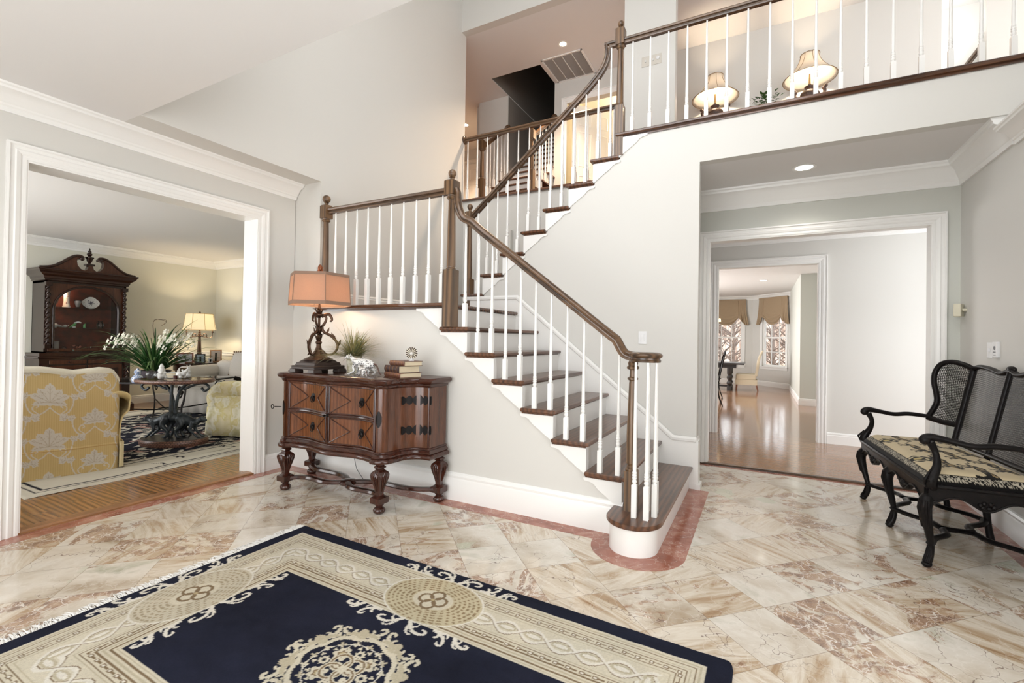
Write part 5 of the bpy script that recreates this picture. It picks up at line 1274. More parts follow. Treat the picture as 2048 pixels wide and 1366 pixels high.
# ---------------------------------------------------------------- recessed lights, return grille
GL_W = glow('warm_lens', (1, .80, .58), 14); GL_C = glow('cool_lens', (1, .96, .90), 9)
def can(loc, r, lab, gm, power, col, grp=None):
    t = thing('recessed_light', lab, 'ceiling light', loc, 0, grp)
    m = MB(); m.lathe([(r, 0), (r+.022, -.001), (r+.024, -.004), (r+.004, -.006), (r-.004, -.003), (r-.004, 0)], 28); m.build('trim_ring', TRIM, t, smooth=40)
    m = MB(); m.lathe([(.001, -.003), (r-.005, -.003), (r-.005, -.001), (.001, -.001)], 28); m.build('lens', gm, t)
    l = bpy.data.lights.new('downlight', 'SPOT'); l.energy = power; l.color = col; l.spot_size = math.radians(120); l.spot_blend = .8; l.shadow_soft_size = r
    o = bpy.data.objects.new('downlight', l); COL.objects.link(o); o.parent = t; o.location = (0, 0, -.03)
WC = (1, .72, .48)
can((-2.628, 6.398, Z2), .055, 'glowing recessed light in the upper ceiling beside the return grille', GL_W, 320, WC)
can((-5.4, 7.95, Z2), .055, 'glowing recessed light over the far left end of the upper hall', GL_W, 320, WC)
can((.344, 5.0, ZH), .075, 'recessed light under the balcony before the hall opening', GL_C, 22, (1, .93, .84))
can((.08, 10.2, 2.8), .075, 'nearer recessed light of the breakfast room ceiling', GL_C, 10, (1, .95, .9))
can((.066, 12.5, 2.8), .075, 'farther recessed light of the breakfast room ceiling', GL_C, 10, (1, .95, .9))
for x in (.4, 2.0):
    l = bpy.data.lights.new('upper_downlight', 'SPOT'); l.energy = 40; l.color = WC; l.spot_size = math.radians(130); l.spot_blend = .8; l.shadow_soft_size = .06
t = thing('return_grille', 'white return air grille of four louvred fields in the upper ceiling', 'vent', (-2.755, 6.975, Z2))
m = MB(); gx, gy = .34, .355; m.box(-gx, -gx+.03, -gy, gy, -.012, 0); m.box(gx-.03, gx, -gy, gy, -.012, 0); m.box(-gx, gx, -gy, -gy+.03, -.012, 0); m.box(-gx, gx, gy-.03, gy, -.012, 0)
for x in (-.16, 0, .16): m.box(x-.006, x+.006, -gy, gy, -.010, 0)
m.build('frame', TRIM, t, bevel=.002)
m = MB()
for k in range(44):
    y = -gy+.035+.0149*k; m.add([(-gx+.03, y, -.009), (gx-.03, y, -.009), (gx-.03, y+.009, -.001), (-gx+.03, y+.009, -.001)], [(0, 1, 2, 3)])
m.build('louvres', plain('grille_louvre', (.50, .46, .42), .5), t)
# ================================================================ living room
DAM = attrmat('damask', .8, .1, 500, .12, .12)
YEL, YEL2, SILV, SILD = (222, 196, 142), (214, 186, 128), (222, 215, 202), (196, 182, 160)
def palmleaf(c, x, y, s, rot=0.0, col=SILV):
    ca, sa = math.cos(rot), math.sin(rot)
    T = lambda u, v: (x+(u*ca-v*sa)*s, y+(u*sa+v*ca)*s)
    lob = [(0, 1.18, .24), (.55, .80, .21), (-.55, .80, .21), (.95, .42, .20), (-.95, .42, .20), (.80, -.22, .17), (-.80, -.22, .17)]
    for u, v, w in lob: c.stroke([T(0, -.12), T(u*.4, v*.4), T(u*.75, v*.75), T(u, v)], [w*.8*s, w*1.3*s, w*s, .01*s], col, .012*s)
    for u, v, w in lob:
        c.stroke([T(0, -.1), T(u*.5, v*.5), T(u*.85, v*.85)], .014*s, SILD)
        for k in (.35, .6): 
            for e in (-1, 1): c.stroke([T(u*k, v*k), T(u*(k+.2)-e*v*.10, v*(k+.2)+e*u*.10)], .008*s, SILD)
    c.stroke([T(0, -.12), T(0, -.5)], .03*s, col)
def damask_canvas(w, h, res=.005):
    c = Canvas(w, h, res, YEL); rs = np.random.RandomState(2)
    c.put((np.floor(c.x/.0075) % 2 == 0), YEL2)
    dx, dy = .30, .40
    for i in range(int(w/dx)+3):
        for j in range(int(h/dy)+3):
            x = i*dx-.12; y = j*dy-.10+(dy/2 if i % 2 else 0)
            for e in (-1, 1):
                c.stroke([(x+e*p[0], y+p[1]) for p in bez([(0, -.06), (.06, -.12), (.12, -.10), (.15, -.02), (.15, .06)], 12)], .0045, SILV)
                c.stroke([(x+e*p[0], y+p[1]) for p in bez([(.07, -.12), (.11, -.07), (.09, -.03), (.07, -.05), (.085, -.06)], 10)], .004, SILV)
                palmleaf(c, x+e*.10, y-.155, .040, e*.9); palmleaf(c, x+e*.15, y+.04, .038, -e*.9)
            palmleaf(c, x, y, .135 if i % 2 == 0 else .10)
    return c
def sofa():
    t = thing('sofa', 'yellow and silver leaf-damask sofa seen from behind just inside the living room', 'sofa', (-5.42, 2.16, .018), math.radians(-102.7))
    L = 2.1
    def top(x): return np.interp(x, [-.02, 0, .05, .12, .30, .52, .85, 1.3, L], [.83, .885, .915, .925, .905, .945, .955, .93, .92])
    c = damask_canvas(L+.02, .96)
    c.put(np.abs(c.y-(.245+.0*c.x)) < .004, (190, 150, 90)); c.put(c.y < .241, (0, 0, 0)) if False else None
    def f(X, Y):
        x = X-.02; zt = top(x); z = Y/.96*zt; y = .0+.012*np.sin(PI*np.clip(z/.9, 0, 1))-.012*(z > .245)-.05*np.clip((z-.5)/.45, 0, 1)**2
        y = y-.04*np.clip((.03-x)/.05, 0, 1)**2
        return x, y, z
    # depth lies on local -y
    colgrid(c, 'back_panel', DAM, lambda X, Y: f(X, Y), t)
    CR = fabric('cream_damask', srgb(222, 208, 170), srgb(205, 188, 140), 90, .85, .05, .1)
    CRW = fabric('pale_damask', srgb(228, 222, 205), srgb(214, 205, 180), 60, .85, .05, .1)
    m = MB(); xs = np.linspace(-.02, L, 60)
    def ft(u, v): x = -.02+(L+.02)*u; zt = float(top(x)); a = PI*v; return (x, -.055-.075+.078*math.cos(a), zt-.012+.052*math.sin(a)**.8)
    m.grid(60, 12, ft); m.prism([(float(x), 0) for x in ()] or [(0, .3), (L, .3), (L, .9), (0.02, .86)], -.2, -.06, 'y'); m.build('back_cushion_top', CRW, t, smooth=60)
    m = MB(); m.box(.03, L, -.92, -.02, .03, .40); m.build('base', CR, t, bevel=.03)
    m = MB(); m.box(.10, L, -.93, -.16, .40, .55); m.build('seat_cushion', CR, t, bevel=.05, seg=4)
    # rolled arm on the visible end, flaring outwards, with skirt below
    m = MB()
    def fa(u, v): # u along depth, v around the section
        y = -.02-.88*u; sec = bez([(.10, .42), (.08, .60), (.03, .655), (-.05, .66), (-.105, .61), (-.095, .54), (-.045, .47), (-.03, .30), (-.045, .02)], 24)
        k = v*24; i = min(int(k), 23); q = k-i; a, b = sec[i], sec[i+1]; x = a[0]+(b[0]-a[0])*q; z = a[1]+(b[1]-a[1])*q
        bl = .07*max(0, (.12-u)/.12)**2*(1 if z > .55 else 0); return (x, y, z+bl+.02*math.sin(PI*u)*(z > .5))
    m.grid(24, 40, fa); m.build('arm', fabric('arm_damask', srgb(224, 204, 152), srgb(206, 184, 130), 60, .85, .05, .1), t, smooth=70, solid=-.01)
    m = MB()
    for k in range(3): pass
    m.grid(30, 2, lambda u, v: (-.052-.010*abs(math.sin(PI*u*2)), -.01-.86*u, .012+.235*v)); m.build('side_skirt', CR, t, smooth=0, solid=.006)
    m = MB(); m.prism([(-.055, .0), (-.02, .0), (-.022, .012), (-.030, .015)], .012, .25, 'z'); m.tube([(-.05, -.005, .01), (-.038, .004, .13), (-.04, .0, .25)], .006, 6); m.build('kick_pleat', CR, t, smooth=30)
    for x in (.12, L-.1):
        for y in (-.1, -.82): m = MB().taper((x, y, -.012), (x, y, .04), .05, .06); m.build('leg', BLK, t)
sofa()
def living_rug():
    w, h = 4.2, 3.6; c = Canvas(w, h, .012, (226, 220, 204)); x, y = c.x, c.y; rs = np.random.RandomState(9)
    d = np.minimum(np.minimum(x, w-x), np.minimum(y, h-y))
    K, G, R_ = (34, 36, 48), (150, 136, 120), (170, 120, 110)
    for a, b, col in ((.075, .090, K), (.125, .145, K), (.47, .50, K), (.55, .565, G)): c.put((d > a) & (d < b), col)
    for k in range(260):
        px, py = rs.uniform(0, w), rs.uniform(0, h); dd = min(px, w-px, py, h-py)
        if .17 < dd < .45: c.stroke([(px+q[0], py+q[1]) for q in bez([(0, 0), (.05, .03), (.11, .0), (.14, -.04)], 5)], [.006, .014, .010, .004, .003, .002], (G if k % 2 else K))
    inn = d > .58; c.clip = inn; c.put(inn, K)
    for k in range(900):
        px, py, a, L = rs.uniform(0, w), rs.uniform(0, h), rs.uniform(0, 6.3), rs.uniform(.06, .2)
        q = [(px+L*(u*math.cos(a)-v*math.sin(a)), py+L*(u*math.sin(a)+v*math.cos(a))) for u, v in bez([(0, 0), (.4, .2), (.8, .1), (1, -.2)], 5)]
        c.stroke(q, [.012, .026, .022, .012, .006, .004], [(226, 220, 204), (214, 206, 190), (190, 150, 140), (226, 220, 204)][k % 4])
    c.clip = None
    t = thing('living_room_rug', 'black and ivory floral rug under the sofa and tables of the living room', 'rug', (-5.02, 1.42, .007))
    colgrid(c, 'pile', attrmat('flatweave', .95, .0, 300, .1, .2), lambda X, Y: (-X+.03*np.sin(Y*2.5)*(X < .3), Y, .010*np.clip(np.minimum(np.minimum(X, w-X), np.minimum(Y, h-Y))/.01, 0, 1)+.004*np.clip(np.sin(Y*7), 0, 1)*(X < .3)), t)
living_rug()
# ---------------------------------------------------------------- tall display cabinet
MAH = woodmat('mahogany', srgb(20, 10, 8), srgb(46, 24, 17), 'z', 1.0, .2, .15, .5, .03, .12); MAHX = woodmat('mahogany_rail', srgb(22, 11, 8), srgb(52, 27, 18), 'y', 1.0, .2, .15, .5, .03, .12); MAHB = woodmat('mahogany_burl', srgb(40, 20, 13), srgb(80, 45, 28), 'z', 2.2, .2, .15, 1.4, .03, .12)
CLR = glass('clear_glass', (.93, .95, .95)); CLR2 = glass('crystal', (.86, .88, .88), .02)
def cabinet():
    t = thing('display_cabinet', 'tall dark carved cabinet with swan-neck top against the far living room wall', 'cabinet', (-9.72, 3.44, .006))
    # local: front plane x=0 facing +x, y along the wall, z up
    D = -.48; y0, y1 = -.52, .52
    m = MB(); m.box(D, 0, y0, y0+.03, .98, 2.10); m.box(D, 0, y1-.03, y1, .98, 2.10); m.box(D, D+.02, y0, y1, .98, 2.10); m.box(D, 0, y0, y1, 2.07, 2.10); m.box(D, 0, y0, y1, .97, 1.0); m.build('carcass', MAH, t)
    m = MB(); red = NT('cabinet_lining'); v = red.coord(); n = red.noise(v, 9, 5, .65); red.col(red.ramp(n.outputs[0], [(.3, srgb(62, 24, 14)), (.6, srgb(112, 46, 24))])); red.set(rough=.55); m.box(D+.02, D+.026, y0+.03, y1-.03, 1.0, 2.07); m.build('lining', red.m, t)
    # arched face frame
    a0, a1 = -.42, .42; zs = 1.66; r = .42
    arc_ = [(r*math.cos(PI-PI*k/28), zs+r*.92*math.sin(PI*k/28)) for k in range(29)]
    def face(off0, off1, ro, name, mat):
        ar = [((r+ro)*math.cos(PI-PI*k/28), zs+(r*.92+ro)*math.sin(PI*k/28)) for k in range(29)]
        return ar
    m = MB()
    outer_top = 2.10
    # build spandrels and stiles as strips between arch and outer rectangle
    pts = [(a0, 1.05)]+arc_+[(a1, 1.05)]
    outp = [(y0+.03, 1.05)]+[(max(y0+.03, min(y1-.03, p[0]*1.6)), 2.07) if abs(p[0]) < .36 else ((y0+.03 if p[0] < 0 else y1-.03), zs+(2.07-zs)*(1-max(0, (abs(p[0])-.0))/.42)*2 if False else min(2.07, zs+(2.07-zs)*2.2*(1-abs(p[0])/.42)**.5)) for p in arc_]+[(y1-.03, 1.05)]
    n = len(pts); vs = []
    for x in (-.028, -.004):
        vs += [(x, p[0], p[1]) for p in pts]+[(x, p[0], p[1]) for p in outp]
    fs = []
    for i in range(n-1):
        fs += [(2*n+i, 2*n+i+1, 3*n+i+1, 3*n+i), (i, n+i, n+i+1, i+1), (i, i+1, 2*n+i+1, 2*n+i)]
    m.add(vs, fs); m.build('arched_frame', MAHB, t)
    m = MB(); m.tube([(0.002, p[0], p[1]) for p in [(a0, 1.05)]+arc_+[(a1, 1.05)]], .014, 8); m.tube([(.004, p[0]*.965, zs+(p[1]-zs)*.965 if p[1] > zs else p[1]) for p in [(a0, 1.05)]+arc_+[(a1, 1.05)]], .007, 6)
    m.build('arch_moulding', MAH, t, smooth=50)
    m = MB(); m.grid(20, 20, lambda u, v: (-.012, a0+.84*u, 1.05+(zs-1.05+r*.92*math.sqrt(max(0, 1-((2*u-1))**2)))*v)); m.build('door_glass', CLR, t)
    for z in (1.375, 1.705): MB().box(D+.03, -.04, y0+.035, y1-.035, z-.008, z).build('shelf', CLR2, t)
    # twisted columns
    def twist(x, y, za, zb, name='twist_column'):
        m = MB(); n = 84; vs = []; fs = []; k = 14
        for i in range(n+1):
            z = za+(zb-za)*i/n; ph = 2*PI*(z-za)/.155
            for j in range(k):
                a = 2*PI*j/k; rr = .020+.0105*math.cos(2*(a-ph)); vs.append((x+rr*math.cos(a)+.004*math.cos(ph), y+rr*math.sin(a)+.004*math.sin(ph), z))
        for i in range(n):
            for j in range(k): fs.append((i*k+j, i*k+(j+1) % k, (i+1)*k+(j+1) % k, (i+1)*k+j))
        m.add(vs, fs)
        for z in (za, zb): m.box(x-.036, x+.036, y-.036, y+.036, z-.03, z+.03)
        return m.build(name, MAH, t, smooth=60)
    for y in (y0+.03, y1-.03): twist(.028, y, 1.08, 2.05); twist(.06, y*1.06, .45, .78)
    # cornice and swan-neck pediment
    def mould(z, prof, ya, yb_, xf, name):
        m = MB(); m.sweep([(D, ya, z), (xf, ya, z), (xf, yb_, z), (D, yb_, z)][::-1], prof, (0, 0, 1)); m.box(D, xf, ya, yb_, z+prof[0][1], z+prof[-1][1]); return m.build(name, MAHX, t, smooth=30)
    CP = [(0, 0), (.0, 0), (.018, .01), (.018, .03), (.030, .04), (.034, .07), (.050, .085), (.070, .10), (.100, .135), (.104, .155), (.118, .165), (.118, .185), (0, .185)]
    mould(2.10, [(a, b) for a, b in CP], y0, y1, .03, 'cornice')
    half = [(0, .0), (-.60, .0), (-.60, .018), (-.54, .022), (-.46, .045), (-.38, .095), (-.30, .165), (-.24, .215), (-.18, .245), (-.125, .250), (-.098, .232), (-.100, .205), (-.122, .196), (-.140, .208), (-.165, .200), (-.175, .165), (-.165, .10), (-.125, .045), (-.075, .028), (-.04, .055), (-.026, .11), (0, .11)]
    poly = half+[(-a, b) for a, b in half[::-1] if a != 0]
    poly = [(a, b+2.28) for a, b in poly]
    m = MB().prism(poly, -.02, .09, 'x'); m.build('pediment', MAHB, t, bevel=.004)
    for s in (-1, 1):
        m = MB(); q = bez([(s*.61, 2.292), (s*.54, 2.302), (s*.46, 2.326), (s*.38, 2.378), (s*.30, 2.448), (s*.24, 2.498), (s*.18, 2.528), (s*.125, 2.530), (s*.095, 2.508)], 40); m.tube([(.085, a, b) for a, b in q], .022, 8); m.ball((.10, s*.118, 2.490), .032, sc=(.8, 1, 1)); m.build('swan_neck', MAHX, t, smooth=60)
    m = MB(); m.M = Matrix.Translation((.03, 0, 2.39)); m.taper((0, 0, 0), (0, 0, .03), .11, .11); m.lathe([(.001, .03), (.020, .03), (.016, .05), (.034, .075), (.040, .11), (.058, .135), (.058, .145), (.030, .15), (.022, .165), (.036, .185), (.034, .205), (.020, .215), (.026, .23), (.020, .25), (.010, .26), (.012, .275), (.002, .295)], 16); m.build('finial', MAH, t, smooth=40)
    # lower case with drawers and doors
    m = MB(); m.box(D-.0, .05, y0-.06, y1+.06, .10, .87); m.build('lower_case', MAH, t)
    mould(.87, [(0, 0), (.02, 0), (.02, .02), (.035, .03), (.035, .05), (.015, .06), (.015, .11), (0, .11)], y0-.05, y1+.05, .05, 'waist_moulding')
    mould(.0, [(0, 0), (.05, 0), (.05, .08), (.03, .10), (.02, .12), (0, .12)], y0-.06, y1+.06, .05, 'plinth')
    for k in range(3):
        ya = y0+.04+.325*k; d = MB().box(-.002, .012, ya, ya+.30, 1.005, 1.045).build('small_drawer', MAHB, t, bevel=.004)
        d = MB().box(.048, .062, ya, ya+.30, .895, .93).build('frieze_drawer', MAHB, t, bevel=.004)
    for k in range(2):
        ya = y0+.05+.475*k; d = MB().box(.05, .066, ya, ya+.455, .80, .865).build('drawer', MAHB, t, bevel=.006)
        m = MB(); m.ball((.075, ya+.23, .832), .012); m.build('knob', IRON, d, smooth=60)
        d = MB().box(.05, .066, ya, ya+.455, .14, .78).build('door', MAHB, t, bevel=.006); MB().box(.064, .074, ya+.06, ya+.395, .20, .72).build('raised_panel', MAH, d, bevel=.008)
    l = bpy.data.lights.new('cabinet_lamp', 'POINT'); l.energy = 6.0; l.color = (1, .62, .38); l.shadow_soft_size = .03
    o = bpy.data.objects.new('cabinet_lamp', l); COL.objects.link(o); o.parent = t; o.location = (-.16, -.30, 1.99)
    m = MB(); m.lathe([(.001, 0), (.035, 0), (.035, .012), (.001, .012)], 16, (-.16, -.30, 2.045)); m.build('puck_light', glow('puck_glow', (1, .75, .5), 6), t)
cabinet()
POR = plain('white_porcelain', (.80, .78, .74), .15); POR2 = plain('white_ceramic', (.78, .78, .76), .25); GRN = plain('green_glaze', (.10, .30, .10), .25)
def cabthing(name, lab, cat, y, z, fn, grp=None, x=-9.93, rz=0.0):
    t = thing(name, lab, cat, (x, y, z+.006), rz, grp); fn(t); return t
def _vase(t):
    m = MB(); m.lathe([(.001, 0), (.052, 0), (.052, .012), (.044, .03), (.036, .10), (.037, .20), (.045, .285), (.050, .29), (.040, .285), (.03, .2), (.001, .19)], 20); m.build('body', POR, t, smooth=40)
    m = MB(); random.seed(4)
    for k in range(9): m.ball((.038, random.uniform(-.022, .022), random.uniform(.06, .22)), random.uniform(.004, .008), 6, 4, sc=(.3, 1, 1))
    m.build('painted_flowers', plain('painted_flowers', (.30, .12, .12), .4), t)
cabthing('vase', 'tall white porcelain vase painted with flowers on the top cabinet shelf', 'vase', 3.245, 1.705, _vase)
def _goblet(t): m = MB(); m.lathe([(.001, 0), (.030, 0), (.028, .01), (.022, .02), (.036, .06), (.048, .10), (.046, .12), (.040, .135), (.036, .13), (.040, .10), (.02, .03), (.001, .03)], 16); m.build('bowl', CLR2, t, smooth=40); m = MB(); m.lathe([(.001, .02), (.020, .02), (.032, .06), (.042, .10), (.036, .12), (.001, .12)], 16); m.build('frosted_band', plain('pink_frost', (.62, .52, .50), .4), t, smooth=40)
cabthing('glass_urn', 'small cut glass urn between the vase and the plate in the cabinet', 'glass', 3.385, 1.705, _goblet)
def _plate(t):
    m = MB(); n = 48; vs = []; 
    def rr(a): return 1+.05*math.cos(4*a)+.04*abs(math.cos(a))**6
    for q, x in ((.001, .004), (.06, .004), (.085, .012), (.098, .016), (.098, .010), (.06, -.004), (.001, -.004)):
        for k in range(n): a = 2*PI*k/n; vs.append((x, q*rr(a)*1.12*math.cos(a), .098+q*rr(a)*math.sin(a)))
    m.add(vs, [(i*n+k, i*n+(k+1) % n, (i+1)*n+(k+1) % n, (i+1)*n+k) for i in range(6) for k in range(n)]); m.build('dish', POR, t, smooth=40)
    m = MB(); random.seed(6)
    for k in range(34): a = random.uniform(0, 6.3); r = random.uniform(0, .05); m.ball((.006, r*math.cos(a), .098+r*math.sin(a)), random.uniform(.004, .010), 6, 4, sc=(.2, 1, 1))
    for k in range(12): a = PI*k/6; m.ball((.014, .088*math.cos(a), .098+.078*math.sin(a)), .004, 6, 4, sc=(.3, 1, 1))
    m.build('painted_bouquet', plain('painted_bouquet', (.10, .09, .12), .4), t)
cabthing('plate', 'lobed white plate painted with a bouquet standing on the top cabinet shelf', 'plate', 3.57, 1.705, _plate, x=-9.98)
def _gl(prof, name='body', mat=None): 
    def f(t): m = MB(); m.lathe(prof, 16); m.build(name, mat or CLR2, t, smooth=40)
    return f
cabthing('decanter', 'stemmed clear glass at the lit left end of the top cabinet shelf', 'glass', 3.11, 1.705, _gl([(.03, 0), (.03, .006), (.006, .012), (.006, .05), (.03, .07), (.036, .11), (.034, .13), (.032, .11), (.001, .06)]))
cabthing('glass_vase', 'clear glass vase at the right end of the middle cabinet shelf', 'vase', 3.69, 1.375, _gl([(.030, 0), (.036, .01), (.052, .05), (.046, .08), (.028, .11), (.036, .13), (.034, .13), (.026, .11), (.044, .08), (.03, .02), (.001, .012)]))
cabthing('crystal_figure', 'chunky crystal bowl at the left end of the middle cabinet shelf', 'ornament', 3.10, 1.375, _gl([(.03, 0), (.045, .02), (.05, .05), (.03, .07), (.001, .06)], mat=POR2))
cabthing('shell_dish', 'scalloped white dish second from the left on the middle cabinet shelf', 'dish', 3.20, 1.375, lambda t: (lambda m: (m.grid(24, 6, lambda u, v: ((.02+.06*v)*math.cos(2*PI*u)*.8, (.02+.06*v)*math.sin(2*PI*u), .01+.03*v*v+.012*math.sin(12*PI*u)*v)), m.build('dish', POR2, t, smooth=60, solid=.003)))(MB()))
def _bird(t):
    m = MB(); chain(m, [(0, -.03, .03), (0, 0, .05), (0, .02, .075)], [.012, .022, .014]); chain(m, [(0, -.03, .03), (0, -.06, .005)], [.010, .004]); fuse(m.build('body', GRN, t), .004); m = MB(); chain(m, [(0, .01, .085), (0, .05, .10), (0, .085, .092)], [.012, .012, .010]); m.ball((0, .0, .015), .022, sc=(1, 1.2, .6)); m.build('perch', POR2, t, smooth=60)
cabthing('bird_figurine', 'green bird figurine on a white branch on the middle cabinet shelf', 'figurine', 3.345, 1.375, _bird)
def _bird2(t): m = MB(); chain(m, [(0, 0, .012), (0, 0, .05), (0, .01, .07)], [.016, .018, .010]); m.ball((0, 0, .012), .022, sc=(1, 1, .5)); fuse(m.build('body', GRN, t), .004)
cabthing('bird_figurine', 'small dark green bird figurine beside the clear vase in the cabinet', 'figurine', 3.48, 1.375, _bird2)
cabthing('glass_jar', 'wide frosted glass jar at the left of the lowest cabinet shelf', 'jar', 3.11, 1.0, _gl([(.05, 0), (.052, .004), (.058, .15), (.062, .155), (.056, .15), (.048, .01), (.001, .008)], mat=plain('frosted_glass', (.50, .44, .40), .3)))
cabthing('paperweight', 'small crystal dome on the lowest cabinet shelf', 'ornament', 3.225, 1.0, lambda t: (lambda m: (m.ball((0, 0, .04), .034), m.lathe([(.03, 0), (.03, .012), (.001, .012)], 12), m.build('dome', CLR2, t, smooth=50)))(MB()))
def _branch(t):
    m = MB(); m.ball((0, 0, .012), .05, sc=(.7, 1.4, .3)); m.build('leaf_base', plain('celadon', (.36, .46, .34), .3), t, smooth=60); m = MB(); random.seed(3)
    for k in range(9): m.ball((random.uniform(-.02, .02), random.uniform(-.05, .05), random.uniform(.03, .09)), random.uniform(.008, .014), 8, 6)
    m.build('berries', plain('berry_glaze', (.32, .10, .06), .3), t, smooth=60)
cabthing('leaf_ornament', 'green leaf dish with red fruit in the middle of the lowest cabinet shelf', 'ornament', 3.39, 1.0, _branch)
cabthing('crystal_block', 'small crystal block at the right of the lowest cabinet shelf', 'ornament', 3.55, 1.0, lambda t: MB().box(-.02, .02, -.025, .025, 0, .07).build('block', CLR2, t, bevel=.006))
# ---------------------------------------------------------------- round-topped table carried by three long-tailed animals
VERD = NT('verdigris_bronze'); _v = VERD.coord(); _n = VERD.noise(_v, 16, 5, .65); VERD.col(VERD.ramp(_n.outputs[0], [(.35, (.018, .022, .026)), (.58, (.045, .055, .062)), (.75, (.12, .14, .145))])); VERD.set(rough=.42, metal=.3); VERD.bump(_n.outputs[0], .4, .004); VERD = VERD.m
def brickmat():
    t = NT('bead_band'); v = t.coord('UV', (1, 1, 1)); b = t.n('ShaderNodeTexBrick'); b.inputs['Scale'].default_value = 1.0; b.inputs['Brick Width'].default_value = .028; b.inputs['Row Height'].default_value = .018; b.inputs['Mortar Size'].default_value = .002
    b.inputs['Color1'].default_value = (.16, .075, .05, 1); b.inputs['Color2'].default_value = (.24, .12, .085, 1); b.inputs['Mortar'].default_value = (.02, .012, .01, 1); t.l(v, b.inputs[0]); t.col(b.outputs[0]); t.bump(b.outputs['Fac'], .8, .004).invert = True; t.set(rough=.35); return t.m
BRK = brickmat()
def oval_slab(name, a, b, z0, z1, side, topmat, parent, bulge=.012):
    n = 72; m = MB(); prof = [(0, z0), (bulge, z0+(z1-z0)*.25), (bulge, z0+(z1-z0)*.75), (0, z1)]
    vs = [((a+o)*math.cos(2*PI*k/n), (b+o)*math.sin(2*PI*k/n), z) for o, z in prof for k in range(n)]
    fs = [(i*n+k, i*n+(k+1) % n, (i+1)*n+(k+1) % n, (i+1)*n+k) for i in range(3) for k in range(n)]
    m.add(vs, fs); o = m.build(name, side, parent, smooth=50); me = o.data; uv = me.uv_layers.new(name='UVMap')
    per = 2*PI*math.sqrt((a*a+b*b)/2)
    for p in me.polygons:
        ks = [me.loops[li].vertex_index % n for li in p.loop_indices]; wrap = max(ks)-min(ks) > n/2
        for li, k in zip(p.loop_indices, ks): uv.data[li].uv = ((k+(n if wrap and k < n/2 else 0))/n*per, me.vertices[me.loops[li].vertex_index].co.z)
    m = MB(); m.add([(a*math.cos(2*PI*k/n), b*math.sin(2*PI*k/n), z) for z in (z0+.004, z1-.004) for k in range(n)], [tuple(range(n))[::-1], tuple(range(n, 2*n))]+[(k, (k+1) % n, n+(k+1) % n, n+k) for k in range(n)]); m.build('inlay', topmat, o)
    return o
def animal_table():
    t = thing('pedestal_table', 'oval table carried on the raised tails of three bronze lemurs', 'table', (-6.08, 2.98, .018), math.radians(28))
    MARQ = plain('marquetry_top', (.10, .055, .035), .15); oval_slab('base', .36, .24, 0, .075, BRK, plain('base_top', (.03, .028, .03), .3), t); oval_slab('top', .42, .29, .725, .765, BRK, MARQ, t, .010)
    def animal(rot, off):
        m = MB(); m.M = Matrix.Rotation(rot, 4, 'Z') @ Matrix.Translation((off, 0, .075))
        # looks along +x, crouched forward, rump high
        chain(m, [(-.02, 0, .24), (.04, 0, .215), (.11, 0, .185), (.165, 0, .185)], [.052, .054, .050, .040])
        chain(m, [(.165, 0, .19), (.205, 0, .205), (.235, 0, .215)], [.034, .028, .030]); chain(m, [(.245, 0, .215), (.275, 0, .205)], [.022, .013])
        for s in (-1, 1):
            m.ball((.232, s*.024, .240), .012)
            chain(m, [(-.01, s*.040, .225), (.02, s*.052, .15), (-.035, s*.050, .075), (-.02, s*.050, .012)], [.042, .030, .018, .016]); chain(m, [(-.02, s*.05, .010), (.022, s*.05, .008)], [.015, .011])
            chain(m, [(.150, s*.035, .180), (.120, s*.048, .10), (.165, s*.046, .05), (.205, s*.044, .010)], [.028, .018, .013, .013]); chain(m, [(.205, s*.044, .009), (.232, s*.044, .008)], [.013, .010])
        a = fuse(m.build('lemur_figure', VERD, t), .008)
        m = MB(); m.M = Matrix.Rotation(rot, 4, 'Z') @ Matrix.Translation((off, 0, .075))
        chain(m, [(-.05, 0, .24), (-.075, 0, .30), (-.065, 0, .42), (-.03, 0, .54), (.03, 0, .615), (.10, 0, .645)] if abs(off) > .01 else [(-.05, 0, .24), (-.065, 0, .35), (-.060, 0, .5), (-.050, 0, .64)], [.024, .020, .018, .017, .017, .015] if abs(off) > .01 else [.024, .019, .017, .016], 12); m.build('tail', VERD, a, smooth=60)
    animal(math.radians(180+2), .085); animal(math.radians(3), .085); animal(math.radians(90), .0)
    for s in (-1, 1):
        m = MB(); q = bez([(s*.10, 0, .64), (s*.24, 0, .70), (s*.34, 0, .715), (s*.40, 0, .67), (s*.35, 0, .625), (s*.31, 0, .66)], 24); m.tube(q, .014, 10); m.build('scroll', VERD, t, smooth=60)
animal_table()
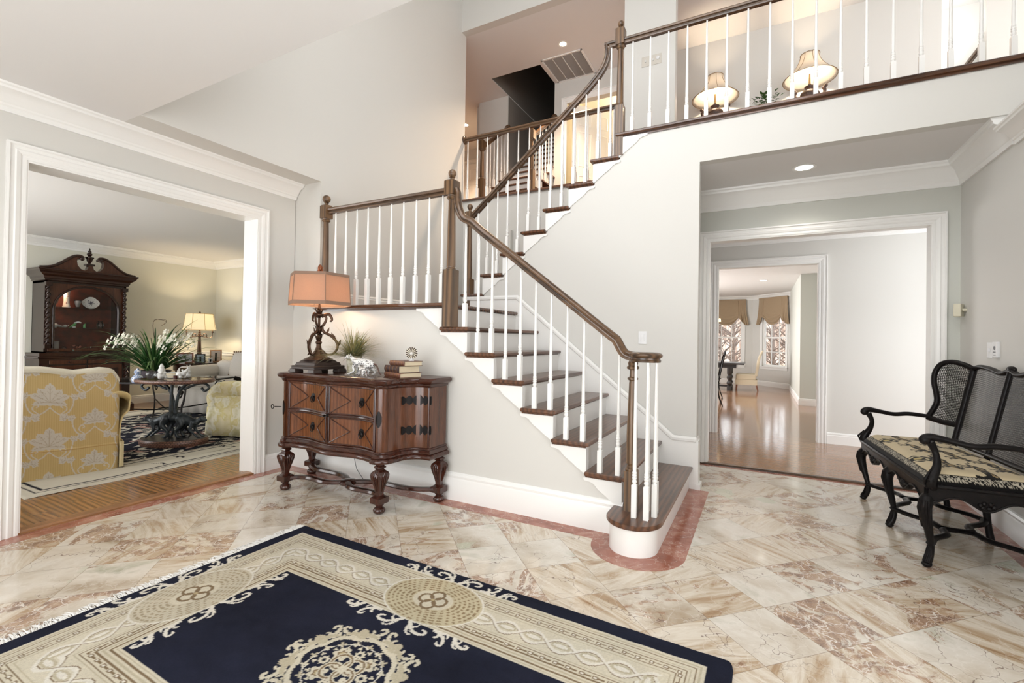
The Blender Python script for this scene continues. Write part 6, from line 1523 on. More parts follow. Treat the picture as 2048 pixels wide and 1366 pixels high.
# ---------------------------------------------------------------- iron and glass table behind
def glass_table():
    t = thing('glass_table', 'wrought iron table with glass top and strap cabriole legs behind the lemur table', 'table', (-7.45, 3.55, .018), math.radians(28))
    a, b, H = .62, .55, .64
    m = MB(); m.sweep([(-a, -b, H), (a, -b, H), (a, b, H), (-a, b, H)], [(-.02, -.012), (.02, -.012), (.02, .006), (-.02, .006)], (0, 0, 1), closed=True); m.build('top_frame', IRON, t)
    MB().box(-a+.01, a-.01, -b+.01, b-.01, H+.006, H+.018).build('glass_top', CLR, t)
    for sx in (-1, 1):
        for sy in (-1, 1):
            q = bez([(1.0, H-.01), (1.10, H-.06), (1.02, H-.22), (.90, .32), (.92, .15), (1.02, .02), (1.08, .0)], 30)
            m = MB(); P = [(sx*a*u, sy*b*u, z) for u, z in q]; m.tube(P, .030, 8, flat=.35, up=(-sy, sx, 0)); m.build('leg', IRON, t, smooth=50)
            m = MB(); s1 = bez([(.96, H-.12), (.80, H-.20), (.70, H-.12), (.74, H-.05), (.82, H-.07), (.80, H-.12)], 24); m.tube([(sx*a*u, sy*b*u, z) for u, z in s1], .009, 6)
            for k in range(5): m.ball((sx*a*(.84+.03*(k % 2)), sy*b*(.84+.03*(k % 3)), H-.06-.02*k), .020, 8, 6)
            m.build('scroll', IRON, t, smooth=60)
    m = MB()
    for sx, sy in ((-1, -1), (1, -1)): m.tube(bez([(sx*a*.92, sy*b*.92, .30), (0, 0, .22), (-sx*a*.92, -sy*b*.92, .30)], 24), .010, 6)
    m.tube([(.10*math.cos(x), .10*math.sin(x), .23) for x in np.linspace(0, 2*PI, 24)[:-1]], .009, 6, closed=True); m.build('stretcher', IRON, t, smooth=60)
glass_table()
ZT1, ZT2 = .018+.765, .018+.658
def orchid():
    random.seed(12)
    t = thing('potted_plant', 'large strappy plant with white star flowers in a grey bowl', 'potted plant', (-7.45, 3.38, ZT2))
    m = MB(); m.lathe([(.10, 0), (.11, .01), (.17, .06), (.195, .11), (.20, .125), (.185, .125), (.16, .10), (.001, .095)], 30); m.build('bowl', plain('grey_bowl', (.10, .085, .10), .35), t, smooth=40)
    LG = plain('leaf_green', srgb(44, 84, 38), .45); LG2 = plain('leaf_light', srgb(110, 140, 84), .45); m = MB()
    R = Vector((.882, .47, 0)); F_ = Vector((-.47, .882, 0))
    for i in range(210):
        a = random.uniform(0, 2*PI); L = random.uniform(.45, .80) if i < 170 else random.uniform(.8, 1.05); el = random.uniform(.55, 1.5); m.m = 0 if random.random() < .75 else 1
        w = random.uniform(.008, .015); pts = []
        for k in range(8):
            u = k/7; rr = .05+L*math.cos(el)*u+.10*u*u; z = .09+L*math.sin(el)*u-(.55-.25*math.sin(el))*L*u*u*u
            pts.append((rr*math.cos(a), rr*math.sin(a), max(z, .02)))
        m.leaf(pts, [w*.7, w, w*1.1, w*1.1, w, w*.8, w*.5, .001], (.1, .1, 1), .35)
    for s, L, up in ((-1, .95, -.05), (-1, .85, -.12), (-1, .75, .10), (1, .70, .25)):
        pts = [(R.x*s*L*u, R.y*s*L*u-.10*u, .12+.45*math.sin(PI*.62*u)*(1 if up > 0 else .8)+up*u*u*1.2) for u in np.linspace(0, 1, 9)]; m.m = 1; m.leaf(pts, .011, (.1, .1, 1), .35)
    m.build('foliage', [LG, LG2], t)
    st = MB(); PET = plain('white_petal', (.74, .72, .60), .6)
    for i in range(15):
        s = -1 if i < 7 else 1; a = random.uniform(-.8, .8); d = R*s*math.cos(a)+F_*math.sin(a)*.8; L = random.uniform(.35, .62); h = random.uniform(.38, .58)
        pts = [(d.x*L*u, d.y*L*u, .12+h*math.sin(min(PI*.60, PI*.6*u))-.10*u*u) for u in np.linspace(0, 1, 8)]; st.tube(pts, .0035, 5); fl = MB()
        for k in range(11):
            u = .55+.45*k/9; q = Vector(pts[int(u*7)])+Vector((random.uniform(-.045, .045), random.uniform(-.045, .045), random.uniform(-.03, .05)))
            for p in range(5):
                b = 2*PI*p/5+random.random(); dd = Vector((math.cos(b), .4*math.sin(b), math.sin(b)))*.032
                fl.leaf([tuple(q), tuple(q+dd*.55), tuple(q+dd)], [.002, .007, .0008], (.5, -.8, .3), .2)
        fl.build('flower_spray', PET, t)
    st.build('stems', LG2, t)
    m = MB(); 
    for k in range(2): m.tube(bez([(0, 0, .5), (-.05, 0, .80), (.02+.12*k, .05, .83), (.12, .08, .80), (.05, .05, .74)], 16), .003, 5)
    m.build('tendrils', plain('dry_tendril', (.09, .06, .03), .7), t)
orchid()
def figurine(name, lab, cat, loc, balls, mat=POR2, rz=0.0, grp='white figurines on the lemur table', vox=.005):
    t = thing(name, lab, cat, loc, rz, grp); m = MB()
    for b in balls:
        if len(b) == 5: m.ball(b[:3], b[3], sc=(b[4], 1, 1))
        else: m.ball(b[:3], b[3])
    fuse(m.build('body', mat, t), vox); return t
figurine('santa_figurine', 'seated round white figurine at the left of the lemur table', 'figurine', (-6.16, 2.87, ZT1), [(0, 0, .04, .048), (0, 0, .095, .038), (.0, 0, .14, .026), (0, .0, .165, .014), (.03, -.02, .07, .018), (.03, .02, .07, .018), (.03, -.03, .02, .02), (.03, .03, .02, .02)])
figurine('animal_figurine', 'crouching white animal figurine in the middle of the lemur table', 'figurine', (-6.04, 3.00, ZT1), [(0, 0, .05, .036), (.02, .035, .06, .030), (.03, .06, .09, .022), (.04, .07, .112, .012), (0, -.03, .02, .018), (.02, .05, .02, .018), (.03, .00, .02, .016), (0, .03, .10, .012)])
figurine('rabbit_figurine', 'upright white rabbit figurine with tall ears at the right of the lemur table', 'figurine', (-6.10, 3.13, ZT1), [(0, 0, .03, .030), (0, 0, .07, .027), (0, 0, .105, .020), (.0, -.010, .13, .008), (0, -.018, .15, .007), (0, .010, .13, .008), (0, .016, .15, .007)])
t = thing('glass_globe', 'clear glass globe beside the seated white figurine', 'ornament', (-6.20, 2.78, ZT1), 0); m = MB(); m.ball((0, 0, .055), .052, 20, 14); m.build('globe', CLR2, t, smooth=60)
t = thing('candle_jar', 'small dark red candle jar on the lemur table', 'candle', (-5.98, 2.93, ZT1)); m = MB(); m.lathe([(.02, 0), (.021, .045), (.017, .045), (.001, .04)], 16); m.build('jar', plain('dark_red_glass', (.06, .012, .01), .15), t, smooth=40)
for i, (w_, d_, h_, c_, lab) in enumerate(((.24, .17, .03, (.72, .70, .62), 'lower cream book lying on the lemur table'), (.22, .16, .028, (.66, .68, .68), 'pale grey book on top of the cream one on the lemur table'))):
    book((-6.24, 3.08, ZT1+.030*i), w_, d_, h_, plain('pale_cover%d' % i, c_, .5), lab, math.radians(28+6*i), 'books on the lemur table')
t = thing('blue_white_jar', 'blue and white chinoiserie figure jar at the left corner of the glass table', 'jar', (-7.06, 3.02, ZT2)); BW = NT('blue_white'); _v = BW.coord(); _n = BW.noise(_v, 50, 2); BW.col(BW.ramp(_n.outputs[0], [(.48, (.72, .74, .78)), (.55, (.15, .22, .38))])); BW.set(rough=.15)
m = MB(); m.lathe([(.055, 0), (.065, .02), (.07, .05), (.05, .085), (.03, .10), (.04, .13), (.036, .155), (.02, .165), (.012, .18), (.001, .185)], 20); m.build('body', BW.m, t, smooth=50)
t = thing('picture_frame', 'small gilt box frame standing on the glass table behind the figurines', 'picture frame', (-7.35, 3.72, ZT2), math.radians(30), None); MB().box(-.06, .06, -.012, .012, 0, .15).build('frame', plain('gilt_box', (.22, .14, .06), .4, .3), t, bevel=.004)
# ---------------------------------------------------------------- corner table with lamp and photographs
def corner_table():
    t = thing('side_table', 'round dark side table with turned legs in the living room corner', 'table', (-9.55, 5.02, .006))
    m = MB(); m.lathe([(.001, .725), (.40, .725), (.425, .735), (.43, .75), (.42, .765), (.40, .77), (.001, .77)], 36); m.build('top', MAH, t, smooth=40)
    m = MB(); m.lathe([(.34, .62), (.35, .63), (.35, .72), (.33, .725)], 36); m.build('apron', MAH, t, smooth=40)
    for k in range(4):
        a = PI/4+k*PI/2; x, y = .30*math.cos(a), .30*math.sin(a); m = MB(); m.lathe([(.020, 0), (.026, .02), (.018, .05), (.024, .09), (.016, .12), (.024, .30), (.016, .36), (.030, .40), (.018, .44), (.026, .50), (.03, .52), (.03, .64)], 12, (x, y, 0)); m.build('leg', MAH, t, smooth=50)
    m = MB(); m.tube([(-.21, -.21, .14), (.21, .21, .14)], .014, 8); m.tube([(-.21, .21, .14), (.21, -.21, .14)], .014, 8); m.build('stretcher', MAH, t)
corner_table()
ZT3 = .776
SHW = shademat('cream_shade', (.93, .90, .80), .6)
def corner_lamp():
    t = thing('table_lamp', 'candelabrum lamp with glowing cream shade in the living room corner', 'lamp', (-9.58, 5.10, ZT3))
    m = MB(); m.taper((0, 0, 0), (0, 0, .03), .17, .16); m.taper((0, 0, .03), (0, 0, .15), .13, .09); m.build('base', plain('red_wood_base', (.12, .045, .03), .35), t, bevel=.004)
    m = MB(); m.lathe([(.040, .15), (.044, .16), (.030, .18), (.036, .20), (.022, .48), (.030, .49), (.055, .50), (.055, .515), (.03, .52), (.02, .56), (.012, .60)], 16); m.tube([(0, 0, .6), (0, 0, .86)], .004, 6); m.build('stem', BRONZE, t, smooth=40)
    for k in range(4):
        a = math.radians(60)+k*PI/2; ca, sa = math.cos(a), math.sin(a)
        m = MB(); q = bez([(.02, .50), (.08, .485), (.12, .50), (.10, .55), (.06, .54), (.075, .50)], 20); q2 = bez([(.10, .49), (.16, .47), (.205, .50), (.21, .57)], 14)
        for Q in (q, q2): m.tube([(r*ca, r*sa, z) for r, z in Q], .007, 6)
        m.lathe([(.006, .565), (.026, .575), (.026, .582), (.010, .585), (.010, .61), (.001, .61)], 10, (.21*ca, .21*sa, 0)); m.build('candle_arm', BRONZE, t, smooth=60)
    rot = .6; n = 8
    def rg(r, z): return [(r*math.cos(rot+2*PI*k/n), r*math.sin(rot+2*PI*k/n), z) for k in range(n)]
    m = MB(); A = rg(.29, .62); C_ = rg(.262, .75); B = rg(.235, .93); m.add(A+C_+B, [(k, (k+1) % n, n+(k+1) % n, n+k) for k in range(n)]+[(n+k, n+(k+1) % n, 2*n+(k+1) % n, 2*n+k) for k in range(n)]); s = m.build('lamp_shade', SHW, t, solid=-.002)
    m = MB()
    for k in range(n): m.tube([A[k], C_[k], B[k]], .004, 5)
    m.tube(A, .005, 5, closed=True); m.tube(B, .005, 5, closed=True); m.build('piping', fabric('shade_piping', srgb(200, 176, 130)), s)
    m = MB(); m.lathe([(.003, .86), (.012, .93), (.018, .95), (.010, .97), (.001, .99)], 10); m.build('finial', BRONZE, t, smooth=50)
    m = MB(); m.ball((0, 0, .73), .03, sc=(1, 1, 1.3)); m.build('light_bulb', glow('warm_bulb', (1, .75, .45), 8), t, smooth=60)
    bulb(t, (0, 0, .74), 40, (1, .78, .50), .05)
corner_lamp()
def frame(loc, w, h, fc, lab, rz, tilt=.18, inner=(.45, .45, .48)):
    t = thing('picture_frame', lab, 'picture frame', loc, rz, 'photographs on the corner table'); b = .022
    m = MB(); m.M = Matrix.Rotation(-tilt, 4, 'X'); m.sweep([(-w/2, 0, 0), (w/2, 0, 0), (w/2, 0, h), (-w/2, 0, h)], [(0, -.008), (0, .008), (b, .010), (b, -.006)], (0, -1, 0), closed=True); m.build('frame', fc, t)
    m = MB(); m.M = Matrix.Rotation(-tilt, 4, 'X'); m.box(-w/2+.004, w/2-.004, .0, .005, .004, h-.004); m.build('photograph', plain('photo_print_%d' % int(abs(loc[1])*100), inner, .3), t)
    m = MB(); m.M = Matrix.Rotation(.35, 4, 'X'); m.box(-.015, .015, .0, .004, 0, h*.8); m.build('easel_back', BLK, t)
FR1 = plain('red_gilt_frame', (.22, .07, .04), .4); FR2 = plain('black_frame', (.02, .02, .02), .3); FR3 = attrmat('x', .5) if False else plain('floral_frame', (.36, .20, .10), .5)
A_ = math.radians(62)
frame((-9.33, 4.72, ZT3), .26, .19, FR1, 'wide red and gilt frame at the left of the corner table', A_); frame((-9.22, 4.93, ZT3), .16, .17, FR2, 'black framed bluish photograph in front of the corner lamp', A_, inner=(.25, .32, .36))
frame((-9.38, 5.30, ZT3), .20, .24, FR3, 'ornate orange framed photograph at the right of the corner table', A_, inner=(.5, .42, .36)); frame((-9.45, 5.38, ZT3), .16, .22, plain('tan_frame', (.46, .38, .20), .6), 'plain tan album standing at the right edge of the corner table', A_+.5, inner=(.46, .38, .2))
frame((-9.20, 5.10, ZT3), .07, .09, plain('silver_frame', (.55, .55, .55), .3, .6), 'tiny silver frame between the black and orange frames', A_)
frame((-9.22, 4.62, ZT3), .08, .09, plain('silver_frame_b', (.5, .5, .5), .3, .6), 'tiny silver frame below the wide red frame', A_)
# ---------------------------------------------------------------- white slipcovered sofa, cushion and armchair
LIN = fabric('white_linen', srgb(216, 212, 204), srgb(198, 192, 184), 120, .9, .0, .2)
def white_sofa():
    t = thing('sofa', 'white slipcovered sofa under the chair rail at the back of the living room', 'sofa', (-8.15, 4.95, .006), math.radians(24))
    m = MB(); m.box(-.55, .90, -.62, .42, .02, .44); m.build('base', LIN, t, bevel=.03)
    m = MB(); m.box(-.40, .88, -.60, .20, .43, .56); m.build('seat_cushion', LIN, t, bevel=.06, seg=4)
    m = MB(); m.box(-.50, .90, .12, .42, .3, .84); m.build('back', LIN, t, bevel=.10, seg=5)
    m = MB(); m.tube([(-.50, -.58, .66), (-.50, .35, .66)], .115, 20); m.box(-.58, -.42, -.60, .38, .1, .62); m.build('arm', LIN, t, smooth=50)
    m = MB(); m.grid(60, 3, lambda u, v: (-.60-.02*math.sin(40*u)+.0, -.66+1.0*u, .03+.48*v) if True else 0); m.grid(90, 3, lambda u, v: (-.60+1.5*u, -.66-.016*math.sin(60*u)*(1-v), .03+.40*v)); m.build('skirt', LIN, t, smooth=0, solid=.008)
white_sofa()
def cushion(loc, w, h, d, mat, lab, rz, tilt, trim=None):
    t = thing('cushion', lab, 'cushion', loc, rz); n = 18; m = MB()
    def sf(s):
        def f(u, v):
            a, b = 2*u-1, 2*v-1; q = (1-abs(a)**3)*(1-abs(b)**3); return (a*w/2*(1-.05*b*b), s*d/2*q**.5, h/2+b*h/2*(1-.05*a*a))
        return f
    m.M = Matrix.Rotation(tilt, 4, 'X'); m.grid(n, n, sf(1)); m.grid(n, n, sf(-1)); m.build('cover', mat, t, smooth=0)
    if trim:
        m = MB(); m.M = Matrix.Rotation(tilt, 4, 'X')
        for k in range(40):
            u = k/40*4; e, f = int(u), u % 1; p = [(2*f-1, -1), (1, 2*f-1), (1-2*f, 1), (-1, 1-2*f)][e]; m.ball((p[0]*w/2, 0, h/2+p[1]*h/2), .016, 6, 5)
        m.build('pompom_trim', trim, t)
cushion((-8.05, 4.95, .56), .50, .46, .16, LIN, 'greige square cushion edged with brown pompoms on the white sofa', math.radians(10), -.25, plain('pompom_brown', (.20, .13, .08), .9))
def armchair():
    CRM = attrmat('cream_chintz', .85, .0, 200, .1, .1)
    FAB = NT('cream_floral'); v = FAB.coord(); n = FAB.noise(v, 7, 4, .5); FAB.col(FAB.ramp(n.outputs[0], [(.40, srgb(226, 214, 176)), (.50, srgb(214, 200, 140)), (.56, srgb(232, 226, 205)), (.68, srgb(205, 196, 150))])); FAB.set(rough=.9)
    t = thing('armchair', 'cream floral club armchair half hidden by the right jamb of the living room opening', 'armchair', (-5.95, 3.98, .018), math.radians(20)); M_ = FAB.m
    m = MB(); m.box(-.40, .45, -.38, .45, .03, .40); m.build('base', M_, t, bevel=.03)
    m = MB(); m.box(-.47, .30, -.25, .32, .38, .52); m.build('seat_cushion', M_, t, bevel=.05, seg=4)
    for s in (-1, 1):
        m = MB(); m.box(-.36, .40, s*.36-.09, s*.36+.09, .05, .52); q = bez([(-.36, .36, .40), (-.38, .36, .52), (-.30, .36, .60), (-.1, .36, .62), (.40, .36, .63)], 18); m.tube([(p[0], s*p[1]-(0.0), p[2]-.02) for p in q], .105, 16); m.build('arm', M_, t, smooth=60)
    m = MB(); m.box(.22, .48, -.34, .36, .3, .86); m.build('back', M_, t, bevel=.09, seg=5)
    m = MB(); m.grid(30, 3, lambda u, v: (-.42+.9*u, -.46-.03*(1-v)-.008*math.sin(50*u), .02+.36*v)); m.build('skirt', M_, t, smooth=0, solid=.008)
armchair()
# ================================================================ upper hall
def console():
    t = thing('console_table', 'long console table against the upper hall wall under the lamps', 'table', (0, 7.06, ZF))
    m = MB(); m.box(-.95, .95, -.20, .22, .92, .96); m.build('top', MAH, t, bevel=.006)
    for x in (-.88, .88):
        for y in (-.15, .17): MB().taper((x, y, 0), (x, y, .92), .035, .055).build('leg', MAH, t)
    MB().box(-.9, .9, -.17, .19, .82, .92).build('apron', MAH, t)
console()
ZCT = ZF+.96
CARV = NT('carved_gilt_wood'); _v = CARV.coord(); _n = CARV.noise(_v, 26, 4, .6); CARV.col(CARV.ramp(_n.outputs[0], [(.35, (.035, .018, .012)), (.55, (.11, .055, .035)), (.7, (.26, .17, .12))])); CARV.bump(_n.outputs[0], .8, .01); CARV.set(rough=.45); CARV = CARV.m
SHB = shademat('ivory_bell_shade', (.93, .88, .80), .55)
def bell_lamp(x, lab):
    t = thing('table_lamp', lab, 'lamp', (x, 7.03, ZCT)); 
    m = MB(); m.lathe([(.075, 0), (.08, .02), (.05, .04), (.04, .08), (.065, .12), (.10, .17), (.115, .22), (.10, .26), (.06, .28), (.04, .30), (.055, .32), (.06, .335), (.02, .345), (.018, .37)], 20); m.build('urn', CARV, t, smooth=50)
    for s in (-1, 1): m = MB(); m.tube(bez([(s*.07, 0, .14), (s*.13, 0, .18), (s*.165, 0, .25), (s*.15, 0, .30), (s*.185, 0, .32)], 14), [.024]*6+[.020]*5+[.014]*4, 8); m.ball((s*.175, 0, .315), .022); m.build('handle', CARV, t, smooth=60)
    m = MB(); m.tube([(0, 0, .36), (0, 0, .50)], .012, 8); m.tube([(0, 0, .5), (0, 0, .78)], .003, 6); m.build('candle_stem', plain('brass_stem', (.45, .30, .14), .35, .7), t, smooth=60)
    m = MB(); m.grid(40, 14, lambda u, v: ((lambda r, z: (r*math.cos(2*PI*u), r*math.sin(2*PI*u), z))(.105+.195*(1-v)**1.9, .44+.31*v)), cu=True); s = m.build('lamp_shade', SHB, t, smooth=0, solid=-.002)
    m = MB()
    for k in range(8): a = PI/4*k+.2; m.tube([((.107+.195*(1-v)**1.9)*math.cos(a), (.107+.195*(1-v)**1.9)*math.sin(a), .44+.31*v) for v in np.linspace(0, 1, 12)], .0025, 5)
    for r, z in ((.302, .44), (.107, .75)): m.tube([(r*math.cos(a), r*math.sin(a), z) for a in np.linspace(0, 2*PI, 40)[:-1]], .004, 5, closed=True)
    m.build('piping', fabric('bell_piping', srgb(150, 120, 84)), s)
    m = MB(); m.ball((0, 0, .55), .026, sc=(1, 1, 1.4)); m.build('light_bulb', glow('bell_bulb', (1, .80, .55), 12), t, smooth=60)
    bulb(t, (0, 0, .58), 26, (1, .78, .55), .04)
bell_lamp(-.585, 'glowing bell-shaded lamp with carved urn, the left one behind the balcony railing'); bell_lamp(.535, 'glowing bell-shaded lamp with carved urn, the right one behind the balcony railing')
random.seed(3); t = thing('potted_ivy', 'small leafy green plant between the two upstairs lamps', 'potted plant', (0.02, 6.98, ZCT)); m = MB(); m.lathe([(.05, 0), (.07, .10), (.075, .11), (.06, .11), (.001, .09)], 16); m.build('pot', POR, t, smooth=40); m = MB()
for i in range(90):
    a = random.uniform(0, 6.3); r = random.uniform(.02, .20); z = .16+random.uniform(0, .17)-.35*max(0, r-.1); d = Vector((math.cos(a), math.sin(a), random.uniform(-.3, .6)))*.05; p = Vector((r*math.cos(a), r*math.sin(a), z)); m.leaf([tuple(p), tuple(p+d*.5), tuple(p+d)], [.006, .022, .002], (.2, -.5, 1), .25)
m.build('foliage', plain('ivy_green', srgb(62, 104, 50), .5), t)
# doors upstairs
def panel_door(name, w, h, loc, rz, lab):
    o = MB().box(0, w, -.018, .018, 0, h).build(name, TRIM, None, bevel=.002); tag(o, lab, 'door', kind='structure'); o.location = loc; o.rotation_euler = (0, 0, rz)
    for (x0, x1, z0, z1) in ((.11, w/2-.04, .22, .80), (w/2+.04, w-.11, .22, .80), (.11, w/2-.04, .95, 1.55), (w/2+.04, w-.11, .95, 1.55), (.11, w/2-.04, 1.65, h-.12), (w/2+.04, w-.11, 1.65, h-.12)):
        m = MB()
        for s in (-1, 1): m.sweep([(x0, s*.018, z0), (x1, s*.018, z0), (x1, s*.018, z1), (x0, s*.018, z1)], [(0, 0), (.012, .005), (.02, 0)], (0, s, 0), closed=True)
        m.build('panel', TRIM, o)
    m = MB()
    for s in (-1, 1): m.ball((w-.07, s*.055, .98), .027); m.tube([(w-.07, 0, .98), (w-.07, s*.05, .98)], .009, 8)
    m.build('door_handle', plain('brass_knob', (.55, .38, .15), .3, .8), o, smooth=60)
panel_door('door_1', .80, 2.0, (-2.84, 7.40, ZF), math.radians(50), 'open white panelled door at the back of the upper hall')
casing('trim_casing_upper', [(-2.92, Y2, ZF), (-2.92, Y2, ZF+2.0), (-2.02, Y2, ZF+2.0), (-2.02, Y2, ZF)], (0, -1, 0), 'white casing of the door in the upper hall')
w = MB(); w.box(-3.02, -1.4, 9.3, 9.4, ZF, Z2); w.box(-1.45, -1.35, Y2+.12, 9.4, ZF, Z2); w.box(-3.05, -2.97, Y2+.12, 9.4, ZF, Z2); struct(w, 'wall_upper_room', paint('cream_room_paint', (.74, .68, .52)), 'cream walls of the room beyond the open door', 'wall')
l = bpy.data.lights.new('upper_room_lamp', 'POINT'); l.energy = 30; l.color = (1, .80, .55); l.shadow_soft_size = .15; o = bpy.data.objects.new('upper_room_lamp', l); COL.objects.link(o); o.location = (-2.0, 8.4, 5.3)
panel_door('door_2', .86, 2.03, (-6.45, 9.02, ZF), 0, 'white door at the far left end of the upper hall')
casing('trim_casing_upper_left', [(-6.47, 9.05, ZF), (-6.47, 9.05, ZF+2.05), (-5.57, 9.05, ZF+2.05), (-5.57, 9.05, ZF)], (0, -1, 0), 'white casing of the far left upper door')
struct(MB().box(-7.2, -4.68, 9.05, 9.15, ZF, Z2), 'wall_upper_recess', WALL, 'end wall of the recess in the upper hall', 'wall')
struct(MB().box(-4.80, -4.68, Y2+.12, 9.1, ZF, Z2), 'wall_upper_recess_side', WALL, 'side wall of the recess in the upper hall', 'wall')
t = thing('stair_rail', 'dark wall handrail rising behind the right end of the balcony', 'handrail', (0, 0, 0))
m = MB(); m.sweep([(2.14, 7.9, 4.66), (2.62, 7.9, 5.38)], HR, (0, -1, 0)); m.build('handrail', RAILW, t, smooth=40)
for x, z in ((2.24, 4.78), (2.54, 5.23)): MB().tube([(x, 7.9, z), (x, 7.99, z-.06)], .01, 6).build('bracket', BLACKM, t)
struct(MB().box(1.6, 3.2, Y2+.66, Y2+.76, ZF-1, Z2), 'wall_upper_stairside', TRIM, 'bright wall behind the upper handrail', 'wall')
l = bpy.data.lights.new('upper_right_room', 'POINT'); l.energy = 5; l.color = (1, .95, .88); l.shadow_soft_size = .2; o = bpy.data.objects.new('upper_right_room', l); COL.objects.link(o); o.location = (2.1, Y2+.35, 5.3)
# ================================================================ breakfast room
P2 = (.94, 15.35); P1 = (-.20, 16.60); P0 = (-2.3, 16.60)
OUT = glow('x', (1, 1, 1), 0) if False else None
PANE = glass('window_pane', (.97, .98, .98)); PANE.node_tree.nodes['Layer Weight'].inputs[0].default_value = .12
def window_wall(name, a, b, u0, u1, lab, wlab, n):
    """wall from a to b (plan) with a double-hung window between fractions u0..u1"""
    A, B = Vector((a[0], a[1], 0)), Vector((b[0], b[1], 0)); L = (B-A).length; ang = math.atan2(B.y-A.y, B.x-A.x)
    M_ = Matrix.Translation(A) @ Matrix.Rotation(ang, 4, 'Z'); x0, x1 = u0*L, u1*L; z0, z1 = .62, 2.35
    m = MB(); m.M = M_; m.box(0, x0, 0, .15, 0, 2.8); m.box(x1, L, 0, .15, 0, 2.8); m.box(x0, x1, 0, .15, 0, z0); m.box(x0, x1, 0, .15, z1, 2.8); struct(m, name, WALL, lab, 'wall')
    m = MB(); m.M = M_; e = .045
    m.box(x0, x0+e, .04, .10, z0, z1); m.box(x1-e, x1, .04, .10, z0, z1); m.box(x0, x1, .04, .10, z0, z0+e); m.box(x0, x1, .04, .10, z1-e, z1); zm = (z0+z1)/2; m.box(x0, x1, .05, .09, zm-.025, zm+.025)
    wv = struct(m, 'window_%d' % n, TRIM, wlab, 'window')
    m = MB(); m.M = M_
    for k in (1, 2): x = x0+(x1-x0)*k/3; m.box(x-.009, x+.009, .06, .08, z0, z1)
    for z in ((z0+zm)/2, (z1+zm)/2): m.box(x0, x1, .06, .08, z-.009, z+.009)
    m.build('muntins', TRIM, wv); m = MB(); m.M = M_; m.box(x0, x1, .068, .072, z0, z1); m.build('pane', PANE, wv)
    m = MB(); m.M = M_; m.sweep([(x0, 0, z0), (x0, 0, z1), (x1, 0, z1), (x1, 0, z0)], [(0, 0), (.08, 0), (.08, .02), (0, .012)], (0, -1, 0)); m.box(x0-.10, x1+.10, -.05, .02, z0-.03, z0); m.box(x0-.08, x1+.08, -.02, 0, z0-.10, z0-.03); m.build('sill', TRIM, wv)
    m = MB(); m.M = M_; m.sweep([(L, 0, 0), (0, 0, 0)], BASE, (0, 0, 1)); m.sweep([(L, 0, 2.8), (0, 0, 2.8)], [(a*.9, b*.9) for a, b in CROWN], (0, 0, 1)); struct(m, 'trim_%d' % (n+10), TRIM, 'baseboard and crown of a breakfast room bay wall', 'trim')
    return M_, x0, x1
wA = window_wall('wall_bay_right', P1, P2, .24, .76, 'bay wall with the right breakfast window', 'white double-hung window at the right of the bay', 1)
wB = window_wall('wall_bay_back', P0, P1, .42, .86, 'bay wall with the left breakfast window', 'white double-hung window at the left of the bay', 2)
LINEN = fabric('tan_linen', srgb(172, 150, 122), srgb(154, 132, 106), 260, .9, .05, .2)
def shade(W3, lab):
    M_, x0, x1 = W3; t = thing('roman_shade', lab, 'window shade', (0, 0, 0)); x0 -= .10; x1 += .10; w = x1-x0
    def fn(u, v):
        # v 0 top .. 1 bottom; gathered at .18 and .82, swagged folds between, flared tails outside
        tail = u < .18 or u > .82; e = min(u, 1-u)
        q = 0 if tail else math.sin(PI*(u-.18)/.64)
        H = .66+.15*q if not tail else .66+.14*min(1, (.18-e)/.10)
        z = 2.68-H*v
        gd = min(abs(u-.18), abs(u-.82)); pin = math.exp(-(gd/.035)**2)
        d = .045+.02*v
        if v > .55: d += .030*math.sin((v-.55)*42)*(v-.55)*2.0*(q**.5 if not tail else 0)
        if tail: d += .022*math.sin(e*130)*v*v
        d += .05*pin*v*v*(1-.2*q) - .02*math.exp(-(gd/.012)**2)*(v < .75)
        if not tail and v > .7: z += .10*math.exp(-(gd/.10)**2)*(v-.7)/.3
        sp = (u-.5)*(1+(.16*v*v if tail else 0)); return tuple(M_ @ Vector((x0+w*(.5+sp), -d, z)))
    MB().grid(110, 60, fn).build('cloth', LINEN, t, smooth=0, solid=.006)
    m = MB(); m.M = M_; m.box(x0, x1, -.06, 0, 2.66, 2.70); m.build('headboard', LINEN, t)
shade(wA, 'tan gathered roman shade over the right breakfast window'); shade(wB, 'tan gathered roman shade over the left breakfast window')
def parsons(loc, rz):
    t = thing('dining_chair', 'cream skirted dining chair with a tall curved back by the breakfast window', 'chair', loc, rz); TL = fabric('chair_linen', srgb(214, 202, 178), srgb(200, 186, 160), 200, .9, 0, .15)
    m = MB(); m.box(-.25, .25, -.24, .24, .30, .46); m.build('seat', TL, t, bevel=.03, seg=3)
    m = MB(); q = bez([(.20, .40), (.24, .62), (.27, .85), (.33, 1.02), (.37, 1.10)], 16); n = len(q)
    f = [(x, z) for x, z in q]; b_ = [(x+.075-.02*i/n, z+.01) for i, (x, z) in enumerate(q)][::-1]; m.prism(f+b_, -.23, .23, 'y'); m.build('backrest', TL, t, bevel=.02, smooth=40)
    m = MB(); m.sweep([(-.255, -.245, .0), (.27, -.245, .0), (.27, .245, .0), (-.255, .245, .0)], [(-.004, .17), (.004, .17), (.004, .31), (-.004, .31)], (0, 0, 1), closed=True); m.build('skirt', TL, t)
    WL = woodmat('chair_leg_wood', srgb(90, 48, 28), srgb(140, 82, 50), 'z')
    for sx, sy in ((-1, -1), (-1, 1), (1, -1), (1, 1)): m = MB(); m.taper((sx*.24+(.05 if sx > 0 else 0), sy*.20, 0), (sx*.22, sy*.20, .30), .028, .045); m.build('leg', WL, t)
parsons((-.32, 14.35, .006), 0)
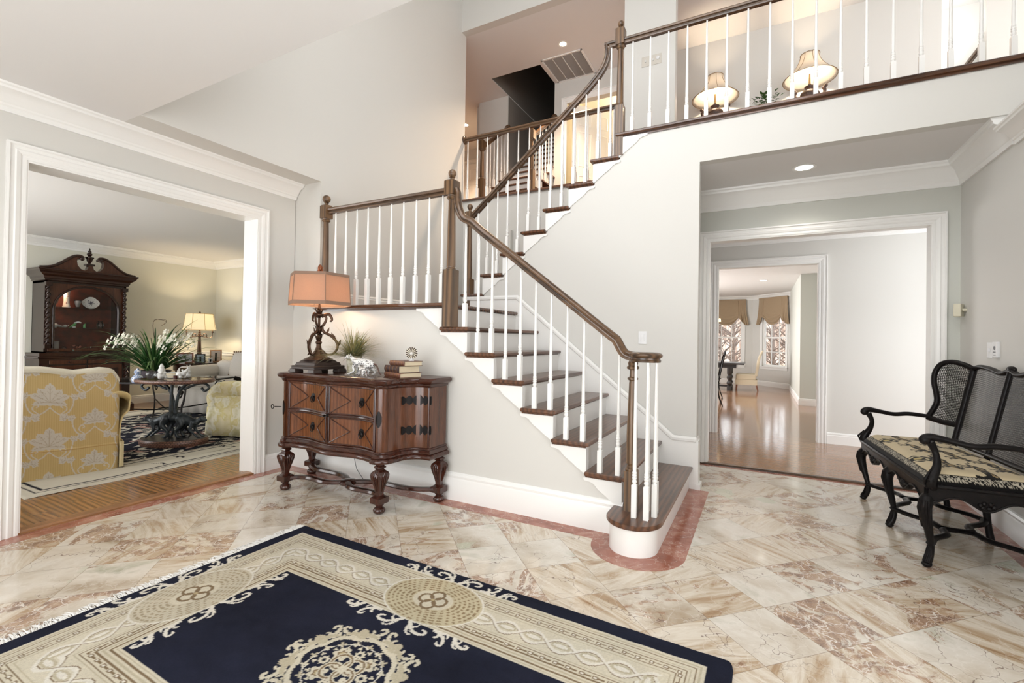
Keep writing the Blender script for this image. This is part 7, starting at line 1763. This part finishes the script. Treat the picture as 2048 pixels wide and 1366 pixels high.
def btable():
    t = thing('dining_table', 'dark trestle dining table with turned legs in the breakfast room', 'table', (-1.30, 14.3, .006)); DKW = plain('dark_table_wood', (.040, .036, .036), .3)
    MB().box(-.95, .95, -.55, .55, .72, .765).build('top', DKW, t, bevel=.008); MB().box(-.75, .75, -.40, .40, .62, .72).build('apron', DKW, t)
    for sx in (-1, 1):
        for sy in (-1, 1): m = MB(); m.lathe([(.06, 0), (.06, .12), (.035, .14), (.075, .20), (.04, .27), (.07, .36), (.04, .42), (.06, .45), (.06, .62)], 14, (sx*.58, sy*.30, 0)); m.build('leg', DKW, t, smooth=40)
    m = MB(); m.box(-.58, .58, -.03, .03, .08, .13); m.box(-.62, -.54, -.30, .30, .06, .12); m.box(.54, .62, -.30, .30, .06, .12); m.build('stretcher', DKW, t)
btable()
def iron_chair(loc, rz, lab):
    t = thing('iron_chair', lab, 'chair', loc, rz, 'wrought iron chairs in the breakfast room')
    m = MB(); m.tube([(.20*math.cos(a), .20*math.sin(a), .46) for a in np.linspace(0, 2*PI, 24)[:-1]], .012, 6, closed=True); m.build('seat_frame', IRON, t, smooth=60)
    m = MB(); m.lathe([(.001, .46), (.19, .46), (.20, .48), (.19, .52), (.10, .54), (.001, .54)], 24); m.build('seat_pad', fabric('white_pad', srgb(220, 214, 204)), t, smooth=50)
    for sx in (-1, 1):
        m = MB(); m.tube(bez([(-.14, sx*.16, .46), (-.17, sx*.17, .25), (-.13, sx*.16, .10), (-.20, sx*.19, .0)], 16), .011, 6); m.build('leg', IRON, t, smooth=60)
        m = MB(); m.tube(bez([(.15, sx*.15, .46), (.17, sx*.16, .22), (.24, sx*.18, .0)], 12), .011, 6); m.build('leg', IRON, t, smooth=60)
        m = MB(); m.tube(bez([(.16, sx*.15, .46), (.20, sx*.20, .72), (.26, sx*.18, 1.0), (.30, sx*.05, 1.14), (.30, 0, 1.15)], 20), .011, 6); m.build('back_post', IRON, t, smooth=60)
    m = MB()
    for y in (-.06, 0, .06): m.tube(bez([(.17, y*.6, .47), (.21, y*1.6, .70), (.25, y, .90), (.30, y*.3, 1.13)], 16), .008, 6)
    m.build('back_scrolls', IRON, t, smooth=60)
iron_chair((-.92, 10.6, .006), math.radians(8), 'wrought iron chair with white pad, the nearer one at the left doorway edge')
iron_chair((-1.0, 12.0, .006), math.radians(5), 'wrought iron chair with white pad, the farther one partly behind the first')
t = thing('chandelier', 'candle chandelier with cream shade hanging in the breakfast room', 'chandelier', (-1.35, 14.2, 0)); m = MB(); m.tube([(0, 0, 2.8), (0, 0, 1.75)], .010, 6); m.lathe([(.001, 1.70), (.03, 1.72), (.04, 1.76), (.01, 1.80)], 12); m.build('stem', IRON, t)
for k in range(5):
    a = 2*PI*k/5+.15; ca, sa = math.cos(a), math.sin(a); m = MB(); m.tube([(r*ca, r*sa, z) for r, z in bez([(.02, 1.76), (.15, 1.66), (.30, 1.72), (.34, 1.86)], 12)], .008, 6); ar = m.build('arm', IRON, t, smooth=60)
    m = MB(); m.lathe([(.055, 1.90), (.04, 1.99), (.038, 1.99), (.052, 1.90)], 14, (.34*ca, .34*sa, 0)); m.build('candle_shade', glow('candle_shade_glow', (1, .78, .5), 1.6, (.9, .8, .6)), ar)
for z, lab in ((1.80, 'upper dark picture frame on the wall right of the breakfast doorway'), (1.44, 'lower dark picture frame on the wall right of the breakfast doorway')):
    t = thing('wall_picture', lab, 'picture', (1.105, 10.4, z)); MB().box(-.03, 0, -.18, .18, -.13, .13).build('frame', BLK, t, bevel=.004); MB().box(-.033, -.029, -.14, .14, -.09, .09).build('picture', plain('picture_mat', (.5, .48, .42), .5), t)
# outside the bay
struct(MB().box(-30, 30, 17.6, 70, -.6, -.5), 'ground_outside', plain('winter_lawn', srgb(196, 178, 150), .9), 'pale winter lawn outside the bay windows', 'ground')
BARK = plain('bare_bark', (.30, .24, .21), .9); random.seed(21)
def tree(x, y, h, lab):
    t = thing('bare_tree', lab, 'tree', (x, y, -.5), 0, 'bare trees outside the bay windows'); m = MB(); br = MB()
    m.tube([(0, 0, 0), (.04, 0, h*.4), (-.05, .05, h*.7), (0, 0, h)], [.075, .06, .035, .015], 6); m.build('trunk', BARK, t)
    for i in range(80):
        z = h*random.uniform(.12, .95); a = random.uniform(0, 6.3); L = random.uniform(.6, 1.8); p = [(0, 0, z)]
        for k in range(4): p.append((p[-1][0]+L/4*math.cos(a+random.uniform(-.6, .6)), p[-1][1]+L/4*math.sin(a), p[-1][2]+L/4*random.uniform(.3, 1.1)))
        br.tube(p, [.03, .022, .015, .01, .005], 4)
    br.build('branches', BARK, t)
_t = NT('distant_woods'); _v = _t.coord('Object', (3.0, 1, .5)); _n = _t.noise(_v, 1.6, 6, .7); _t.col(_t.ramp(_n.outputs[0], [(.38, srgb(120, 98, 88)), (.5, srgb(190, 168, 156)), (.62, srgb(225, 214, 206))])); _t.set(rough=1); WOODS = _t.m
for x, y, h, lab in ((.45, 21, 4.6, 'bare winter tree seen in the left panes of the right breakfast window'), (.98, 22, 5.0, 'bare winter tree seen in the right panes of the right breakfast window'),
                     (-1.52, 22, 5.2, 'bare winter tree seen in the left panes of the left breakfast window'), (-.98, 21.4, 4.8, 'bare winter tree seen in the right panes of the left breakfast window')): tree(x, y, h, lab)
struct(MB().box(-30, 30, 46, 46.5, -.5, 4.6), 'hedge_outside', WOODS, 'distant line of winter woods', 'hedge')
